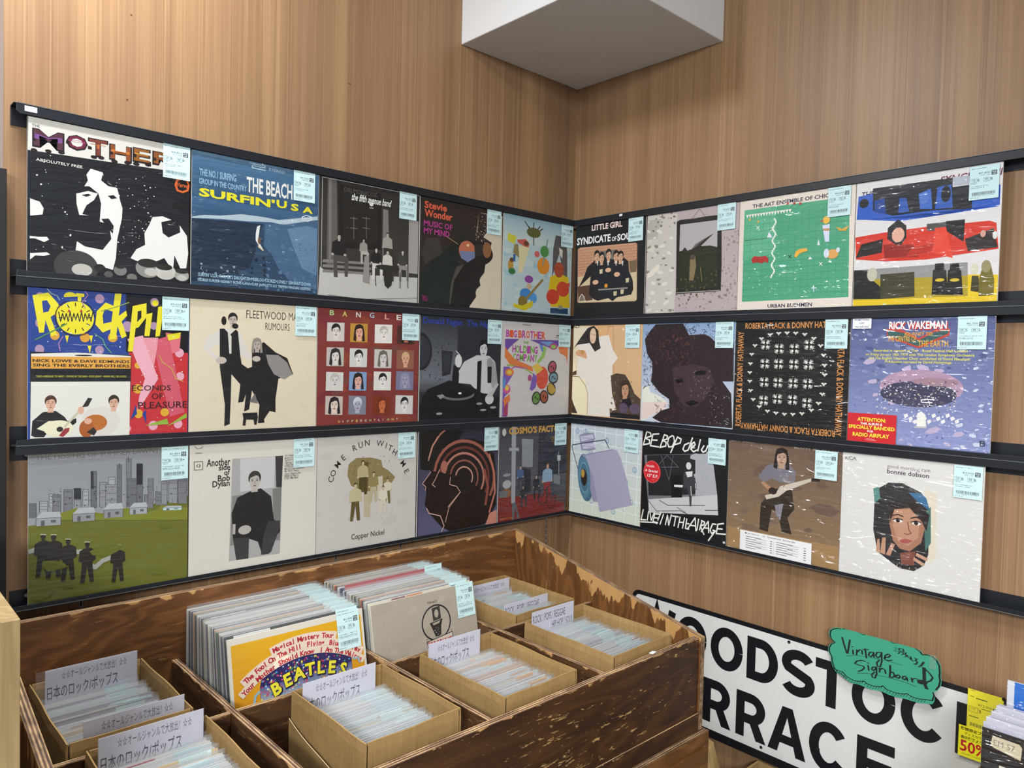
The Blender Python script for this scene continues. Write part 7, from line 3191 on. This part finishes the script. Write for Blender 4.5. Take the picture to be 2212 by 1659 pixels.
def rrect(x0, z0, x1, z1, r, n=8):
    P = []
    for cx, cz, a in ((x1 - r, z1 - r, 0), (x0 + r, z1 - r, 90), (x0 + r, z0 + r, 180), (x1 - r, z0 + r, 270)):
        for i in range(n + 1):
            t = math.radians(a + 90 * i / n)
            P.append((cx + r * math.cos(t), cz + r * math.sin(t)))
    return P


def slab(m, P, y0, y1, col, mat=0):
    b0 = len(m.v)
    n = len(P)
    m.v += [(p[0], y0, p[1]) for p in P] + [(p[0], y1, p[1]) for p in P]
    m.f.append(tuple(b0 + i for i in range(n)))
    m.f.append(tuple(b0 + n + i for i in range(n - 1, -1, -1)))
    m.m += [mat, mat]
    m.c += [col, col]
    for i in range(n):
        j = (i + 1) % n
        m.f.append((b0 + j, b0 + i, b0 + n + i, b0 + n + j))
        m.m.append(mat)
        m.c.append(col)


BLK = lin('#15161a')
WHT = lin('#c6c6c3')
m = MB()
slab(m, rrect(0, 0, SW, SH, 0.026), 0.0, 0.003, BLK)
slab(m, rrect(0.0125, 0.0245, SW - 0.0125, SH - 0.0125, 0.016), -0.0003, 0.0, WHT)  # lower rim is wider: shadow under the plate counted into the black
m.build('sign_plate', ['enamel'], sg)
m = MB()
SWD = 0.0262


class Pen:
    """stroke lettering for the sign: y offsets along the wall measured from the room corner, z absolute"""

    def __init__(s, m):
        s.m = m
        s.y = -0.0006

    def q(s, u, z):
        return (-u + sy0 if False else (u - (-sy0)), s.y, z - sz0)

    def poly(s, pts):
        s.y -= 1.5e-5
        tri = tessellate_polygon([[Vector((p[0], p[1], 0)) for p in pts]])
        s.m.tris([s.q(*p) for p in pts], [tuple(t) for t in tri], 0, BLK)

    def stroke(s, pts, w=SWD, miter=True):
        """thick polyline with mitred joints and butt ends"""
        s.y -= 1.5e-5
        n = len(pts)
        Lf, Rt = [], []
        for i in range(n):
            d0 = Vector(pts[i]) - Vector(pts[i - 1]) if i > 0 else Vector(pts[1]) - Vector(pts[0])
            d1 = Vector(pts[i + 1]) - Vector(pts[i]) if i < n - 1 else d0
            if i == 0:
                d0 = d1
            d0.normalize()
            d1.normalize()
            nn = Vector((-d0.y - d1.y, d0.x + d1.x))
            nn.normalize()
            k = w / 2 / max(0.35, nn.dot(Vector((-d0.y, d0.x))))
            p = Vector(pts[i])
            Lf.append(p + nn * k)
            Rt.append(p - nn * k)
        for i in range(n - 1):
            s.m.quad([s.q(*Lf[i]), s.q(*Lf[i + 1]), s.q(*Rt[i + 1]), s.q(*Rt[i])], 0, BLK)

    def arcp(s, cu, cz, ru, rz_, a0, a1, n=26):
        return [(cu + ru * math.cos(math.radians(a0 + (a1 - a0) * i / n)), cz + rz_ * math.sin(math.radians(a0 + (a1 - a0) * i / n))) for i in range(n + 1)]


pen = Pen(m)
H = SWD / 2


def O_(u0, u1, z0, z1):
    pen.stroke(pen.arcp((u0 + u1) / 2, (z0 + z1) / 2, (u1 - u0) / 2 - H, (z1 - z0) / 2 - H, 0, 360, 40))


def C_(u0, u1, z0, z1):
    pen.stroke(pen.arcp((u0 + u1) / 2, (z0 + z1) / 2, (u1 - u0) / 2 - H, (z1 - z0) / 2 - H, 38, 322, 36))


def rect_(u0, u1, z0, z1):
    pen.poly([(u0, z0), (u1, z0), (u1, z1), (u0, z1)])


def D_(u0, u1, z0, z1):
    rect_(u0, u0 + SWD, z0, z1)
    r = (z1 - z0) / 2 - H
    c = (u0 + u1) / 2 - 0.004
    pen.stroke([(u0 + SWD * .5, z1 - H), (c, z1 - H)] + pen.arcp(c, (z0 + z1) / 2, u1 - H - c, r, 90, -90)[1:-1] + [(c, z0 + H), (u0 + SWD * .5, z0 + H)])


def R_(u0, u1, z0, z1):
    rect_(u0, u0 + SWD, z0, z1)
    zm = z0 + (z1 - z0) * 0.43
    r = (z1 - H - zm) / 2
    c = u1 - H - r - 0.004
    pen.stroke([(u0 + SWD * .5, z1 - H), (c, z1 - H)] + pen.arcp(c, z1 - H - r, r + 0.001, r, 90, -90)[1:-1] + [(c, zm), (u0 + SWD * .5, zm)])
    pen.poly([(u1 - 0.029, z0), (u1 + 0.001, z0), (u1 - 0.028, zm + .004), (u1 - 0.056, zm + .004)])


def A_(u0, u1, z0, z1):
    c = (u0 + u1) / 2
    pen.poly([(u0, z0), (u0 + 0.0275, z0), (c + 0.002, z1 - .02), (c + 0.0145, z1), (c - 0.0145, z1)])
    pen.poly([(u1 - 0.0275, z0), (u1, z0), (c + 0.0145, z1), (c - 0.0145, z1), (c - .002, z1 - .02)])
    rect_(u0 + 0.022, u1 - 0.022, z0 + 0.027, z0 + 0.050)


def E_(u0, u1, z0, z1):
    rect_(u0, u0 + SWD, z0, z1)
    for a, b_, e in ((z1 - SWD, z1, 0), (z0, z0 + SWD, 0), ((z0 + z1) / 2 - H + .003, (z0 + z1) / 2 + H + .001, 0.006)):
        rect_(u0 + SWD * .9, u1 - e, a, b_)


def T_(u0, u1, z0, z1):
    rect_(u0, u1, z1 - SWD * .95, z1)
    c = (u0 + u1) / 2
    rect_(c - H, c + H, z0, z1 - SWD * .5)


def S_(u0, u1, z0, z1):
    c = (u0 + u1) / 2
    a = (u1 - u0) / 2 - H
    zq1 = z1 - H - (z1 - z0 - 2 * H) * .25
    zq0 = z0 + H + (z1 - z0 - 2 * H) * .25
    r = (z1 - z0 - 2 * H) * .25
    pen.stroke(pen.arcp(c, zq1, a * .95, r, 25, 215, 22)[0:] + pen.arcp(c, zq0, a, r * 1.02, 35, -155, 22)[0:])


def K_(u0, u1, z0, z1):
    rect_(u0, u0 + SWD, z0, z1)
    zm = z0 + (z1 - z0) * .46
    pen.poly([(u1 - 0.034, z1), (u1, z1), (u0 + 0.052, zm + .006), (u0 + SWD * .8, zm - .022), (u0 + SWD * .8, zm + .014)])
    pen.poly([(u1 - 0.031, z0), (u1 + .003, z0), (u0 + 0.058, zm + .018), (u0 + 0.036, zm - .004)])


def W_(u0, u1, z0, z1):
    c = (u0 + u1) / 2
    pen.stroke([(u0 + .012, z1), (u0 + (c - u0) * .55, z0 + .004), (c, z1 - .01), (u1 - (u1 - c) * .55, z0 + .004), (u1 - .012, z1)])


za, zb = -0.752, -0.872
W_(0.312, 0.452, zb, za)
O_(0.456, 0.562, zb - .002, za + .002)
O_(0.576, 0.680, zb - .002, za + .002)
D_(0.693, 0.786, zb, za)
S_(0.795, 0.890, zb - .002, za + .002)
T_(0.890, 0.976, zb, za)
O_(0.985, 1.090, zb - .002, za + .002)
C_(1.102, 1.204, zb - .002, za + .002)
K_(1.222, 1.318, zb, za)
za, zb = -0.914, -1.042
T_(0.345, 0.435, zb, za)
E_(0.447, 0.540, zb, za)
R_(0.556, 0.648, zb, za)
R_(0.665, 0.757, zb, za)
A_(0.764, 0.872, zb, za)
C_(0.880, 0.983, zb - .002, za + .002)
E_(1.003, 1.093, zb, za)
m.build('lettering', ['enamel'], sg)['label'] = 'black enamel capitals'
for (u, z) in ((0.745, -1.052), (0.815, -0.735), (1.268, -0.866), (0.905, -0.992)):
    m = MB()
    add_disc(m, (u + sy0, -0.0008, z - sz0), 0.0042, 0.0006)
    m.build('screw_hole', ['dark'], sg)['label'] = 'dark screw hole'

# ------------------------------------------------------------------ green cloud card, yellow tags
CLOUD = []
cp = thing('promotional_card', 'green cloud-shaped paper card with black handwriting over the street sign', 'sign', (-0.006, -0.928, zz(-0.785)), -PI / 2)
px = [(60, 240), (75, 190), (130, 150), (200, 125), (262, 130), (295, 115), (380, 95), (480, 92), (600, 115), (690, 165), (720, 150), (800, 125), (900, 118), (1040, 135), (1150, 180), (1220, 228), (1300, 205), (1400, 196), (1500, 205), (1600, 240), (1680, 310), (1715, 360), (1790, 345), (1880, 360), (1950, 420), (1995, 510), (2010, 640), (2005, 700), (2020, 800), (2005, 900), (1960, 980), (1905, 1030), (1925, 1100), (1920, 1190), (1890, 1250), (1800, 1265), (1700, 1280), (1560, 1275), (1440, 1262), (1300, 1268), (1180, 1255), (1040, 1215), (900, 1225), (780, 1215), (660, 1185), (520, 1185), (400, 1130), (310, 1065), (230, 1040), (160, 950), (120, 830), (110, 740), (60, 640), (55, 560), (90, 480), (160, 430), (90, 370), (60, 300)]
# the drawing was read on a 2000-wide copy of the card, slanted by the view: straighten it
CW, CH = 0.2655, 0.1330


def cl(x, y):
    u = (x - 55) / 1965.0
    v = (y - 92 - u * 235) / 1000.0
    return u * 1000, v * 1000 * 0.955


pts = [cl(*p) for p in px]
m = MB()
A = Art(m, CW, CH, -2e-5)
GRN = lin('#398e71')
back = [A.pt(*p) for p in pts]
nb = len(back)
for k in range(nb):
    a, c = back[k], back[(k + 1) % nb]
    m.quad([(a[0], 0, a[2]), (c[0], 0, c[2]), (c[0], 0.0006, c[2]), (a[0], 0.0006, a[2])], 0, GRN)
A.poly(pts, GRN)
cxm = sum(p[0] for p in pts) / nb
cym = sum(p[1] for p in pts) / nb
ins = [(cxm + (p[0] - cxm) * 0.975, cym + (p[1] - cym) * 0.965) for p in pts]
A.layer()
up = ins[:31]
A.line(13, up[0:5], BLK)
A.line(15, up[5:], BLK)
A.line(12, ins[46:] + [ins[0]], BLK)
low = [cl(*p) for p in ((160, 950), (230, 985), (345, 1000), (420, 1075), (560, 1125), (700, 1110), (735, 1090), (800, 1135), (920, 1150), (1040, 1130), (1070, 1105), (1140, 1160), (1300, 1190), (1430, 1175), (1480, 1155), (1560, 1195), (1700, 1205), (1800, 1190), (1890, 1180), (1912, 1080), (1890, 1030))]
A.layer()
A.line(13, low, BLK)
for k in range(34):
    x = 200 + k * 48
    yb_ = [p for p in low]
    u = cl(x, 0)[0]
    seg = [(a, c) for a, c in zip(low, low[1:]) if min(a[0], c[0]) <= u <= max(a[0], c[0])]
    if seg:
        a, c = seg[0]
        f = (u - a[0]) / max(1e-6, c[0] - a[0])
        v = a[1] + (c[1] - a[1]) * f
        A.line(4, [(u, v + 6), (u - 16, v + 58)], BLK)


def ink(w, *p):
    A.layer()
    A.line(w * 1.3, [cl(*q) for q in zip(p[0::2], p[1::2])], lin('#1d2422'))


# Vintage
ink(14, 310, 305, 350, 440, 410, 610)
ink(14, 455, 330, 425, 600, 405, 608)
ink(13, 515, 520, 525, 605)
ink(13, 495, 452, 512, 462)
ink(12, 590, 500, 585, 605)
ink(12, 585, 560, 640, 490, 680, 500, 690, 570)
ink(13, 735, 450, 765, 630)
ink(9, 690, 480, 800, 455)
ink(12, 860, 490, 815, 510, 800, 570, 840, 590, 880, 540, 885, 490, 900, 590)
ink(12, 1000, 470, 945, 480, 925, 545, 960, 585, 1010, 540, 1025, 460, 1035, 640, 1010, 750, 965, 745, 945, 690, 990, 620)
ink(12, 1080, 560, 1150, 530, 1175, 490, 1140, 470, 1090, 510, 1080, 580, 1140, 600, 1205, 575)
ink(4, 400, 665, 560, 615, 800, 602, 1100, 605, 1380, 635)
# Signboard
ink(12, 750, 700, 690, 690, 600, 720, 560, 780, 620, 795, 720, 800, 735, 830, 690, 890, 625, 925)
ink(12, 800, 765, 815, 865)
ink(12, 785, 718, 815, 722)
ink(12, 925, 770, 880, 780, 865, 830, 895, 850, 935, 800, 945, 760, 955, 900, 930, 985, 890, 985, 865, 930, 920, 870)
ink(12, 1000, 770, 1005, 855)
ink(12, 1005, 810, 1050, 765, 1095, 790, 1110, 860)
ink(14, 1180, 680, 1185, 800, 1180, 910)
ink(13, 1185, 820, 1230, 800, 1260, 850, 1250, 890, 1200, 915)
ink(12, 1330, 830, 1290, 850, 1285, 890, 1330, 900, 1355, 860, 1330, 830)
ink(12, 1450, 830, 1400, 845, 1395, 890, 1430, 905, 1465, 850, 1480, 915)
ink(12, 1540, 840, 1560, 915)
ink(11, 1550, 870, 1590, 840, 1640, 840)
ink(26, 1650, 880, 1700, 870, 1740, 880, 1700, 905, 1655, 895)
ink(20, 1660, 860, 1720, 850, 1750, 870)
ink(22, 1735, 605, 1745, 760, 1750, 880, 1790, 985)
ink(12, 1735, 605, 1830, 690, 1880, 760, 1850, 820, 1790, 860, 1770, 920, 1810, 985)
ink(4, 595, 965, 800, 925, 1100, 920, 1400, 940, 1635, 985)
# small hand lettering
ink(9, 1310, 340, 1330, 320, 1390, 330, 1400, 370, 1330, 365, 1310, 340)
ink(7, 1300, 385, 1420, 395)
ink(8, 1330, 395, 1310, 430)
ink(8, 1380, 395, 1400, 420, 1360, 435)
ink(6, 1250, 320, 1280, 330)
ink(6, 1240, 350, 1275, 355)
ink(6, 1235, 385, 1280, 385)
ink(8, 1440, 380, 1420, 420, 1470, 430, 1420, 465)
ink(9, 1430, 430, 1500, 480, 1560, 520)
ink(10, 1510, 440, 1530, 490)
ink(10, 1580, 455, 1620, 470, 1590, 500, 1630, 520, 1600, 570, 1575, 565)
ink(14, 1730, 500, 1680, 585)
ink(14, 1650, 598, 1665, 602)
o = m.build('card', ['paper'], cp)
m = MB()
m.quad([(CW * .895, -0.0008, CH * .72), (CW * .95, -0.0008, CH * .72), (CW * .95, -0.0008, CH * .98), (CW * .895, -0.0008, CH * .96)])
m.build('clear_tape', ['film_thin'], cp)

YEL_ = lin('#e3d93a')
yt = thing('price_tag', 'yellow price tag hanging over the right end of the street sign', 'price tag', (0.0070, -1.2440, zz(-0.802)), -PI / 2)
m = MB()
m.box(0, 0.0700, 0, 0.0004, 0, 0.0890, 0, YEL_)
A = Art(m, 0.0700, 0.0890, -2e-5)
IK = lin('#5a5530')
A.rect(50, 20, 200, 40, lin('#a89f3a'))
A.rect(60, 170, 190, 190, lin('#8d8538'))
A.rect(240, 190, 560, 215, IK)
A.text('¥72,000', 300, 320, 700, 390, IK)
A.rect(400, 420, 720, 436, IK)
A.rect(720, 330, 930, 480, lin('#3a3820'))
for q in ((50, 440, 310, 448), (50, 570, 310, 578), (50, 440, 60, 578), (300, 440, 310, 578)):
    A.rect(*q, IK)
A.text('外装', 100, 465, 240, 510, IK)
A.text('B', 340, 470, 400, 550, IK)
A.rect(60, 680, 330, 700, IK)
for k in range(22):
    A.rect(100 + k * 30, 850, 100 + k * 30 + (14 if k % 3 else 20), 940, IK)
m.build('tag_paper', ['paper'], yt)
m = MB()
add_disc(m, (0.0705, -0.0006, 0.0875), 0.004, 0.0006)
m.build('tape_dot', ['dark'], yt)
dt = thing('discount_tag', 'yellow discount tag with red percent figures at the right end of the street sign', 'price tag', (0.0045, -1.2295, zz(-0.8715)), -PI / 2)
m = MB()
m.box(0, 0.0660, 0, 0.0004, 0, 0.0710, 0, lin('#ece42a'))
A = Art(m, 0.0660, 0.0710, -2e-5)
A.run([('t', '#26231a', '期間限定プレミアム', 60, 40, 1200, 150, 0.06, 0), ('t', '#26231a', 'ディスカウント', 180, 190, 900, 285, 0.03, 0), ('t', '#26231a', '表示価格より', 70, 320, 720, 430, 0.06, 0), ('t', '#b5202a', '50%', 60, 460, 860, 830, 0.05, 0), ('t', '#8a8030', '※他の割引との併用不可', 120, 870, 800, 930, 0, 0)])
m.build('tag_paper', ['paper'], dt)

# ------------------------------------------------------------------ crate of LPs at the right
lp2 = []


def side_lp(x, ystart, ztop_, w, h, label, ops, cover, name='lp_record'):
    t = thing(name, label, 'record', (x, ystart, zz(ztop_ - h)), -PI / 2, 'LPs in the crate at the right')
    m = MB()
    m.box(0, w, 0, 0.0035, 0, h, 0, lin(cover))
    A = Art(m, w, h, -2e-5)
    if ops:
        A.run(ops)
    m.build('cardboard_cover', ['print'], t)
    film_mesh('plastic_sleeve', 'film_creased', w + 0.004, h + 0.009, t, -0.0010, 0.0004, int(x * 1000) % 50, -0.002, 0, 8)
    return t


BKO = [('r', '#241f1d', 0, 0, 1000, 1000), ('s', '#332c29', 14, 0, 0, 1000, 1000, 60, 180, 3, 1), ('p', '#c9bd9f', 55, 30, 190, 33, 205, 50, 200, 125, 60, 100, 48, 85), ('t', '#7f7c74', 'EM 57', 62, 52, 170, 86, 0, 0), ('t', '#d9d2bd', 'Enter', 95, 195, 330, 245, 0.07, 0), ('t', '#d9d2bd', 'The', 75, 265, 200, 315, 0.07, 0)]
side_lp(-0.300, -1.3525, -0.663, 0.315, 0.315, 'black LP sleeve with a cream shop sticker, front of the crate at the right edge', BKO, '#241f1d')
for i in range(7):
    side_lp(-0.292 + i * 0.0125, -1.352 - 0.001 * i, -0.655 + 0.003 * (i % 2) + 0.002 * i, 0.314, 0.312, 'plastic-bagged pale LP behind the black sleeve in the right-hand crate', None, ['#c6c4d2', '#d2d0da', '#b9b8cc', '#cfcdd6'][i % 4])
BLU = [('r', '#2f6cc0', 0, 0, 1000, 1000), ('r', '#d3d4da', 0, 0, 38, 1000), ('p', '#d0c9d0', 100, 90, 900, 70, 900, 420, 110, 430), ('t', '#bb2f3c', 'S', 150, 110, 330, 400, 0.12, 0)]
side_lp(-0.196, -1.3660, -0.598, 0.315, 0.315, 'blue LP sleeve with a red letter on white, rearmost in the right-hand crate', BLU, '#d8d8dc')
crt = thing('wooden_crate', 'brown wooden crate holding LPs at the right edge, before the street sign', 'crate', (-0.31, -1.345, zz(-1.02)), 0)
m = MB()
m.hexa([(-0.010, -0.350, -0.02), (0.125, -0.350, -0.02), (0.125, 0.012, -0.02), (-0.010, 0.012, -0.02), (-0.010, -0.350, 0.0), (0.125, -0.350, 0.0), (0.125, 0.012, 0.0), (-0.010, 0.012, 0.0)])
m.build('crate_bottom', ['ply_base0'], crt, bevel=0.001)
m = MB()
m.hexa([(-0.012, -0.0005, 0), (0.15, -0.0005, 0), (0.15, 0.013, 0), (-0.012, 0.013, 0), (-0.012, -0.0005, 0.262), (0.15, -0.0005, 0.235), (0.15, 0.013, 0.235), (-0.012, 0.013, 0.262)])
m.build('crate_side', ['ply_crate'], crt, bevel=0.001)
m = MB()
m.box(-0.014, -0.002, -0.350, -0.002, 0, 0.10)
m.build('crate_front', ['ply_crate'], crt, bevel=0.001)
m = MB()
m.box(0.128, 0.140, -0.350, -0.002, 0, 0.20)
m.build('crate_back', ['ply_crate'], crt, bevel=0.001)
stand = thing('side_table', 'dark wooden stand carrying the crate of LPs at the right edge', 'table', (-0.24, -1.53, 0))
m = MB()
m.box(-0.10, 0.10, -0.20, 0.20, zz(-1.06) , zz(-1.0405))
m.build('table_top', ['ply_base0'], stand, bevel=0.002)
for sx in (-0.085, 0.085):
    for sy in (-0.18, 0.18):
        m = MB()
        m.box(sx - .012, sx + .012, sy - .012, sy + .012, 0, zz(-1.06))
        m.build('leg', ['ply_base0'], stand, bevel=0.002)

# ------------------------------------------------------------------ paper bag, carton and dark sleeves below the sign
cx_, cy_ = -0.115, -0.640
bag = thing('paper_bag', 'crumpled brown paper bag beside the base cabinet under the street sign', 'bag', (cx_, cy_, 0))
m = MB()
n, lv = 20, 9
HB = zz(-1.045)
rr = random.Random(4)
for j in range(lv + 1):
    f = j / lv
    for i in range(n):
        a = 2 * PI * i / n
        sx = 0.055 * (1 - 0.45 * max(0, f - .78) / .22)
        sy = 0.062 * (1 - 0.62 * max(0, f - .70) / .30)
        k = 1 + rr.uniform(-.05, .05)
        sq = 1 / max(abs(math.cos(a)), abs(math.sin(a))) ** 0.6
        m.v.append((sx * math.cos(a) * k * sq, sy * math.sin(a) * k * sq, f * HB + (rr.uniform(-.006, .012) if j == lv else 0)))
for j in range(lv):
    for i in range(n):
        i2 = (i + 1) % n
        m.f.append((j * n + i, j * n + i2, (j + 1) * n + i2, (j + 1) * n + i))
        m.m.append(0)
        m.c.append(None)
m.f.append(tuple(lv * n + i for i in range(n)))
m.m.append(0)
m.c.append(None)
m.build('bag_body', ['kraft_bag'], bag, smooth=False)

ct = thing('carton', 'brown carton on the floor behind the dark sleeves, under the street sign', 'box', (-0.045, -0.94, 0))
m = MB()
hc = zz(-1.095)
for q in ((-0.20, 0.062, 0.20, 0.206), (-0.20, 0.062, -0.206, -0.20), (0.056, 0.062, -0.20, 0.20), (-0.20, -0.194, -0.20, 0.20)):
    hh = hc if q[1] > 0.05 else hc - 0.12
    m.box(q[0], q[1], q[2], q[3], 0.004, hh)
m.box(-0.20, 0.062, -0.206, 0.206, 0, 0.004)
m.build('carton_body', ['kraft_bag'], ct)
m = MB()
m.box(-0.19, 0.05, -0.19, 0.19, 0.0045, 0.125)
tag(m.build('packing_block', ['kraft_bag'], off=(0.0, 0.0, 0.0)), 'brown board block inside the carton under the street sign', 'packing')
for ch in [bpy.data.objects['packing_block']]:
    ch.location = (-0.045, -0.94, 0.0)

dark = [('#1b1a1c', -0.070, -0.800, -1.082), ('#17181d', -0.082, -0.790, -1.088), ('#15161a', -0.120, -0.775, -1.072), ('#15161a', -0.131, -0.772, -1.076), ('#b3a587', -0.160, -0.758, -1.052), ('#a99b7e', -0.172, -0.756, -1.062), ('#b8aa8c', -0.184, -0.750, -1.064), ('#1b1a1c', -0.196, -0.748, -1.070)]
for i, (c, x, y, zt) in enumerate(dark):
    h = zz(zt) - 0.126
    m = MB()
    m.box(0, 0.315, 0, 0.004, 0, 0.315, 0, lin(c))
    lab = {0: 'black sleeve nearest the wall in the carton under the street sign', 1: 'second black sleeve from the wall in the carton under the street sign', 2: 'black sleeve in the middle of the carton under the street sign, further from the viewer', 3: 'black sleeve in the middle of the carton under the street sign, nearer the viewer', 4: 'cream sleeve in the carton under the street sign, tallest of three', 5: 'cream sleeve in the carton under the street sign, middle of three', 6: 'cream sleeve in the carton under the street sign, nearest of three', 7: 'black sleeve beside the bin, nearest in the carton under the street sign'}[i]
    o = m.build('lp_record', ['print'])
    o.location = (x, y, zz(zt) - 0.315)
    o.rotation_euler = (0, 0, -PI / 2)
    tag(o, lab, 'record', 'sleeves in the carton under the street sign')

# ------------------------------------------------------------------ left edge of the view
ls = thing('shelf_unit', 'pale ash shelf unit at the left edge, beside the wooden bin', 'shelf', (-1.757, -0.75, 0))
m = MB()
m.box(0.0, 0.0193, 0.0, 0.62, 0.0, zz(-0.304))
m.build('end_panel', ['lightwood'], ls, bevel=0.0008)
m = MB()
m.box(-0.40, 0.0, 0.012, 0.62, zz(-0.47), zz(-0.455))
m.build('shelf_board', ['lightwood'], ls, bevel=0.0008)
m = MB()
m.box(-0.40, 0.0, 0.60, 0.615, 0.0, zz(-0.31))
m.build('back_board', ['black_panel'], ls)
m = MB()
m.box(-0.40, 0.0, 0.004, 0.020, 0.0, zz(-0.47))
m.build('front_board', ['honey'], ls, bevel=0.0008)

bp_ = MB()
bp_.box(-2.05, -1.6360, -0.004, 0.022, 0.0, zz(0.357))
tag(bp_.build('room_divider', ['black_panel'], off=(-1.84, 0.01, 0.0), bevel=0.001), 'tall black panel standing at the left end of the wood wall', 'panel')
